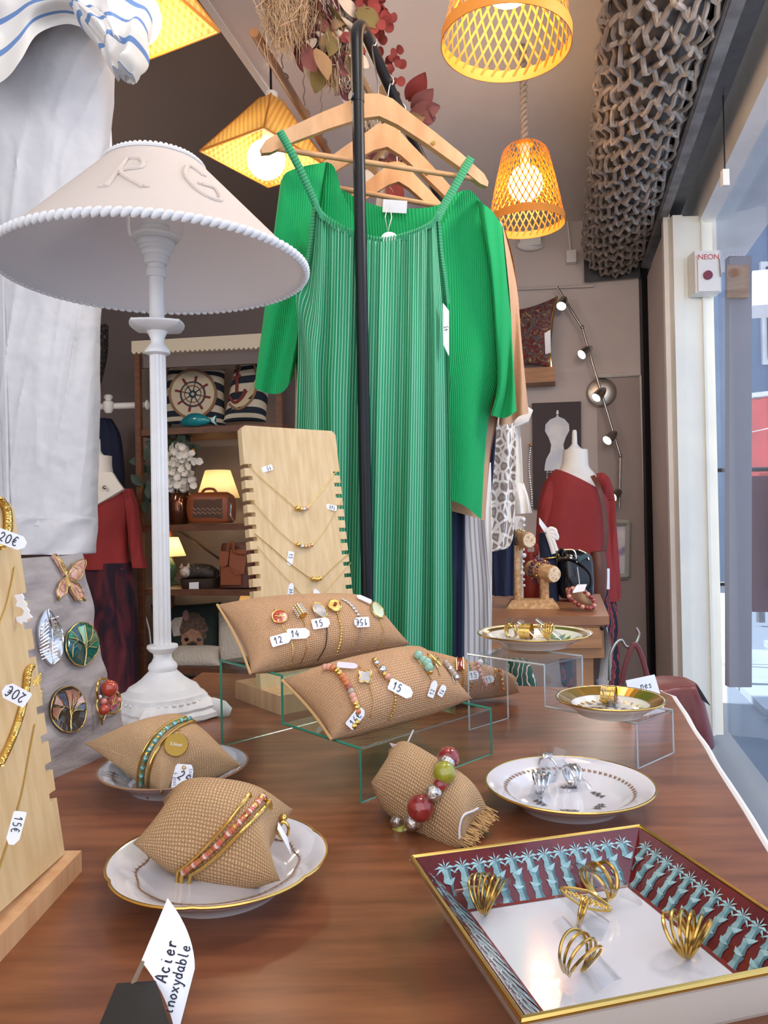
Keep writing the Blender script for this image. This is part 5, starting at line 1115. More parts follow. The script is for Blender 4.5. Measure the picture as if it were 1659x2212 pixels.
b = MB(); b.sphere(q+V((0, 0, .3)), .03, 12, 8); part(b, 'bulb', emit('shelf_bulb3', '#ffd28a', 10.), t)
# zigzag handbag
q = shz(1, 455, .58); zh = thing('handbag', 'brown leather handbag with a woven zigzag panel, middle shelf', 'handbag', q)
hq = lambda x, y, o=0.: V((W(x, y, .58).x, W(x, y, .58).y, q.z+(1131-y)*kz))+WN*o
b = MB(); b.loft([(hq(424, 1068), hq(490, 1068), .04), (hq(412, 1076), hq(502, 1078), .07), (hq(409, 1100), hq(505, 1102), .075), (hq(412, 1122), hq(503, 1124), .07), (hq(418, 1130), hq(498, 1130), .06)], 44, 6, cap=(True, True), pw=.5, dv=WN); part(b, 'body', m_tan, zh); nb_ = b.bvh()
d = MB(); decal(d, nb_, [(419, 1080), (417, 1118), (481, 1120), (480, 1078)], .003, .001); part(d, 'panel', mat('woven_panel_brown', '#5b4334', .9), zh, smooth=False)
d = MB()
for y0 in (1100, 1108): d.tube([p for p in (hit(nb_, 418+i*5.2, y0+(2.5 if i % 2 else -2.5), .005)[0] for i in range(13)) if p], .0035, 4)
part(d, 'zigzag_print', mat('zigzag_pink', '#a5836f', .9), zh)
d = MB(); d.tube(catmull([hq(440, 1072, .03), hq(448, 1062, .03), hq(466, 1062, .03), hq(474, 1072, .03)], 4), .008, 6); part(d, 'handle', m_tan, zh)
d = MB(); d.tube(catmull([hq(500, 1080, .04), hq(508, 1095, .06), hq(507, 1115, .06), hq(515, 1127, .06)], 4), .006, 6); part(d, 'chain_strap', m_chrome, zh)
# cat in a tray, satchel
q = shz(2, 432, .5); lq = lambda x, y, o=0.: V((W(x, y, .5).x, W(x, y, .5).y, q.z+(1270-y)*kz))+WN*o
tr2 = thing('basket', 'dark oblong basket with a small price card on the lower shelf', 'basket', q)
b = MB(); b.loft([(lq(396, 1252), lq(476, 1250), .09), (lq(397, 1262), lq(474, 1262), .088), (lq(399, 1270), lq(472, 1270), .08)], 36, 4, cap=(False, True), pw=.6, dv=WN); part(b, 'tray', mat('dark_wicker', '#3a2c22', .8, bump=(60, .5, .006)), tr2)
b = MB(); b.slab([lq(426, 1258, .10), lq(426, 1271, .10), lq(446, 1271, .10), lq(446, 1257, .10)], .003, WN); part(b, 'price_card', m_card, tr2, smooth=False)
ca = thing('cat_figurine', 'brown and white lying cat figurine in the dark basket', 'ornament', lq(430, 1250))
m_cat = ramp_mat('tabby', 'noise', 26., [(.3, '#2a2521'), (.48, '#4a4038'), (.6, '#2c2825'), (.7, '#8c7c6c')], .6)
b = MB(); b.loft([(lq(395, 1240), lq(395, 1250), .03), (lq(405, 1226), lq(403, 1252), .05), (lq(425, 1222), lq(425, 1252), .06), (lq(450, 1224), lq(452, 1252), .06), (lq(468, 1234), lq(468, 1252), .04)], 26, 5, cap=(True, True), dv=WN); part(b, 'body', m_cat, ca)
b = MB(); h_ = lq(409, 1238, .05); b.sphere(h_, (.034, .034, .034), 14, 10); b.sphere(h_+V((.0, -.03, -.01)), (.016, .014, .013), 8, 6)
for s in (-1, 1): b.lathe([(.014, 0), (.008, .014), (0, .028)], h_+V((.02*s, 0, .026)), 8)
part(b, 'head', mat('cat_face', '#a08468', .6, noise=(30., '#d9cdbc')), ca)
q5 = shz(2, 512, .55); sq_ = lambda x, y, o=0.: V((W(x, y, .55).x, W(x, y, .55).y, q.z+(1270-y)*kz))+WN*o
sa = thing('satchel', 'brown leather satchel standing on the lower shelf beside the cat', 'satchel', q5)
b = MB(); b.loft([(sq_(484, 1180), sq_(548, 1178), .05), (sq_(482, 1190), sq_(550, 1190), .06), (sq_(480, 1230), sq_(550, 1230), .065), (sq_(480, 1268), sq_(550, 1268), .06)], 36, 5, cap=(True, True), pw=.5, dv=WN); part(b, 'body', m_brownl, sa)
b = MB(); b.slab([sq_(487, 1195, .075), sq_(487, 1222, .085), sq_(495, 1228, .085), sq_(505, 1222, .085), sq_(507, 1195, .075)], .01, WN); b.slab([sq_(509, 1192, .075), sq_(508, 1222, .085), sq_(520, 1242, .085), sq_(540, 1240, .085), sq_(546, 1192, .075)], .01, WN); part(b, 'flap', m_tan, sa, smooth=False)
b = MB(); b.slab([sq_(489, 1226, .075), sq_(489, 1262, .075), sq_(532, 1262, .075), sq_(532, 1226, .075)], .012, WN); part(b, 'pocket', m_tan, sa, smooth=False)
b = MB(); b.tube(catmull([sq_(505, 1195, .08), sq_(508, 1182, .09), sq_(518, 1180, .09), sq_(520, 1196, .09), sq_(545, 1200, .09)], 4), .009, 6, flat=.5); part(b, 'handle', m_tan, sa)
# bottom: dog cushion, white fluffy cushions
q = shz(3, 400, .3)
b, f = pillow(wp(330, 1432, .42), wp(476, 1432, .42), wp(478, 1300, .24), wp(326, 1306, .24), .06, pinch=.07); dc = thing('cushion', 'dark green photo cushion printed with a small terrier dog, bottom shelf', 'cushion', q); part(b, 'cover', mat('photo_dark_green', '#16201e', .85, noise=(4., '#22302a')), dc); nb_ = b.bvh()
def dd(pts, m, o, nm='dog_print'): d = MB(); decal(d, nb_, pts, .001, o); return part(d, nm, m, dc, smooth=False)
m_f1 = mat('terrier_tan', '#a97f66', .95, noise=(40., '#8d6650')); m_f2 = mat('terrier_grey', '#6f5748', .95, noise=(50., '#4d3d34')); m_f3 = mat('terrier_cream', '#c9bdb0', .95, noise=(30., '#b5a797'))
dd([(368, 1345), (378, 1335), (400, 1332), (405, 1350), (395, 1372), (375, 1375)], m_f3, .001)
rgd = random.Random(2)
def blob(cx, cy, rx, ry, n=26, j=.12): return [(cx+rx*(1+rgd.uniform(-j, j))*cos(2*pi*i/n), cy+ry*(1+rgd.uniform(-j, j))*sin(2*pi*i/n)) for i in range(n)]
dd(blob(418, 1360, 30, 34), m_f2, .002); dd(blob(416, 1386, 24, 26), m_f1, .003); dd(blob(402, 1330, 7, 12), mat('pink_ear', '#9a6f66', .9), .003)
dd(blob(416, 1398, 13, 13, j=.05), m_f2, .004); dd(blob(417, 1397, 9, 8, j=.03), mat('dog_nose', '#17120f', .4), .005, 'nose_print')
for x in (404, 431): dd(blob(x, 1382, 5, 4, 14, .03), mat('dog_eye', '#15100d', .3), .005, 'eye_print')
def fluffy(c00, c10, c11, c01, t, label, o):
    b, f = pillow(c00, c10, c11, c01, t, 26, 20, .05); th = thing('cushion', label, 'cushion', o); part(b, 'cover', mat('fluffy_white', '#cfc5b6', .95, bump=(60, .9, .01)), th)
fluffy(wp(365, 1438, .56), wp(476, 1438, .56), wp(474, 1396, .44), wp(366, 1398, .44), .05, 'flat fluffy white cushion lying in front of the dog cushion', shz(3, 420, .5))
fluffy(wp(472, 1434, .46), wp(560, 1434, .46), wp(552, 1325, .30), wp(472, 1322, .30), .06, 'cream cushion standing right of the dog cushion', shz(3, 515, .4))
b = MB(); b.tube(catmull([Q(308, 1285, .5), Q(311, 1320, .5), Q(322, 1360, .5), Q(327, 1410, .5)], 5), .006, 5); sw = thing('lamp_flex', 'white lamp flex with an inline switch hanging below the lower shelf', 'cable', Q(311, 1320, .5)); part(b, 'flex', m_plastic, sw)
b = MB(); b.tube([Q(311, 1296, .5), Q(311, 1318, .5)], .012, 8, flat=.6); part(b, 'switch', m_plastic, sw)
# curtain pole and hanging garments at the left rear
cp_ = thing('curtain_pole', 'white painted pole with turned finials behind the left mannequin', 'pole', P(262, 878, 4.5))
b = MB(); b.tube([P(170, 880, 4.55), P(318, 875, 4.5)], .02, 12); part(b, 'pole', m_plastic, cp_)
b = MB(); q = P(234, 876, 4.5); b.lathe([(0, -.05), (.018, -.045), (.03, -.02), (.03, .02), (.015, .03), (.028, .05), (.02, .062), (0, .065)], q, 16); part(b, 'bracket', m_plastic, cp_)
b = MB(); q = P(318, 875, 4.5); b.sphere(q, (.012, .03, .03), 10, 8); part(b, 'finial', m_plastic, cp_)
def hang(label, m, rows, Y, name='garment'):
    t = thing(name, label, 'clothes', P((rows[-1][0]+rows[-1][1])/2, rows[-1][2], Y)); b = MB(); b.loft([(P(l, y, Y), P(r, y, Y), .05) for l, r, y in rows], 30, 6, lambda s, a, x: .012*sin(a*6)); part(b, 'cloth', m, t)
hang('dark navy garment hanging on the white pole behind the left mannequin', m_navyp, [(215, 240, 905), (205, 258, 940), (195, 266, 1000), (195, 268, 1060), (200, 266, 1200)], 4.75)
hang('dark animal print dress hanging high between the trousers and lamp column', ramp_mat('dark_leopard', 'vor', 30., [(0., '#1d1a1c'), (.2, '#2c2526'), (.3, '#6d5d4c')], .9), [(190, 231, 702), (180, 230, 760), (175, 220, 810), (175, 208, 850)], 4.4)
hang('maroon garment hanging at the far left edge behind the white trousers', mat('dark_maroon_cloth', '#3a1a20', .9), [(-60, 12, 640), (-60, 14, 800), (-60, 30, 1000), (-60, 40, 1300)], 3.0)
# ---------------------------------------------------------------- the jewellery table
ZT = .75; Z = V((0, 0, 1))
e0, e1 = TZ(1659, 1842, ZT), TZ(1451, 1504, ZT); de = (e0-e1).normalized(); near = e0+de*.45
tp = [near, TZ(1470, 1519, ZT)*.0+e1, TZ(1430, 1492, ZT), TZ(1240, 1486, ZT), TZ(820, 1470, ZT), TZ(438, 1452, ZT), TZ(392, 1482, ZT), V((-.47, 1.0, ZT)), V((-.50, .05, ZT))]
jt = thing('display_table', 'large dark stained wooden table in front, covered with jewellery displays', 'table', V((-.02, .65, 0)))
b = MB(); b.slab(tp[::-1], .028, Z); tob = part(b, 'top', m_table, jt, smooth=False)
b = MB(); q = [V((p.x*.93-.001, .66+(p.y-.66)*.94, ZT-.028)) for p in tp]; b.slab(q[::-1], .09, Z); part(b, 'apron', m_table, jt, smooth=False)
for p in (near.lerp(e1, .1), tp[2].lerp(tp[3], .3), tp[5], V((-.44, .12, 0))):
    b = MB(); b.tube([V((p.x*.88, .65+(p.y-.65)*.88, 0)), V((p.x*.88, .65+(p.y-.65)*.88, ZT-.1))], [.02, .028], 12); part(b, 'leg', m_table, jt)
b = MB(); ep = [near.lerp(e1, i/40)+V((.004+.0007*sin(i*.9), 0, -.004+.0006*sin(i*1.3))) for i in range(41)]+[TZ(1462, 1508, ZT)*.0+e1+V((-.004, .03, -.004)), TZ(1430, 1492, ZT)+V((0, .004, -.004))]
b.tube(ep, .0042, 8); part(b, 'white_edging', m_trim, jt, 'loose white edging along the right side of the table top')
# ---- stepped glass riser with green edges
def riser(P0, PB, PW, h, name, label, mg, me, th=.003):
    """P0 front foot, PB back foot, PW far end of the front foot; two steps"""
    pd = PB-P0; wv = PW-P0; t = thing(name, label, 'display riser', P0+wv*.5+pd*.5)
    prof = [(0, 0), (0, h), (.5, h), (.5, 2*h), (1, 2*h), (1, 0)]
    L = pd.length
    def pt(s, z, k): return P0+pd*s+wv*k+Z*z
    names = ('front_leg', 'lower_shelf', 'middle_riser', 'upper_shelf', 'back_leg')
    for i in range(5):
        (s0, z0), (s1, z1) = prof[i], prof[i+1]; b = MB(); o = []
        q = [pt(s0, z0, 0), pt(s0, z0, 1), pt(s1, z1, 1), pt(s1, z1, 0)]; b.poly(q); part(b, names[i], mg, t, smooth=False)
    b = MB(); wn = wv.normalized()
    for k in (0, 1):
        b.tube([pt(s, z, k) for s, z in prof], th*.5, 4, upv=wn)
    for s, z in ((0, 0), (1, 0)): b.tube([pt(s, z, 0), pt(s, z, 1)], th*.28, 4)
    part(b, 'polished_edge', me, t, smooth=False)
    b = MB()
    for s, z in ((0, h), (.5, 2*h)): b.tube([pt(s, z-.0004, 0), pt(s, z-.0004, 1)], th*.42, 6)
    part(b, 'bent_corner', mg, t)
    return pt
g0, gw, gb = TZ(780, 1734, ZT), TZ(1062, 1629, ZT), TZ(480, 1612, ZT)
hg = P(775, 1617, g0.y).z-ZT
gpt = riser(g0, gb, gw, hg, 'glass_riser', 'stepped clear glass riser with green edges carrying two long burlap cushions', m_gls, m_glsedge)
a0, aw, ab = TZ(1378, 1661, ZT), TZ(1455, 1626, ZT), TZ(1014, 1577, ZT)
ha = P(1376, 1563, a0.y).z-ZT
apt = riser(a0, ab, aw, ha, 'acrylic_riser', 'stepped clear acrylic riser at the right carrying two gilt plates', m_acr, m_acredge)
# ---- bamboo boards with notched edges
def notched(o, ex, ey, wbot, wtop, h, th, notches_l, notches_r, nd_=.011, nw=.0055):
    """outline of a board, slots cut in its edges at the given heights"""
    def xl(z): return -(wbot+(wtop-wbot)*z/h)/2
    L = []; R = []
    for z in sorted(notches_l):
        L += [(xl(z-nw/2), z-nw/2), (xl(z)+nd_, z-nw/2), (xl(z)+nd_, z+nw/2), (xl(z+nw/2), z+nw/2)]
    for z in sorted(notches_r):
        R += [(-xl(z-nw/2), z-nw/2), (-xl(z)-nd_, z-nw/2), (-xl(z)-nd_, z+nw/2), (-xl(z+nw/2), z+nw/2)]
    out = [(-xl(0), 0)]+R+[(-xl(h-.006), h-.006), (-xl(h)-.006, h)]+[(xl(h)+.006, h), (xl(h-.006), h-.006)]+L[::-1]+[(xl(0), 0)]
    n = ex.cross(ey).normalized(); P3 = [o+ex*x+ey*z for x, z in out]
    # fill as strips so the concave outline triangulates cleanly
    f = MB(); f.slab(P3, th, n); return f, n
# centre board
F1, F0 = TZ(605, 1545, ZT), TZ(508, 1508, ZT); wdir = V((F1-F0).cross(Z)).normalized()
if wdir.x < 0: wdir = -wdir
nb1 = thing('necklace_board', 'upright bamboo necklace board with notched edges behind the long burlap cushions', 'necklace stand', F1.lerp(F0, .5)+wdir*.088)
b = MB(); hb = .026; b.slab([F0+Z*hb, F1+Z*hb, F1+wdir*.176+Z*hb, F0+wdir*.176+Z*hb], hb, Z); part(b, 'base', m_bamboo2, nb1, smooth=False)
b0_ = F1.lerp(F0, .42)+Z*hb; topL = P(513, 918, b0_.y+.045)
ey_ = (V((0, 0, topL.z))-V((0, 0, b0_.z))); bk = (F0-F1).normalized()
eyv = (Z*(topL.z-b0_.z)+bk*.055); H1 = eyv.length; eyv.normalize()
wl1 = .172
nl = [H1-.062-i*.0182 for i in range(15)]; nr_ = [H1-.070-i*.0182 for i in range(14)]
o1 = b0_+wdir*(wl1/2+.004)
b, n1 = notched(o1, wdir, eyv, wl1+.004, wl1-.004, H1, .013, nl, nr_, .0125, .0062)
part(b, 'board', m_bamboo, nb1, smooth=False)
bb1 = MB(); bb1.poly([o1-wdir*.1, o1+wdir*.1, o1+wdir*.1+eyv*H1, o1-wdir*.1+eyv*H1]); B1 = bb1.bvh()
def tag(px, py, Y, ang, txt, label, w_=.021, h_=.0105, bvh=None, off=.0015, m=None, tilt=0.):
    if bvh:
        q, n = hit(bvh, px, py, off)
        if q is None: bvh = None
    if bvh:
        e1, e2, nn = frame_px(px, py, q.y, ang)
        n = (n+nn*.6).normalized(); e1 = (e1-n*e1.dot(n)).normalized(); e2 = n.cross(e1)
    else:
        q = P(px, py, Y); e1, e2, n = frame_px(px, py, Y, ang)
    t = thing('price_tag', label, 'price tag', q)
    o = [(-w_/2, -h_*.5), (w_*.32, -h_*.5), (w_/2, -h_*.2), (w_/2, h_*.2), (w_*.32, h_*.5), (-w_/2, h_*.5), (-w_*.55, h_*.4), (-w_*.55, -h_*.4)]
    b = MB(); b.slab([q+e1*x+e2*y for x, y in o], .0006, n); part(b, 'card', m or m_card, t, smooth=False)
    if txt:
        b = MB(); hh = h_*.62; write(b, txt, q-e1*(w_*.38)-e2*hh*.5+n*.0004, e1, e2, hh, hh*.055, adv=.85); part(b, 'lettering', m_ink, t)
    return t
def chain_on(bvh, pxs, r, m, label, cat='necklace', off=.0012, beads=None, n=8, bead=True, extra=None, name=None):
    pts = hits(bvh, pxs, off, n)
    t = thing(name or cat, label, cat, pts[len(pts)//2])
    b = MB()
    if bead:
        dist = 0; step = r*2.2; last = pts[0]; dense = catmull(pts, 4)
        b.tube(dense, r*.55, 4)
        for p in dense:
            if (p-last).length > step: b.sphere(p, r, 5, 4); last = p
    else: b.tube(pts, r, 6)
    part(b, 'chain', m, t, stuff=False)
    for (px, py, rr, mm) in beads or []:
        q, nn = hit(bvh, px, py, off+rr*.7)
        if q is None: continue
        k = MB(); k.sphere(q, rr, 10, 8); part(k, 'bead', mm, t)
    return t
k1 = 1.1/F
chain_on(B1, [(535, 1003), (560, 1030), (600, 1065), (640, 1098), (662, 1098), (695, 1060), (731, 1012)], .0007, m_gold, 'gold necklace with gold and white beads, topmost on the upright bamboo board',
         beads=[(640, 1099, .0042, m_gold), (648, 1101, .0035, m_goldp), (654, 1101, .0034, m_silver), (660, 1099, .0036, m_bead['peach'])])
chain_on(B1, [(541, 1078), (570, 1112), (605, 1150), (640, 1178), (665, 1181), (680, 1172), (705, 1140), (738, 1082)], .0007, m_goldp, 'fine gold necklace with five small beads, second on the upright bamboo board',
         beads=[(642, 1177, .0036, m_gold), (650, 1181, .0034, m_silver), (658, 1181, .003, m_goldp), (665, 1180, .003, m_bead['peach']), (671, 1178, .003, m_goldp)])
chain_on(B1, [(550, 1153), (585, 1182), (625, 1217), (675, 1252), (692, 1251), (720, 1225), (753, 1196)], .0006, m_gold, 'gold necklace with a barrel of rings, third on the upright bamboo board', bead=False,
         beads=[(674, 1251, .0036, m_gold), (679, 1252, .0036, m_gold), (684, 1252, .0036, m_gold), (689, 1250, .0036, m_gold)])
chain_on(B1, [(555, 1180), (590, 1220), (630, 1262), (665, 1302), (675, 1304), (690, 1290), (720, 1258), (757, 1216)], .0006, m_goldp, 'fine gold chain necklace, lowest on the upright bamboo board')
tag(575, 1013, 1.1, 198, '15', 'upside down tag reading 15 on the topmost necklace of the bamboo board', bvh=B1, w_=.018, h_=.0085)
tag(714, 1096, 1.1, 170, '16\u20ac', 'tag reading 16\u20ac at the right end of the second necklace', bvh=B1, w_=.018, h_=.0085)
tag(626, 1207, 1.1, -100, '15', 'hanging tag reading 15 on the third necklace of the bamboo board', bvh=B1, w_=.020, h_=.0095)
tag(627, 1275, 1.1, 82, '16\u20ac', 'hanging tag reading 16\u20ac on the lowest necklace', bvh=B1, w_=.021, h_=.0085)
tag(682, 1284, 1.08, 135, '15', 'shaded tag reading 15 just above the upper long burlap cushion', bvh=B1, w_=.018, h_=.008, off=.006)
# left board on its wooden bar
q0 = TZ(177, 1882, ZT); hbar = P(177, 1837, q0.y).z-ZT
lb_ = thing('necklace_board', 'large bamboo necklace board on a pale wooden bar at the left edge', 'necklace stand', q0-V((.03, .1, 0)))
q1 = TZ(-60, 2200, ZT); dbar = (q1-q0).normalized(); dbar = V((-.02, -1, 0)).normalized(); sd = V((-1, .02, 0))
b = MB(); b.slab([q0+Z*hbar, q0+sd*.052+Z*hbar, q0+sd*.052+dbar*.36+Z*hbar, q0+dbar*.36+Z*hbar], hbar, Z); part(b, 'bar', m_bamboo2, lb_, smooth=False)
bo = TZ(112, 1848, ZT+hbar); tp_ = P(22, 1195, bo.y+.012)
ev = (tp_-bo); Hb = ev.length/.86; ev.normalize(); ex2 = V((.0, -1, 0)); ex2 = (ex2-ev*ex2.dot(ev)).normalized()
Wb = .30
zsn = [.045+i*.0215 for i in range(int((Hb-.09)/.0215))]
b, n2 = notched(bo+ex2*(Wb/2), ex2, ev, Wb, Wb-.01, Hb, .010, zsn, [], .011, .006)
nsgn = 1 if n2.x > 0 else -1
part(b, 'board', m_bamboo, lb_, smooth=False)
bb2 = MB(); o_ = bo+ex2*(Wb/2)+(V((0, 0, 0)) if n2.x > 0 else -n2*.010); bb2.poly([o_-ex2*.2, o_+ex2*.2, o_+ex2*.2+ev*(Hb+.1), o_-ex2*.2+ev*(Hb+.1)]); B2 = bb2.bvh()
def rope_chain(pxs, r, label, off=.003):
    pts = hits(B2, pxs, off, 14)
    if len(pts) < 3: return
    t = thing('necklace', label, 'necklace', pts[len(pts)//2])
    for k in range(3):
        b = MB(); o = []
        e, g = perp((pts[-1]-pts[0]).normalized())
        for i, p in enumerate(catmull(pts, 3)): a = i*.55+k*2*pi/3; o.append(p+e*(cos(a)*r)+g*(sin(a)*r*.7))
        b.tube(o, r*.62, 6); part(b, 'strand', m_gold, t)
rope_chain([(-10, 1655), (12, 1610), (28, 1570), (40, 1530), (48, 1490), (52, 1455), (60, 1440)], .0017, 'thick twisted gold rope necklace low on the left bamboo board')
rope_chain([(-8, 1080), (6, 1100), (10, 1130), (6, 1160), (-8, 1185)], .0024, 'thick twisted gold rope necklace high at the left frame edge')
chain_on(B2, [(-5, 1350), (10, 1310), (22, 1260), (28, 1225)], .0006, m_gold, 'fine gold chain necklace high on the left bamboo board', bead=False)
chain_on(B2, [(-6, 1880), (20, 1800), (45, 1710), (62, 1620), (72, 1565)], .0006, m_gold, 'fine gold chain necklace low on the left bamboo board', bead=False)
tag(24, 1166, .53, -22, '20\u20ac', 'tag reading 20\u20ac near the top of the left bamboo board', .020, .010)
tag(33, 1500, .52, 152, '20\u20ac', 'tag reading 20\u20ac on the thick rope necklace of the left bamboo board', .017, .0105)
tag(34, 1790, .47, -96, '15\u20ac', 'tag hanging from the fine chain low on the left bamboo board', .018, .0075)
b = MB(); zp = [(30, 1286), (47, 1282), (52, 1292), (50, 1296), (58, 1306), (56, 1311), (64, 1320), (62, 1325), (70, 1334), (58, 1338), (57, 1345), (50, 1342), (47, 1349), (35, 1341), (35, 1333), (48, 1330), (52, 1320), (46, 1313), (33, 1309), (37, 1298)]
b.slab([P(x, y, .565) for x, y in zp][::-1], .0012); solo(b, 'notched_card', m_card, 'white card with a zigzag edge sticking out behind the left bamboo board', 'card', smooth=False)
# ---- brooch pad
pB0, pB1 = TZ(92, 1700, ZT), TZ(292, 1606, ZT); pT0, pT1 = P(22, 1206, .80), P(186, 1194, .94)
pdn = (pB1-pB0).cross(pT0-pB0).normalized()
if pdn.dot(CAM-pB0) < 0: pdn = -pdn
def padpt(u, v, s):
    q = pB0.lerp(pB1, u).lerp(pT0.lerp(pT1, u), v); bul = .012*(1-abs(2*u-1)**3)*(1-abs(2*v-1)**4)
    sag = .030*sin(pi*v)*u if 0 else 0
    q = q+(pB0-pB1).normalized()*(.014*sin(pi*min(1, v*1.1))**2*(u-.2))
    return q+pdn*(s*(bul+.003)-.010+(.0022*sin(v*38+u*6)*sin(u*7+v*3)+.0018*sin(v*23-u*9) if s > 0 else 0))
pdt = thing('brooch_pad', 'padded grey linen board pinned with brooches beside the left bamboo board', 'display pad', (pB0+pB1)/2)
b = MB(); b.grid(lambda u, v: padpt(u, v, 1), 26, 40); b.grid(lambda u, v: padpt(u, v, -1), 10, 12)
n0_ = len(b.v)
for k in range(40):
    pass
part(b, 'cover', m_linen, pdt); PB = b.bvh()
def brooch(label, px, py): return thing('brooch', label, 'brooch', hit(PB, px, py, 0)[0])
def bz_(t, name, pxs, m, th, off): b = MB(); decal(b, PB, pxs, th, off); part(b, name, m, t, smooth=False)
def bl_(t, name, lines, m, r, off, closed=False, n=5):
    b = MB()
    for l in lines:
        p = hits(PB, l, off, n)
        if len(p) > 1: b.tube(p, r, 6, closed=closed)
    part(b, name, m, t)
# butterfly
bf = brooch('gold butterfly brooch with peach and violet enamel at the top of the grey pad', 140, 1250)
m_wing = ramp_mat('wing_enamel', 'noise', 90., [(.3, '#7a4a5a'), (.45, '#c98a74'), (.6, '#e0b39c'), (.75, '#9c6f8c')], .2)
m_wingd = mat('smoky_enamel', '#6f6552', .2)
wings = [[(134, 1246), (122, 1225), (108, 1203), (112, 1201), (124, 1214), (133, 1230)], [(136, 1252), (146, 1232), (160, 1218), (176, 1212), (172, 1236), (158, 1254), (144, 1258)], [(134, 1252), (122, 1262), (117, 1280), (122, 1295), (134, 1285), (138, 1268)], [(140, 1258), (158, 1262), (168, 1276), (172, 1294), (160, 1298), (148, 1282)]]
for w_ in wings:
    bz_(bf, 'wing', w_, m_wing, .0012, .004); 
bl_(bf, 'wing_frame', [w_+[w_[0]] for w_ in wings], m_goldp, .0007, .0055, n=3)
cen = [(128, 1222), (158, 1236), (125, 1280), (160, 1280)]
bl_(bf, 'wing_veins', [[(136, 1250), p] for w_ in wings for p in w_[1:-1]][::2]+[[(118, 1215), (128, 1222), (131, 1236)], [(150, 1228), (160, 1234), (158, 1246)], [(122, 1272), (128, 1280), (136, 1276)], [(154, 1272), (160, 1282), (166, 1284)]], m_goldp, .00035, .0056, n=2)
bl_(bf, 'body', [[(134, 1240), (137, 1256), (141, 1272)]], m_goldp, .0015, .006)
bl_(bf, 'antennae', [[(135, 1242), (131, 1230), (126, 1222)], [(136, 1242), (141, 1232), (147, 1226)]], m_gold, .0006, .007)
bl_(bf, 'tails', [[(121, 1294), (118, 1302)], [(168, 1294), (176, 1302)]], m_gold, .0016, .005)
# silver leaf
lf = brooch('silver ribbed leaf brooch left of the green tree brooch', 100, 1380)
lo_ = [(97, 1318), (112, 1336), (124, 1360), (129, 1390), (124, 1420), (110, 1438), (100, 1434), (86, 1412), (78, 1385), (77, 1358), (85, 1334)]
bz_(lf, 'blade', [(q.x, q.y) for q in catmull([V((x, y, 0)) for x, y in lo_], 4, True)], m_silver, .002, .003)
bl_(lf, 'rim', [[(q.x, q.y) for q in catmull([V((x, y, 0)) for x, y in lo_], 3, True)]], m_silver, .0008, .0055, n=1)
bl_(lf, 'ribs', [[(102+.5*i-8+0, 1330+i*8.2), (102-14-8*sin(i*.25)-3, 1340+i*7.2-12*0+8)] for i in range(1, 12)]+[[(99+i*.6, 1330+i*8), (116+5*sin(i*.28), 1322+i*8.3)] for i in range(1, 13)], m_silver, .0007, .0055, n=2)
bl_(lf, 'midrib', [[(97, 1318), (102, 1360), (106, 1400), (108, 1436)]], m_silver, .0007, .0058)
# oval trees
def tree_brooch(label, c, rx, ry, base, segs, cols, hy):
    t = brooch(label, *c); cx, cy = c
    oval = [(cx+rx*cos(2*pi*i/36)-0.0*sin(2*pi*i/36), cy+ry*sin(2*pi*i/36)) for i in range(36)]
    bz_(t, 'base', oval, base, .0025, .002); bl_(t, 'rim', [oval+[oval[0]]], m_gold, .0007, .0045, n=1)
    for i, s in enumerate(segs): bz_(t, 'enamel', [(cx+x*rx, cy+y*ry) for x, y in s], cols[i % len(cols)], .0008, .0046)
    tr_ = [[(.05, .97), (.1, .6), (.12, .3), (.05, .05), (-.3, -.12), (-.85, -.2)], [(.12, .3), (.3, .1), (.8, .1)], [(.05, .05), (-.05, -.3), (-.3, -.75)], [(.12, .25), (.2, -.2), (.1, -.85)], [(.2, -.1), (.5, -.4), (.55, -.8)], [(-.3, -.12), (-.5, -.4), (-.75, -.6)], [(.3, .1), (.6, -.15), (.9, -.25)], [(-.3, -.12), (-.6, .15), (-.65, .55)]]
    bl_(t, 'branches', [[(cx+x*rx, cy+y*ry) for x, y in l] for l in tr_], m_goldp, .0005, .0058); bl_(t, 'trunk', [[(cx+x*rx, cy+y*ry) for x, y in tr_[0][:4]]], m_goldp, .0009, .006)
segs = [[(-.85, -.25), (-.35, -.15), (-.5, -.4), (-.75, -.6)], [(-.3, -.2), (-.05, -.0), (-.1, -.3), (-.3, -.7), (-.7, -.62), (-.48, -.4)], [(0, -.05), (.1, .1), (.17, -.2), (.1, -.85), (-.25, -.8), (-.02, -.3)], [(.2, .0), (.25, -.2), (.5, -.45), (.55, -.75), (.15, -.9), (.22, -.2)], [(.3, .05), (.6, -.2), (.9, -.25), (.75, -.6), (.55, -.42)], [(.35, .12), (.6, -.1), (.93, -.2), (.96, .05), (.8, .08)], [(-.9, -.15), (-.35, -.08), (-.62, .15), (-.68, .5), (-.9, .2)]]
ec = lambda n_, c, c2: mat(n_, c, .12, noise=(60., c2), Coat_Weight=.5)
tree_brooch('oval green enamel tree of life brooch on the grey pad', (171, 1393), 35, 45, ec('en_teal', '#14504a', '#0f4440'), segs, [ec('en_g1', '#2f7a5c', '#3c8a66'), ec('en_g2', '#174a50', '#1f5a5c'), ec('en_g3', '#7fb892', '#a5d0b0'), ec('en_g4', '#2a6a4c', '#1f5a40'), ec('en_g5', '#5a6a4c', '#7a8a5c')], 0)
tree_brooch('oval brown and pink tree of life brooch, lower on the grey pad', (142, 1533), 38, 51, ec('en_brown', '#3b3228', '#44392e'), segs, [ec('en_p1', '#b98a80', '#d8b8b0'), ec('en_p2', '#4a4a58', '#5a5a6a'), ec('en_p3', '#a8755e', '#c48c74'), ec('en_p4', '#8a5a48', '#a87058')], 0)
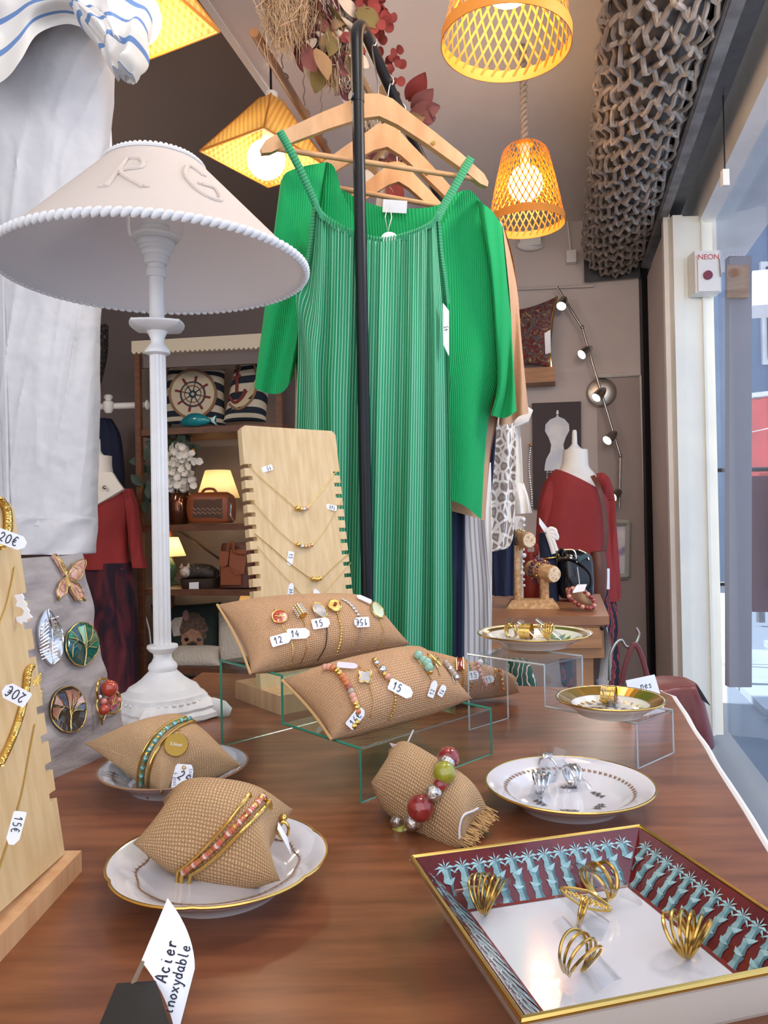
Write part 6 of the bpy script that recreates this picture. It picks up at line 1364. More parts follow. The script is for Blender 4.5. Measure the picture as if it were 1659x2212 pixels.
# coral cluster
cb_ = brooch('coral and gold cluster brooch at the lower right of the grey pad', 222, 1515)
for x, y, r, m in ((218, 1490, .0095, 'rust'), (212, 1538, .006, 'rust'), (247, 1518, .0035, 'peach'), (213, 1515, .004, 'peach'), (207, 1504, .0022, 'stone')):
    b = MB(); q, n = hit(PB, x, y, .004+r*.6); b.sphere(q, r, 16, 12); part(b, 'coral_bead', mat('coral_'+str(x), {'rust': '#b5432e', 'peach': '#d98a78', 'stone': '#e6e0da'}[m], .15, Coat_Weight=.6), cb_)
bl_(cb_, 'gold_frame', [[(203, 1510), (199, 1490), (206, 1472), (220, 1468), (228, 1474)], [(200, 1510), (198, 1530), (206, 1550), (211, 1563)], [(212, 1556), (220, 1545), (236, 1544), (250, 1532), (250, 1510), (238, 1496)]], m_gold, .0013, .006)
bz_(cb_, 'red_leaf', [(218, 1528), (222, 1512), (234, 1504), (244, 1512), (242, 1528), (230, 1540)], ec('en_red', '#9c2f3c', '#b8505a'), .0015, .006)
bl_(cb_, 'veins', [[(224, 1536), (232, 1522), (236, 1508)], [(230, 1526), (242, 1520)], [(230, 1526), (221, 1516)]], m_gold, .0007, .008)
# filigree
fg = brooch('gold filigree leaf brooch partly hidden by the left bamboo board', 74, 1480)
bl_(fg, 'filigree', [[(62+rg.uniform(0, 24), 1452+rg.uniform(0, 70)) for _ in range(3)] for _ in range(40)], m_gold, .0005, .004, n=3)
# ---- burlap cushions
def cushion(label, corners, t, m=None, pinch=.12, pu=4., pv=2., name='display_cushion', nu=30, nv=24):
    b, f = pillow(*corners, t, nu, nv, pinch, pu, pv); c = sum((V(q) for q in corners), V((0, 0, 0)))/4
    zb_ = min(p.z for p in b.v)
    th = thing(name, label, 'display cushion', V((c.x, c.y, zb_))); part(b, 'cover', m or m_burlap, th)
    s = MB(); q = [V(p) for p in corners]
    return th, b.bvh(), f
# long ones on the glass riser
d00, d01 = TZ(541, 1456, ZT+2*hg+.003), P(469, 1306, .895); d10, d11 = TZ(886, 1391, ZT+2*hg+.010), P(800, 1297, 1.00)
cd_, BD, fd = cushion('long burlap cushion with six bracelets on the upper glass step', (d00, d10, d11, d01), .037, m_burlapf, .10, 3., 2., nu=40)
e00, e01 = TZ(716, 1598, ZT+hg+.003), P(609, 1469, .800); e10, e11 = TZ(1020, 1509, ZT+hg+.012), P(914, 1400, .915)
ce_, BE, fe = cushion('long burlap cushion with bead bracelets on the lower glass step', (e00, e10, e11, e01), .037, m_burlapf, .10, 3., 2., nu=40)
f00, f01 = TZ(880, 1528, ZT+.006), P(890, 1440, 1.06); f10, f11 = TZ(1122, 1495, ZT+.012), P(1118, 1468, 1.10)
cf_, BF, ff = cushion('short burlap cushion with pink bracelets lying behind the acrylic riser', (f00, f10, f11+V((0, 0, .0)), P(905, 1400, 1.12)), .030, m_burlapf, .06, 4., 2.)
for (qa_, qb2, par) in ((d00, d01, cd_), (e00, e01, ce_)):
    b = MB(); b.tube(catmull([qa_, qa_.lerp(qb2, .33)+V((.003, 0, 0)), qa_.lerp(qb2, .66)+V((.003, 0, 0)), qb2], 5), .0015, 6); part(b, 'seam', m_frayed, par)
# bracelets on the upper cushion
def brc(bvh, pxs, label, m=m_gold, r=.0005, bead=False, beads=None, off=.0012): return chain_on(bvh, pxs, r, m, label, 'bracelet', off, beads, 6, bead, name='bracelet')
t = brc(BD, [(592, 1318), (598, 1330), (606, 1345), (622, 1370), (632, 1400), (630, 1425), (622, 1440)], 'fine gold bracelet with a red enamel disc, leftmost on the upper long cushion')
def disc(t, bvh, px, py, rx, ry, m, th=.0015, off=.002, name='charm', ang=0., rim=m_gold):
    ca_, sa_ = cos(ang), sin(ang)
    o = [(px+rx*cos(2*pi*i/24)*ca_-ry*sin(2*pi*i/24)*sa_, py+rx*cos(2*pi*i/24)*sa_+ry*sin(2*pi*i/24)*ca_) for i in range(24)]
    b = MB(); decal(b, bvh, o, th, off); p = part(b, name, m, t, smooth=False)
    if rim: b = MB(); pp = [hit(bvh, x, y, off+th) for x, y in o]; pp = [q[0] for q in pp if q[0]]; b.tube(pp, .0008, 6, closed=True); part(b, 'rim', rim, p)
disc(t, BD, 604, 1336, 16, 13, ec('en_scarlet', '#b8241f', '#c8342c'))
b = MB()
for k in range(8): b.tube(hits(BD, [(604+3*cos(k*pi/4), 1336+2.5*sin(k*pi/4)), (604+10*cos(k*pi/4), 1336+8*sin(k*pi/4))], .0046, 1), .0004, 4)
b.sphere(hit(BD, 604, 1336, .004)[0], .0018, 8, 6); part(b, 'star', m_goldp, t)
t = brc(BD, [(640, 1312), (646, 1325), (656, 1345), (662, 1375), (660, 1405), (648, 1432)], 'fine bracelet with a pave barrel, second on the upper long cushion')
b = MB(); qa_, qb2 = hit(BD, 640, 1317, .005)[0], hit(BD, 652, 1336, .005)[0]; b.tube([qa_, qb2], .0050, 14); part(b, 'barrel', m_gold, t)
b = MB()
for i in range(5):
    for k in range(10): e_, g_ = perp((qb2-qa_).normalized()); b.sphere(qa_.lerp(qb2, (i+.5)/5)+(e_*cos(k*.628)+g_*sin(k*.628))*.005, .0011, 5, 4)
part(b, 'crystals', m_silver, t)
t = brc(BD, [(680, 1305), (690, 1322), (703, 1345), (705, 1375), (700, 1400), (685, 1425)], 'dark cord bracelet with an oval mother of pearl charm on the upper long cushion', m_blackpl, .0006)
disc(t, BD, 689, 1322, 18, 11, ec('mop', '#cfc6c0', '#8a847c'), ang=.75)
t = brc(BD, [(718, 1300), (724, 1312), (731, 1335), (737, 1360), (735, 1385), (728, 1408)], 'gold link bracelet with a red stone filigree charm on the upper long cushion', m_gold, .0015, True)
disc(t, BD, 721, 1312, 14, 11, m_goldp, ang=.5); b = MB(); b.sphere(hit(BD, 722, 1311, .005)[0], .0022, 8, 6); part(b, 'red_stone', m_bead['red'], t)
t = brc(BD, [(738, 1296), (752, 1304), (764, 1316), (775, 1332)], 'silver crystal tennis bracelet on the upper long cushion', m_silver, .0021, True)
b = MB(); b.tube(hits(BD, [(775, 1332), (778, 1360), (772, 1385), (760, 1405)], .002, 5), .0012, 5, flat=.3); part(b, 'grey_cord', m_linen, t)
t = brc(BD, [(802, 1305), (815, 1325), (824, 1350), (828, 1375), (820, 1400)], 'gold bracelet with a pale green quatrefoil, rightmost on the upper long cushion', m_gold, .0007, True)
disc(t, BD, 813, 1321, 18, 10, mat('pale_jade', '#cdd6b4', .15), ang=1.0)
for px, py, an, tx, lb2, w_ in ((606, 1384, 18, '12', 'tag reading 12 below the red enamel charm', .021), (643, 1371, 6, '14', 'tag reading 14 beside the pave barrel', .024), (691, 1349, 14, '15', 'tag reading 15 below the oval pearl charm', .020), (777, 1346, 186, '15\u20ac', 'upside down tag reading 15\u20ac on the crystal bracelet', .018)):
    tag(px, py, .9, an, tx, lb2, w_, .0118, BD, .004)
m_pinkt = mat('pale_lilac_card', '#ddd3dc', .6)
tag(783, 1299, .93, 160, '', 'blank lilac tag on top of the upper long cushion', .018, .007, BD, .004, m_pinkt)
# bracelets on the lower cushion
t = brc(BE, [(700, 1447), (722, 1450), (742, 1470), (756, 1500), (767, 1530), (766, 1552), (756, 1568)], 'amber and gold disc bead bracelet, leftmost on the lower long cushion', m_trim, .0004,
        beads=[(x, y, .0036, m_) for (x, y, m_) in [(704, 1447, m_bead['peach']), (712, 1447, m_bead['peach']), (720, 1449, m_bead['orange']), (729, 1454, m_gold), (734, 1459, m_gold), (740, 1466, m_bead['orange']), (745, 1473, m_bead['orange']), (749, 1481, m_bead['orange']), (753, 1489, m_bead['rust']), (757, 1497, m_bead['stone']), (760, 1506, m_bead['peach']), (763, 1515, m_bead['peach']), (766, 1522, m_gold), (768, 1529, m_gold), (769, 1537, m_bead['orange']), (766, 1558, m_gold), (760, 1566, m_gold)]])
t = brc(BE, [(776, 1440), (787, 1462), (800, 1490), (806, 1520), (798, 1550)], 'fine chain bracelet with a white quatrefoil charm on the lower long cushion')
b = MB(); decal(b, BE, [(787+13*(1+.22*cos(4*a))*cos(a+.8), 1465+13*(1+.22*cos(4*a))*sin(a+.8)) for a in [i*2*pi/32 for i in range(32)]], .0015, .002); part(b, 'charm', ec('mop2', '#cfc8c4', '#a8a09c'), t, smooth=False)
b = MB(); b.tube([hit(BE, 787+13*(1+.22*cos(4*a))*cos(a+.8), 1465+13*(1+.22*cos(4*a))*sin(a+.8), .0035)[0] for a in [i*2*pi/32 for i in range(32)]], .0008, 5, closed=True); part(b, 'rim', m_gold, t)
t = brc(BE, [(804, 1425), (812, 1438), (824, 1455), (836, 1468), (848, 1480), (853, 1505), (850, 1530), (840, 1552)], 'gold box chain bracelet with two crystals on the lower long cushion', m_gold, .0014, True,
        beads=[(809, 1430, .0026, m_gold), (812, 1437, .003, m_silver), (823, 1452, .0044, m_silver), (828, 1460, .003, m_gold), (834, 1465, .0036, m_bead['peach'])])
t = brc(BE, [(893, 1415), (905, 1430), (918, 1448), (932, 1470)], 'aqua stone bracelet near the right end of the lower long cushion', m_gold, .0006, False, [(900, 1422, .005, m_bead['aqua']), (910, 1431, .0045, m_bead['aqua']), (917, 1437, .0055, m_bead['aqua']), (921, 1446, .0052, m_bead['aqua']), (926, 1454, .003, m_gold)])
t = brc(BE, [(922, 1414), (932, 1425), (942, 1440), (950, 1460)], 'gold cross bracelet beside the aqua stones on the lower long cushion', m_gold, .0006)
b = MB(); b.tube(hits(BE, [(926, 1420), (948, 1442)], .004, 1), .0014, 6); b.tube(hits(BE, [(942, 1428), (932, 1440)], .004, 1), .0014, 6); part(b, 'cross', m_gold, t)
t = brc(BE, [(944, 1420), (960, 1435), (972, 1455), (980, 1475)], 'grey stone bead bracelet at the right end of the lower long cushion', m_trim, .0004, False, [(944+i*4.6, 1420+i*5.4+(i*i)*.06, .0034, [m_bead['stone'], m_bead['stone'], m_silver][i % 3]) for i in range(9)])
tag(861, 1491, .85, -22, '15', 'tag reading 15 on the gold box chain bracelet', .026, .0125, BE, .005)
tag(764, 1549, .78, 48, '16\u20ac', 'slanting tag reading 16\u20ac at the foot of the amber bracelet', .021, .0105, BE, .005)
tag(930, 1487, .88, 68, '12', 'narrow tag reading 12 under the gold cross', .017, .0075, BE, .004)
tag(950, 1491, .89, 58, '16', 'narrow tag reading 16 at the lower right end of the lower cushion', .012, .007, BE, .004)
tag(751, 1444, .82, -6, '', 'blank lilac tag on top of the amber bracelet', .020, .007, BE, .004, m_pinkt)
# bracelets on the short cushion behind the acrylic
def rect_charm(t, bvh, px, py, w_, h_, m):
    b = MB(); o = [(px-w_, py-h_), (px+w_*.8, py-h_*1.2), (px+w_, py+h_), (px-w_*.8, py+h_*1.2)]; decal(b, bvh, o, .0015, .003); part(b, 'charm', m, t, smooth=False); b = MB(); b.tube([hit(bvh, x, y, .0045)[0] or P(x, y, 1.05) for x, y in o], .0009, 5, closed=True); part(b, 'rim', m_gold, t)
t = brc(BF, [(985, 1418), (992, 1436), (1000, 1460), (998, 1485)], 'gold bracelet with a red framed charm on the short cushion', m_gold, .0012, True); rect_charm(t, BF, 992, 1438, 8, 10, m_bead['red'])
t = brc(BF, [(1000, 1416), (1014, 1438), (1020, 1465), (1014, 1492)], 'plain gold rope bracelet on the short cushion', m_gold, .0018, True)
t = brc(BF, [(1022, 1415), (1036, 1440), (1044, 1465), (1040, 1490)], 'pale pink bead bracelet with a black charm on the short cushion', m_trim, .0004, False, [(1022+i*3.2, 1418+i*9-(i*i)*.2, .0030, m_bead['peach']) for i in range(9)]); rect_charm(t, BF, 1050, 1428, 8, 8, m_blackpl)
t = brc(BF, [(1050, 1412), (1062, 1424), (1070, 1450), (1066, 1480)], 'white disc bracelet on the short cushion', m_gold, .0006, False, [(1036, 1436, .004, m_card), (1063, 1426, .005, m_card)])
t = brc(BF, [(1068, 1415), (1082, 1440), (1086, 1465), (1082, 1488)], 'orange bead bracelet, rightmost on the short cushion', m_trim, .0004, False, [(1068+i*2.6-(i*i)*.06, 1416+i*8.5, .0028, m_bead['orange'] if i % 3 else m_gold) for i in range(9)])
tag(1022, 1459, 1.08, 10, '15', 'small tag reading 15 seen through the acrylic riser, left one', .014, .012, BF, .004)
tag(1055, 1466, 1.08, 12, '15', 'small tag reading 15 seen through the acrylic riser, right one', .014, .010, BF, .004)
# ---- plates
def plate(c, r, h, m, label, name='plate', scallop=0, rim=m_gold, foot=.56, rimz=None):
    c = V(c); t = thing(name, label, 'plate', c)
    rm = (lambda a, rr, z: 1+(scallop*(abs(cos(3*a))**.5-.6)*max(0, (rr/r-.6)/.4) if scallop else 0))
    prof = [(0, .12*h), (foot*.9*r, .12*h), (foot*r, 0), (foot*1.05*r, 0), (foot*1.1*r, .15*h), (.80*r, .55*h), (.985*r, .93*h), (r, .99*h), (.985*r, 1.02*h), (.95*r, .99*h), (.72*r, .62*h), (.64*r, .36*h), (.58*r, .27*h), (.3*r, .25*h), (0, .25*h)]
    b = MB(); b.lathe(prof, c, 72, None, rm, cap=False); part(b, 'dish', m, t)
    if rim: b = MB(); b.tube([c+V((r*rm(a, r, 0)*cos(a), r*rm(a, r, 0)*sin(a), h*.995)) for a in [i*2*pi/96 for i in range(96)]], .0011, 6, closed=True); part(b, 'gilt_rim', rim, t)
    ip = prof[8:][::-1]
    def zi(rr):
        for (r0_, z0_), (r1_, z1_) in zip(ip, ip[1:]):
            if r0_ <= rr <= r1_+1e-9: return z0_+(z1_-z0_)*(rr-r0_)/(r1_-r0_)
        return h
    def on(rr, a, off=.0005): return c+V((rr*cos(a), rr*sin(a), zi(rr)+off))
    return t, on, zi
def leaflets(mb, on, rr, a, s, n=5):
    for k in range(n):
        aa = k*2*pi/n; pts = []
        for x, y in ((0, -.25), (.9, 0), (0, .25)):
            dx, dy = (x*cos(aa)-y*sin(aa))*s, (x*sin(aa)+y*cos(aa))*s; pts.append(on(rr+dx, a+dy/max(rr, .01)))
        mb.poly(pts)
hp = .021
c3 = TZ(1229, 1690, ZT+hp*.98); r3 = (TZ(1410, 1690, ZT+hp).x-TZ(1048, 1690, ZT+hp).x)/2; c3.z = ZT
t, on3, zi3 = plate(c3, r3, hp, m_porc, 'white plate with a gilt rim and brown sprig border holding silver rings')
b = MB()
for k in range(64):
    a = k*2*pi/64; leaflets(b, on3, r3*.76, a, .0028, 3); b.poly([on3(r3*.73, a), on3(r3*.745, a+.03), on3(r3*.79, a+.05), on3(r3*.77, a+.01)])
part(b, 'border_print', m_grprint, t, smooth=False, stuff=True)
b = MB()
for k in range(6):
    a = .3+k*pi/3
    for j in range(7): leaflets(b, on3, r3*(.40+.03*sin(j*2.1)), a+(j-3)*.07, .0042, 3)
part(b, 'sprig_print', m_grey, t, smooth=False)
c4 = TZ(473, 1853, ZT+hp*.98); r4 = (TZ(702, 1853, ZT+hp).x-TZ(245, 1853, ZT+hp).x)/2; c4.z = ZT
t, on4, zi4 = plate(c4, r4, hp+.002, m_porc, 'white plate with wavy gilt rim at front left, under the coral bangles', scallop=.03)
b = MB()
for k in range(70):
    a = k*2*pi/70; leaflets(b, on4, r4*(.74+.012*sin(a*12)), a, .0026, 3)
b.tube([on4(r4*(.74+.012*sin(k*.06283*12)), k*.06283, .0003) for k in range(100)], .0005, 4, closed=True)
part(b, 'garland_print', m_grprint, t, smooth=False, stuff=True)
c5 = TZ(376, 1652, ZT+hp*.98); r5 = (TZ(530, 1652, ZT+hp).x-TZ(222, 1652, ZT+hp).x)/2; c5.z = ZT
t, on5, zi5 = plate(c5, r5, hp, m_porcg, 'grey blue saucer at the left, under the turquoise bangles', 'saucer', rim=m_grprint)
b = MB()
for k in range(5): leaflets(b, on5, r5*.80, 3.3+k*.12, .006, 4)
part(b, 'sprig_print', m_grey, t, smooth=False)
zs1 = ZT+2*ha+.002; zs2 = ZT+ha+.002; hq_ = .017
c1_ = TZ(1154, 1366, zs1+hq_); r1_ = (TZ(1278, 1366, zs1+hq_).x-TZ(1030, 1366, zs1+hq_).x)/2; c1_.z = zs1
t, on1, zi1 = plate(c1_, r1_, hq_, m_porc2, 'cream and gold plate with green leaf decor on the upper acrylic step')
b = MB()
for k in range(48):
    a0_, a1_ = k*2*pi/48, (k+1)*2*pi/48; b.poly([on1(r1_*.84, a0_), on1(r1_*.84, a1_), on1(r1_*.92, a1_), on1(r1_*.92, a0_)])
part(b, 'gilt_band', m_gilt, t, smooth=False)
b = MB(); rl = random.Random(8)
for k in range(16): leaflets(b, on1, r1_*rl.uniform(.5, .72), rl.uniform(-.5, 1.0), .010, 3)
part(b, 'leaf_print', m_leafgr, t, smooth=False)
b = MB()
for k in range(10): leaflets(b, on1, r1_*rl.uniform(.4, .7), rl.uniform(2.4, 3.8), .008, 3)
part(b, 'grey_flower_print', m_porcg, t, smooth=False)
c2_ = TZ(1318, 1507, zs2+hq_); r2_ = (TZ(1435, 1507, zs2+hq_).x-TZ(1202, 1507, zs2+hq_).x)/2; c2_.z = zs2
t, on2_, zi2 = plate(c2_, r2_, hq_, m_porc2, 'small gilt plate with a dark printed scene on the lower acrylic step')
b = MB()
for k in range(48):
    a0_, a1_ = k*2*pi/48, (k+1)*2*pi/48; b.poly([on2_(r2_*.72, a0_), on2_(r2_*.72, a1_), on2_(r2_*.96, a1_), on2_(r2_*.96, a0_)])
part(b, 'gilt_band', m_gilt, t, smooth=False)
b = MB()
for k in range(22): leaflets(b, on2_, r2_*rl.uniform(.1, .62), rl.uniform(0, 6.28), .006, 3)
part(b, 'scene_print', m_grey, t, smooth=False)
b = MB()
for k in range(24): b.tube([on2_(r2_*.55, k*2*pi/24), on2_(r2_*.62, k*2*pi/24+.05)], .0008, 4)
part(b, 'gilt_print', m_gold, t)
# ---- small cushions with bangles
ca0 = [TZ(180, 1606, .792), TZ(347, 1712, ZT+.020), TZ(521, 1654, .778), P(410, 1553, .85)]
cA, BA, fA = cushion('square burlap cushion with turquoise bangles on the grey blue saucer', ca0, .032, m_burlap, .30, 2.4, 2.4)
cb0 = [P(286, 1822, .555), TZ(606, 1903, ZT+.019), P(634, 1748, .585), P(350, 1726, .615)]
cB, BB, fB = cushion('square burlap cushion with coral and gold bangles on the wavy gilt plate', cb0, .036, m_burlap, .24, 2.6, 2.4)
cc0 = [P(801, 1690, .675), TZ(1001, 1828, ZT+.004), TZ(1057, 1757, ZT+.012), P(839, 1620, .735)]
cC, BC, fC = cushion('burlap cushion with a frayed end and chunky bead bracelet on the table', cc0, .034, m_burlap, .10, 5., 2.)
b = MB(); q1_, q2_ = V(cc0[1]), V(cc0[2]); od = (q1_-V(cc0[0])).normalized()
for i in range(150):
    p = q1_.lerp(q2_, rg.random()); p = p-od*.004+V((0, 0, rg.uniform(0, .006))); b.tube([p, p+od*rg.uniform(.006, .014)+V((rg.gauss(0, .002), rg.gauss(0, .002), rg.gauss(0, .0015)))], .0005, 3, caps=False)
part(b, 'frayed_end', m_frayed, cC, stuff=True)
b = MB(); b.tube(catmull([p for p in [hit(BC, x, y, .0012)[0] for x, y in ((1030, 1745), (1018, 1752), (1000, 1762), (994, 1785), (994, 1812))] if p] or [q1_, q2_], 4), .0009, 5); part(b, 'white_stitching', m_trim, cC)
def bangle(bvh, corners, t, pxs, r, m, label, off=.0022, segs=None, n=5):
    pts = hits(bvh, pxs, off, n); c = sum((V(q) for q in corners), V((0, 0, 0)))/4
    nn = (V(corners[1])-V(corners[0])).cross(V(corners[3])-V(corners[0])).normalized()
    if nn.dot(CAM-c) < 0: nn = -nn
    a, z = pts[0], pts[-1]; m1 = (a+z)/2
    back = [z.lerp(a, k)-nn*(.010+.032*sin(pi*k)) for k in (.0, .2, .4, .6, .8, 1.)]
    ring = catmull(pts[::3]+[z]+back, 4, True)
    th = thing('bangle', label, 'bangle', min(ring, key=lambda p: p.z)); b = MB(); b.tube(ring, r, 8, closed=True); part(b, 'band', m, th)
    if segs:
        L = pts
        for i in range(len(L)-1):
            k = MB(); d = L[i+1]-L[i]; k.tube([L[i]+d*.06, L[i]+d*.94], r*1.25, 8); part(k, 'bead', segs[i % len(segs)], th)
    return th
m_tq = [ec('tq1', '#4f9a8c', '#67b0a0'), ec('tq2', '#8fc4c8', '#a8d8dc'), ec('tq3', '#2f7f74', '#3c8c80'), m_gold]
tqp = [(410, 1556), (385, 1563), (358, 1580), (338, 1602), (322, 1630), (312, 1662), (309, 1692)]
bangle(BA, ca0, .03, tqp, .0016, m_gold, 'turquoise bead bangle on the cushion at the left', segs=m_tq, n=7)
bangle(BA, ca0, .03, [(x-9, y-3) for x, y in tqp], .0011, m_gold, 'thin gold bangle left of the turquoise one')
gd = bangle(BA, ca0, .03, [(x+13, y+5) for x, y in tqp], .0014, m_gold, 'gold bangle with a lettered disc charm on the cushion at the left')
qd, nd2 = hit(BA, 380, 1613, .003); e1, e2, n_ = frame_px(380, 1613, qd.y, -8); nn = (nd2+n_).normalized(); e1 = (e1-nn*e1.dot(nn)).normalized(); e2 = nn.cross(e1)
b = MB(); b.lathe([(0, 0), (.0108, 0), (.0112, .0006), (.0108, .0012), (0, .0012)], qd, 32, Matrix((e1, e2, nn)).transposed()); dk = part(b, 'disc_charm', mat('dark_gold', '#9a7a3a', .3, 1.), gd)
b = MB(); b.tube([qd+e2*(.012+.002*cos(a))+e1*.002*sin(a) for a in [i*pi/5 for i in range(10)]], .0005, 5, closed=True); part(b, 'jump_ring', m_gold, gd)
font('S.Steel', .0042, qd-e2*.0012+nn*.0014, e1, e2, m_trim, gd, 'lettering', .0001)
tq_, _n = hit(BA, 392, 1676, .006)
t25 = thing('price_tag', 'tag reading 25 Ensemble 4 pces on the cushion with turquoise bangles', 'price tag', tq_); e1, e2, n_ = frame_px(394, 1681, tq_.y, -4)
b = MB(); q = P(394, 1681, tq_.y-.004); o = [(-.009, -.015), (.009, -.015), (.009, .008), (.0065, .0125), (-.0065, .0125), (-.009, .008)]
b.slab([q+e1*x+e2*y for x, y in o], .0006, n_); part(b, 'card', m_card, t25, smooth=False)
ea, eb, _ = frame_px(394, 1681, tq_.y, -35); b = MB(); write(b, '25', q-e1*.0055+e2*.000+n_*.0008, ea, eb, .0085, .0005, adv=.9)
part(b, 'lettering', m_ink, t25)
ea, eb, _ = frame_px(394, 1681, tq_.y, -88); b = MB(); write(b, 'Ensemble', q+e1*.0050+e2*.0085+n_*.0008, ea, eb, .0034, .00018, adv=.75); write(b, '4 pces', q-e1*.0085+e2*.0045+n_*.0008, ea, eb, .0034, .00018, adv=.75); part(b, 'small_lettering', mat('violet_ink', '#6a5f8c', .6), t25)
b = MB(); b.tube([q+e2*.0095+n_*.001+e1*.0015*sin(a)+e2*.0015*cos(a) for a in [i*pi/5 for i in range(10)]], .0005, 4, closed=True); part(b, 'eyelet', m_gold, t25)
cop = [(566, 1722), (552, 1740), (530, 1765), (500, 1795), (465, 1830), (430, 1858), (398, 1880)]
m_co = [ec('co1', '#c4604c', '#d87a62'), ec('co2', '#e0b8a8', '#ecd0c4'), ec('co3', '#b5523f', '#c86a54'), m_gold, ec('co4', '#c4604c', '#d87a62')]
bangle(BB, cb0, .033, cop, .0018, m_gold, 'coral bead bangle on the cushion at front left', segs=m_co, n=7)
bangle(BB, cb0, .033, [(538, 1720), (522, 1742), (498, 1772), (468, 1805), (436, 1838), (405, 1865), (388, 1876)], .0012, m_gold, 'thin gold bangle left of the coral one')
bangle(BB, cb0, .033, [(x+12, y+12) for x, y in cop[:-1]]+[(415, 1885)], .0013, m_gold, 'ridged gold bangle right of the coral one', segs=[m_gold, m_goldp], n=9)
q = hit(BB, 603, 1785, .004)[0] or P(603, 1785, .57); pn = thing('charm_tag', 'white folded tag with a gold clip at the right end of the coral cushion', 'tag', q)
b = MB(); b.tube([q+V((.004*cos(a), -.002, .006*sin(a))) for a in [i*pi/6 for i in range(12)]], .0012, 6, closed=True); b.sphere(q+V((0, 0, .008)), .003, 8, 6); part(b, 'clip', m_gold, pn)
b = MB(); b.slab([P(602, 1776, q.y-.006), P(600, 1790, q.y-.01), P(630, 1846, q.y-.012), P(622, 1810, q.y-.01)], .0008); part(b, 'tag', m_card, pn, smooth=False)
# chunky bead bracelet
bs = [(964, 1655, .0095, 'red'), (963, 1660, .0075, 'sil'), (961, 1682, .0095, 'green'), (954, 1700, .0058, 'red'), (943, 1716, .0072, 'sil'), (922, 1742, .0112, 'red'), (901, 1770, .0072, 'sil'), (866, 1798, .0085, 'green'), (858, 1776, .006, 'sil')]
cbt = thing('bead_bracelet', 'chunky bracelet of red, green and silver beads on the frayed burlap cushion', 'bracelet', P(900, 1830, .66)); m_sb = mat('engraved_silver', '#cfcac4', .3, 1., bump=(260, 1., .002))
prev = []
for x, y, r, k in bs:
    h_ = hit(BC, x, y, r*.8); p = h_[0] or P(x, y, .66); prev.append(p); b = MB(); b.sphere(p, r, 20, 14); part(b, 'bead', {'red': mat('red_marble', '#7d2422', .12, noise=(140., '#9c3430'), Coat_Weight=.6), 'green': mat('olive_marble', '#8d8a24', .12, noise=(120., '#a09c34'), Coat_Weight=.6), 'sil': m_sb}[k], cbt)
b = MB(); b.tube(catmull(prev, 4), .001, 5); part(b, 'elastic', m_trim, cbt)
b = MB(); b.slab([P(842, 1606, .70), P(845, 1612, .70), P(906, 1632, .69), P(880, 1614, .69)], .0008); tgc = solo(b, 'price_tag', m_pinkt, 'pale tag lying flat above the frayed burlap cushion', 'price tag', smooth=False)
b = MB(); b.tube([P(868, 1628, .70), P(880, 1605, .70), P(893, 1577, .70)], .0007, 4); solo(b, 'tag_string', m_trim, 'white plastic string of the pale tag above the frayed cushion', 'string')
# ---- square tray
zr = ZT+.036; A_, B_, D_ = TZ(884, 1850, zr), TZ(1376, 1783, zr), TZ(1176, 2204, zr)
eX = B_-A_; Ls = (eX.length+(D_-A_).length)/2; eX.normalize(); eY = (D_-A_); eY = (eY-eX*eY.dot(eX)).normalized()
def tpt(x, y, z): return A_+eX*x+eY*y+V((0, 0, z-zr))
tc_ = tpt(Ls/2, Ls/2, ZT); ty = thing('tray', 'square porcelain tray with maroon and teal bamboo border, gilt edge', 'tray', tc_)
zf = ZT+.009; ins = .030; lipo = .0035
def frame_(x, z): return [tpt(x, x, z), tpt(Ls-x, x, z), tpt(Ls-x, Ls-x, z), tpt(x, Ls-x, z)]
b = MB(); r_a, r_b2, r_c, r_d = frame_(0, zr-.002), frame_(.004, zr-.006), frame_(.017, ZT+.003), frame_(.019, ZT)
lv = [[b.addv(p) for p in r] for r in (r_a, r_b2, r_c, r_d)]
for i in range(3):
    for k in range(4): j = (k+1) % 4; b.face((lv[i][k], lv[i][j], lv[i+1][j], lv[i+1][k]))
b.face(lv[3]); part(b, 'outer_wall', m_porc2, ty, smooth=False)
b = MB(); r_a, r_b2 = frame_(lipo, zr), frame_(ins, zf); ia = [b.addv(p) for p in r_a]; ib = [b.addv(p) for p in r_b2]
for k in range(4): j = (k+1) % 4; b.face((ia[j], ia[k], ib[k], ib[j]))
part(b, 'inner_border', m_traymar, ty, smooth=False)
b = MB(); b.poly(frame_(ins, zf)[::1]); part(b, 'floor', m_porc, ty, smooth=False)
b = MB()
for q_ in ((0, zr-.001),): b.tube([p for p in frame_(.0015, zr-.0008)], .0021, 8, closed=True)
part(b, 'gilt_edge', m_gold, ty, smooth=False)
b = MB(); f1, f2 = frame_(ins-.0012, zf+.0014), frame_(ins+.0012, zf+.0004); ia = [b.addv(p) for p in f1]; ib = [b.addv(p) for p in f2]
for k in range(4): j = (k+1) % 4; b.face((ia[j], ia[k], ib[k], ib[j]))
part(b, 'red_line', mat('red_glaze', '#7a2a2a', .15), ty, smooth=False)
m_t2 = mat('pale_teal_print', '#8fb5ba', .2, noise=(200., '#a9cccf')); m_t3 = mat('dark_teal_print', '#486a74', .2, noise=(200., '#5a7d86'))
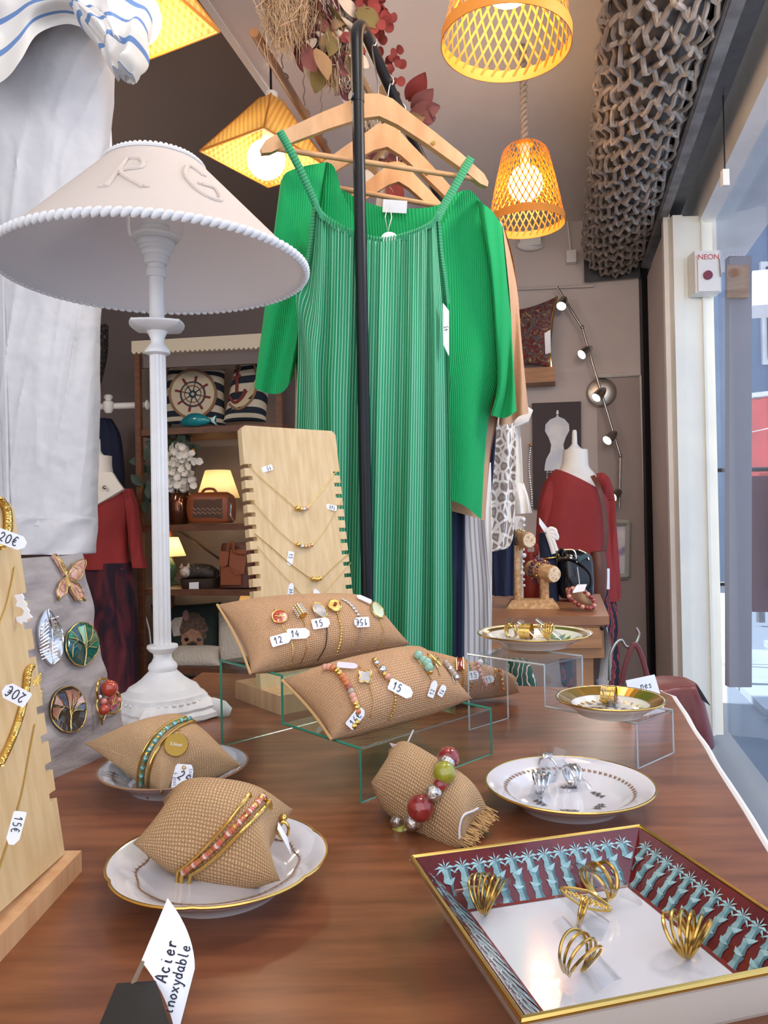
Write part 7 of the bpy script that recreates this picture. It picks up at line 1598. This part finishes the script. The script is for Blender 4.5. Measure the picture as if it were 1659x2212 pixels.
for k in range(4):
    j = (k+1) % 4; c0s, c1s = frame_(lipo, zr)[k], frame_(lipo, zr)[j]; g0s, g1s = frame_(ins, zf)[k], frame_(ins, zf)[j]
    nrm_ = (c1s-c0s).cross(g0s-c0s).normalized(); nrm_ = nrm_ if nrm_.z > 0 else -nrm_
    LL = (c1s-c0s).length; ml = (LL+(g1s-g0s).length)/2
    def sp2(x, tt, o=.0004):
        a_ = c0s.lerp(c1s, x/LL); fx = (x-(ins-lipo)*tt)/LL if 0 else x/LL
        u = (x-LL/2)/(LL/2); xx = LL/2+u*(LL/2)*1.0
        top_ = c0s.lerp(c1s, x/LL); bot_ = c0s.lerp(c1s, x/LL)+(g0s-c0s)-((g0s-c0s).dot((c1s-c0s).normalized()))*(c1s-c0s).normalized()
        return top_.lerp(bot_, tt)+nrm_*o
    st_ = MB(); lv_ = MB(); sh_ = MB(); ns_ = 14; stp = LL/ns_
    def ok(x, tt): m_ = (ins-lipo)*tt; return m_ < x < LL-m_
    def pol(mb, pts, o=.0004):
        if all(ok(x, t_) for x, t_ in pts): mb.poly([sp2(x, t_, o) for x, t_ in pts])
    for i in range(ns_):
        x = (i+.5)*stp; w_ = stp*.25
        for s in range(3):
            t0_, t1_ = .26+s*.245, .26+(s+1)*.245-.02; bx = x+stp*.05*sin(s*2.1+i)
            pol(st_, [(bx-w_*1.2, t0_), (bx+w_*1.2, t0_), (bx+w_*.8, (t0_+t1_)/2), (bx+w_*1.2, t1_), (bx-w_*1.2, t1_), (bx-w_*.8, (t0_+t1_)/2)])
            pol(sh_, [(bx+w_*.3, t0_), (bx+w_*1.2, t0_), (bx+w_*.8, (t0_+t1_)/2), (bx+w_*1.2, t1_), (bx+w_*.4, t1_)], .0006)
        for a in range(7):
            an = pi*(a/6)*1.25-.125*pi; dx, dy = cos(an)*stp*.66, -sin(an)*.17
            if a in (2, 4): dx *= .9
            px_, py_ = -dy*stp*.5, dx/stp*.035
            pol(lv_, [(x, .25), (x+dx*.5-px_*.4, .25+dy*.5-py_), (x+dx, .25+dy+.05*abs(cos(an))), (x+dx*.5+px_*.4, .25+dy*.5+py_)], .0006)
        pol(lv_, [(x-w_, .50), (x+stp*.45, .42), (x+stp*.30, .50), (x+w_*.5, .55)], .0007); pol(lv_, [(x+w_, .74), (x-stp*.40, .68), (x-stp*.3, .76), (x-w_*.2, .78)], .0007)
    part(st_, 'bamboo_print', m_trayteal, ty, smooth=False, stuff=True); part(lv_, 'leaf_print', m_t2, ty, smooth=False, stuff=True); part(sh_, 'shadow_print', m_t3, ty, smooth=False, stuff=True)
# ---- finger rings on clear plastic tabs
def ring(px, py, zsurf, r, yaw, fan, m, label, tab=.030, br=.0009, style='fan', lean=0., tabang=.5, tw=None, group=None):
    c = TZ(px, py, zsurf); axd = V((cos(yaw), sin(yaw), 0)); sd_ = V((-sin(yaw), cos(yaw), 0))
    t = thing('finger_ring', label, 'ring', c)
    c = c+V((0, 0, br))
    for a in fan:
        dz = V((0, 0, cos(a+lean)))+axd*sin(a+lean); b = MB()
        if style == 'cuff': rngp = [c+dz*r*1.0+(-dz*cos(x)+sd_*sin(x))*r for x in [(.35+i*(2*pi-1.3)/30) for i in range(31)]]; b.tube(rngp, br, 6)
        else: b.tube([c+dz*r+(-dz*cos(x)+sd_*sin(x))*r for x in [i*2*pi/36 for i in range(36)]], br, 6, closed=True)
        part(b, 'band', m, t)
    dz = V((0, 0, cos(lean)))+axd*sin(lean)
    if style == 'plate':
        o = c+dz*2*r; b = MB(); pts = []
        L_, W_2 = r*1.9, r*.62
        for i in range(24):
            x = 2*pi*i/24; cx_ = math.copysign(abs(cos(x))**1.2, cos(x)); pts.append((cx_*L_, sin(x)*W_2*(1-.3*abs(cos(x)))))
        up2 = (dz+V((0, -.9, 0))).normalized(); e1 = (axd-up2*axd.dot(up2)).normalized(); e2 = up2.cross(e1)
        b.tube([o+e1*x+e2*y for x, y in pts], br, 6, closed=True)
        for i in range(9):
            for jj in range(-1, 2):
                x, y = (i-4)*L_*.2, jj*W_2*.38*(1-abs(i-4)*.16); b.sphere(o+e1*x+e2*y, (r*.13, r*.13, r*.07), 6, 4)
                if i < 8: b.tube([o+e1*x+e2*y, o+e1*(x+L_*.2)+e2*(-y)], br*.6, 4)
        part(b, 'filigree_plate', m, t)
    if style == 'band':
        b = MB(); w_ = r*.75
        b.grid(lambda u, v: c+dz*r+(-dz*cos(2*pi*u)+sd_*sin(2*pi*u))*(r*1.03)+axd*((v-.5)*2*w_), 36, 3, cu=True); part(b, 'wide_band', m, t)
    if style == 'leaf':
        b = MB(); o = c+dz*2*r
        for s in (-1, 1):
            for k in range(3): b.tube(catmull([o+axd*(-r*1.0)*s, o+axd*(.0)+sd_*(r*.28*(k-1))+V((0, 0, r*.25)), o+axd*(r*1.1)*s], 5), [br*.8]*3+[br*1.5]*5+[br*.6]*3, 5)
        part(b, 'leaf_setting', m, t)
    if tab:
        b = MB(); tw = tw or r*1.35
        e1 = (axd*cos(tabang)+V((0, 0, sin(tabang)))).normalized(); o = c+V((0, 0, r*.75))
        def tf(u, v):
            x = (v-.5)*tab; k = (u-.5)*2
            return o+e1*x+sd_*(k*tw*(.72+.5*v))+e1.cross(sd_)*(-1 if e1.cross(sd_).z < 0 else 1)*(tw*.55*(1-k*k))
        b.grid(tf, 8, 6); part(b, 'clear_tab', m_tab, t)
    return t
L5 = [-.5, -.34, -.18, 0, .16, .32, .48]
m_ag = mat('antique_gold', '#c9a45a', .25, 1.)
ring(1053, 1972, zf, .0118, 2.75, L5, m_ag, 'fan ring of seven gold bands at the left of the square tray', .040, .0008, tabang=-.35)
ring(1252, 2000, zf, .0085, -.45, [-.1, .1], m_ag, 'long filigree navette ring in the middle of the square tray', .034, .0009, 'plate', .25, tabang=-.5)
ring(1296, 1946, zf, .0115, .5, [-.42, -.05, .35], m_ag, 'ring of three geometric gold bands at the back of the square tray', .046, .0013, tabang=-.5)
ring(1490, 2066, zf, .0120, -.55, [-.62, -.4, -.18, .05, .28, .5], m_ag, 'openwork fan ring at the right of the square tray', .0, .0011)
ring(1246, 2110, zf, .0118, -.9, [-.36, -.12, .12, .36], m_ag, 'open cuff ring of four gold lines at the front of the square tray', .040, .0009, 'cuff', .2, tabang=-.6)
z3 = c3.z+zi3(.02)
ring(1170, 1722, z3, .0105, -.2, [-.35, -.12, .12, .35], m_silver, 'silver ring of stacked bands nearest the front of the white plate', .034, .0017, tabang=1.2)
ring(1236, 1700, z3, .0095, .35, [-.3, 0, .3], m_silver, 'silver banded ring at the right on the white plate', .040, .0016, tabang=-.75)
ring(1184, 1682, z3, .0100, .9, [0], m_silver, 'silver leaf ring at the back on the white plate', .044, .0012, 'leaf', tabang=.9)
z1 = c1_.z+zi1(.02)
ring(1105, 1380, z1, .0095, .6, [-.3, 0, .3], m_gold, 'gold wire ring, leftmost on the upper gilt plate', .038, .0012, tabang=1.0)
ring(1137, 1382, z1, .0100, -.5, [0], m_gold, 'broad shining gold ring in the middle of the upper gilt plate', .034, .0012, 'band', tabang=-.6)
ring(1184, 1383, z1, .0112, -.3, [-.6, -.42, -.24, -.06, .12, .3, .48], m_gold, 'coiled gold ring of many bands at the right of the upper gilt plate', .046, .0009, tabang=-.6)
z2 = c2_.z+zi2(.02)
ring(1316, 1522, z2, .0098, -.5, [-.3, .3], m_gold, 'broad gold ring with a belt motif on the lower gilt plate', .046, .0012, 'band', tabang=-1.0)
# ---- cards, leather bag, bits
cH = thing('card_holder', 'black block holder at the front edge with a curled white card', 'card holder', TZ(290, 2212, ZT))
hz = ZT+.018; qs = [TZ(252, 2124, hz), TZ(336, 2118, hz), TZ(372, 2230, hz), TZ(205, 2236, hz)]
b = MB(); b.slab(qs[::-1], .018, Z); part(b, 'block', m_blackpl, cH, smooth=False)
b = MB(); b.tube([P(309, 2078, .425), P(285, 2130, .415), P(250, 2220, .40)], .0014, 6); part(b, 'rear_card', mat('brown_card_edge', '#7d6a58', .7), cH)
qa_ = [P(362, 1940, .445), P(305, 2076, .425), P(380, 2250, .402), P(421, 2092, .425)]
def cpt(u, v): return qa_[1].lerp(qa_[2], u).lerp(qa_[0].lerp(qa_[3], u), v)+(qa_[3]-qa_[1]).normalized()*(.0042*4*u*(1-u))+(qa_[3]-qa_[1]).cross(qa_[0]-qa_[2]).normalized()*(.0035*sin(pi*u)*(1 if 1 else 0))
b = MB(); b.grid(cpt, 10, 10); wc = solo(b, 'sign_card', m_card, 'curled white card handwritten Acier inoxydable at the front edge', 'card', TZ(362, 2212, ZT+.018))
gb_ = b.bvh(); bx = (qa_[0]-qa_[1]).normalized(); by = (bx.cross(ray(365, 2090).normalized())); by = by if by.dot(qa_[1]-qa_[2]) > 0 else -by
sh_e = (qa_[1]-qa_[2]).normalized()
nrmc = bx.cross(sh_e); fwd = -ray(365, 2090).normalized()*.0016
nn_c = nrmc.normalized(); nn_c = nn_c if nn_c.dot(fwd) > 0 else -nn_c
b = MB(); o_ = hit(gb_, 360, 2130, .0012)[0] or P(360, 2130, .42); ex_ = (P(388, 2030, .43)-P(360, 2130, .42)).normalized(); ey2 = (ex_.cross(ray(370, 2090)).normalized()); ey2 = ey2 if ey2.x < 0 else -ey2
lift = nn_c*.004
write(b, 'Acier', P(362, 2126, .414)+lift, ex_, ey2, .0064, .00040, adv=.80); write(b, 'inoxydable', P(375, 2194, .405)+lift, ex_, ey2, .0056, .00034, adv=.71)
for i_, v_ in enumerate(b.v):
    h_ = gb_.ray_cast(CAM, (v_-CAM).normalized())
    if h_[0] is not None: b.v[i_] = h_[0]+(CAM-h_[0]).normalized()*.0004
wq = part(b, 'lettering', m_ink, wc)
q = P(1395, 1500, .99); b = MB(); b.slab([P(1352, 1470, 1.0), P(1414, 1457, 1.03), P(1442, 1552, 1.03), P(1376, 1566, 1.0)][::-1], .0008); rc = solo(b, 'sign_card', m_card, 'white card leaning behind the lower acrylic step', 'card', smooth=False)
e1, e2, n_ = frame_px(1395, 1482, 1.0, 6); b = MB(); write(b, 'nes', P(1384, 1488, .99), e1, e2, .008, .0005); part(b, 'lettering', m_ink, rc)
lg = thing('handbag', 'dark red leather bag hanging off the right rear corner of the jewellery table', 'handbag', P(1470, 1612, 1.27))
Yb = 1.27
b = MB(); b.loft([(P(1385, 1476, Yb), P(1478, 1470, Yb), .03), (P(1378, 1490, Yb), P(1496, 1474, Yb), .05), (P(1376, 1560, Yb), P(1518, 1545, Yb), .06), (P(1385, 1610, Yb), P(1534, 1600, Yb), .05), (P(1400, 1630, Yb), P(1530, 1618, Yb), .02)], 40, 6, lambda s, a, x: .006*sin(x*5+s*4), cap=(True, True), pw=.6); part(b, 'body', m_leather, lg)
b = MB(); b.slab([P(1502, 1478, 1.2), P(1512, 1490, 1.2), P(1533, 1524, 1.2), P(1516, 1512, 1.2)], .004); part(b, 'tab', m_blackl, lg, smooth=False)
for pl in ([(1342, 1478), (1350, 1440), (1360, 1410), (1368, 1394), (1376, 1392)], [(1368, 1394), (1378, 1398), (1390, 1430), (1398, 1462), (1402, 1485)]):
    b = MB(); b.tube(catmull([P(x, y, Yb-.02) for x, y in pl], 5), .0042, 8, flat=.6); part(b, 'strap', m_leather, lg)
b = MB(); b.tube(catmull([P(x, y, Yb-.015) for x, y in ((1316, 1470), (1318, 1420), (1326, 1396), (1336, 1384), (1344, 1384), (1352, 1396), (1364, 1398), (1374, 1388), (1380, 1370), (1374, 1356))], 5), .0024, 8); hk_ = solo(b, 'bag_hook', m_chrome, 'bent metal hook holding the straps of the dark red bag', 'hook')
b = MB(); b.loft([(P(1098, 1425, 1.5), P(1140, 1425, 1.5), .02), (P(1095, 1450, 1.5), P(1150, 1450, 1.5), .03), (P(1095, 1500, 1.5), P(1165, 1500, 1.5), .03)], 24, 5, cap=(True, True)); solo(b, 'folded_scarf', ramp_mat('palm_scarf', 'wave', 14., [(.3, '#1f4a38'), (.45, '#e6e2d8'), (.6, '#8e2c33'), (.8, '#24503c')], .8, dist=8.), 'green white and red print scarf seen below the upper gilt plate', 'scarf')
# ---- repeats carry a group
GR = {'price tag': 'price tags on the jewellery', 'necklace': 'gold necklaces on the bamboo boards', 'brooch': 'brooches pinned on the grey linen pad', 'pendant lamp': 'woven bamboo pendant lamps', 'ceiling lamp': 'square woven straw lamps', 'hanger': 'wooden hangers on the clothes rack', 'display cushion': 'burlap display cushions', 'display riser': 'stepped clear risers', 'mannequin': 'mannequins in brick red tops', 'jumper': 'jumpers on the clothes rack', 'socket': 'white boxes on the back wall', 'necklace stand': 'bamboo necklace boards'}
for o in list(sc.objects):
    if 'label' not in o or 'category' not in o or o.parent: continue
    c, l = o['category'], o['label']
    g = GR.get(c)
    if c == 'ring': g = 'rings in the square tray' if 'square tray' in l else 'silver rings on the white plate' if 'silver' in l else 'gold rings on the gilt plates'
    elif c == 'bracelet': g = 'bracelets on the upper long cushion' if 'upper long' in l else 'bracelets on the lower long cushion' if 'lower long' in l else 'bracelets on the short cushion' if 'short cushion' in l else 'bead bracelets on the cork stand' if 'cork' in l else None
    elif c == 'bangle': g = 'turquoise and gold bangles' if 'turquoise' in l or 'at the left' in l else 'coral and gold bangles' if 'coral' in l else None
    elif c == 'cushion': g = 'cushions on the shelf unit' if 'shelf' in l and 'wall shelf' not in l or 'dog' in l else None
    elif c == 'plate': g = 'plates of jewellery on the table'
    elif c == 'table lamp' and o.location.y > 3: g = 'small lamps on the shelf unit'
    if g and 'group' not in o: o['group'] = g
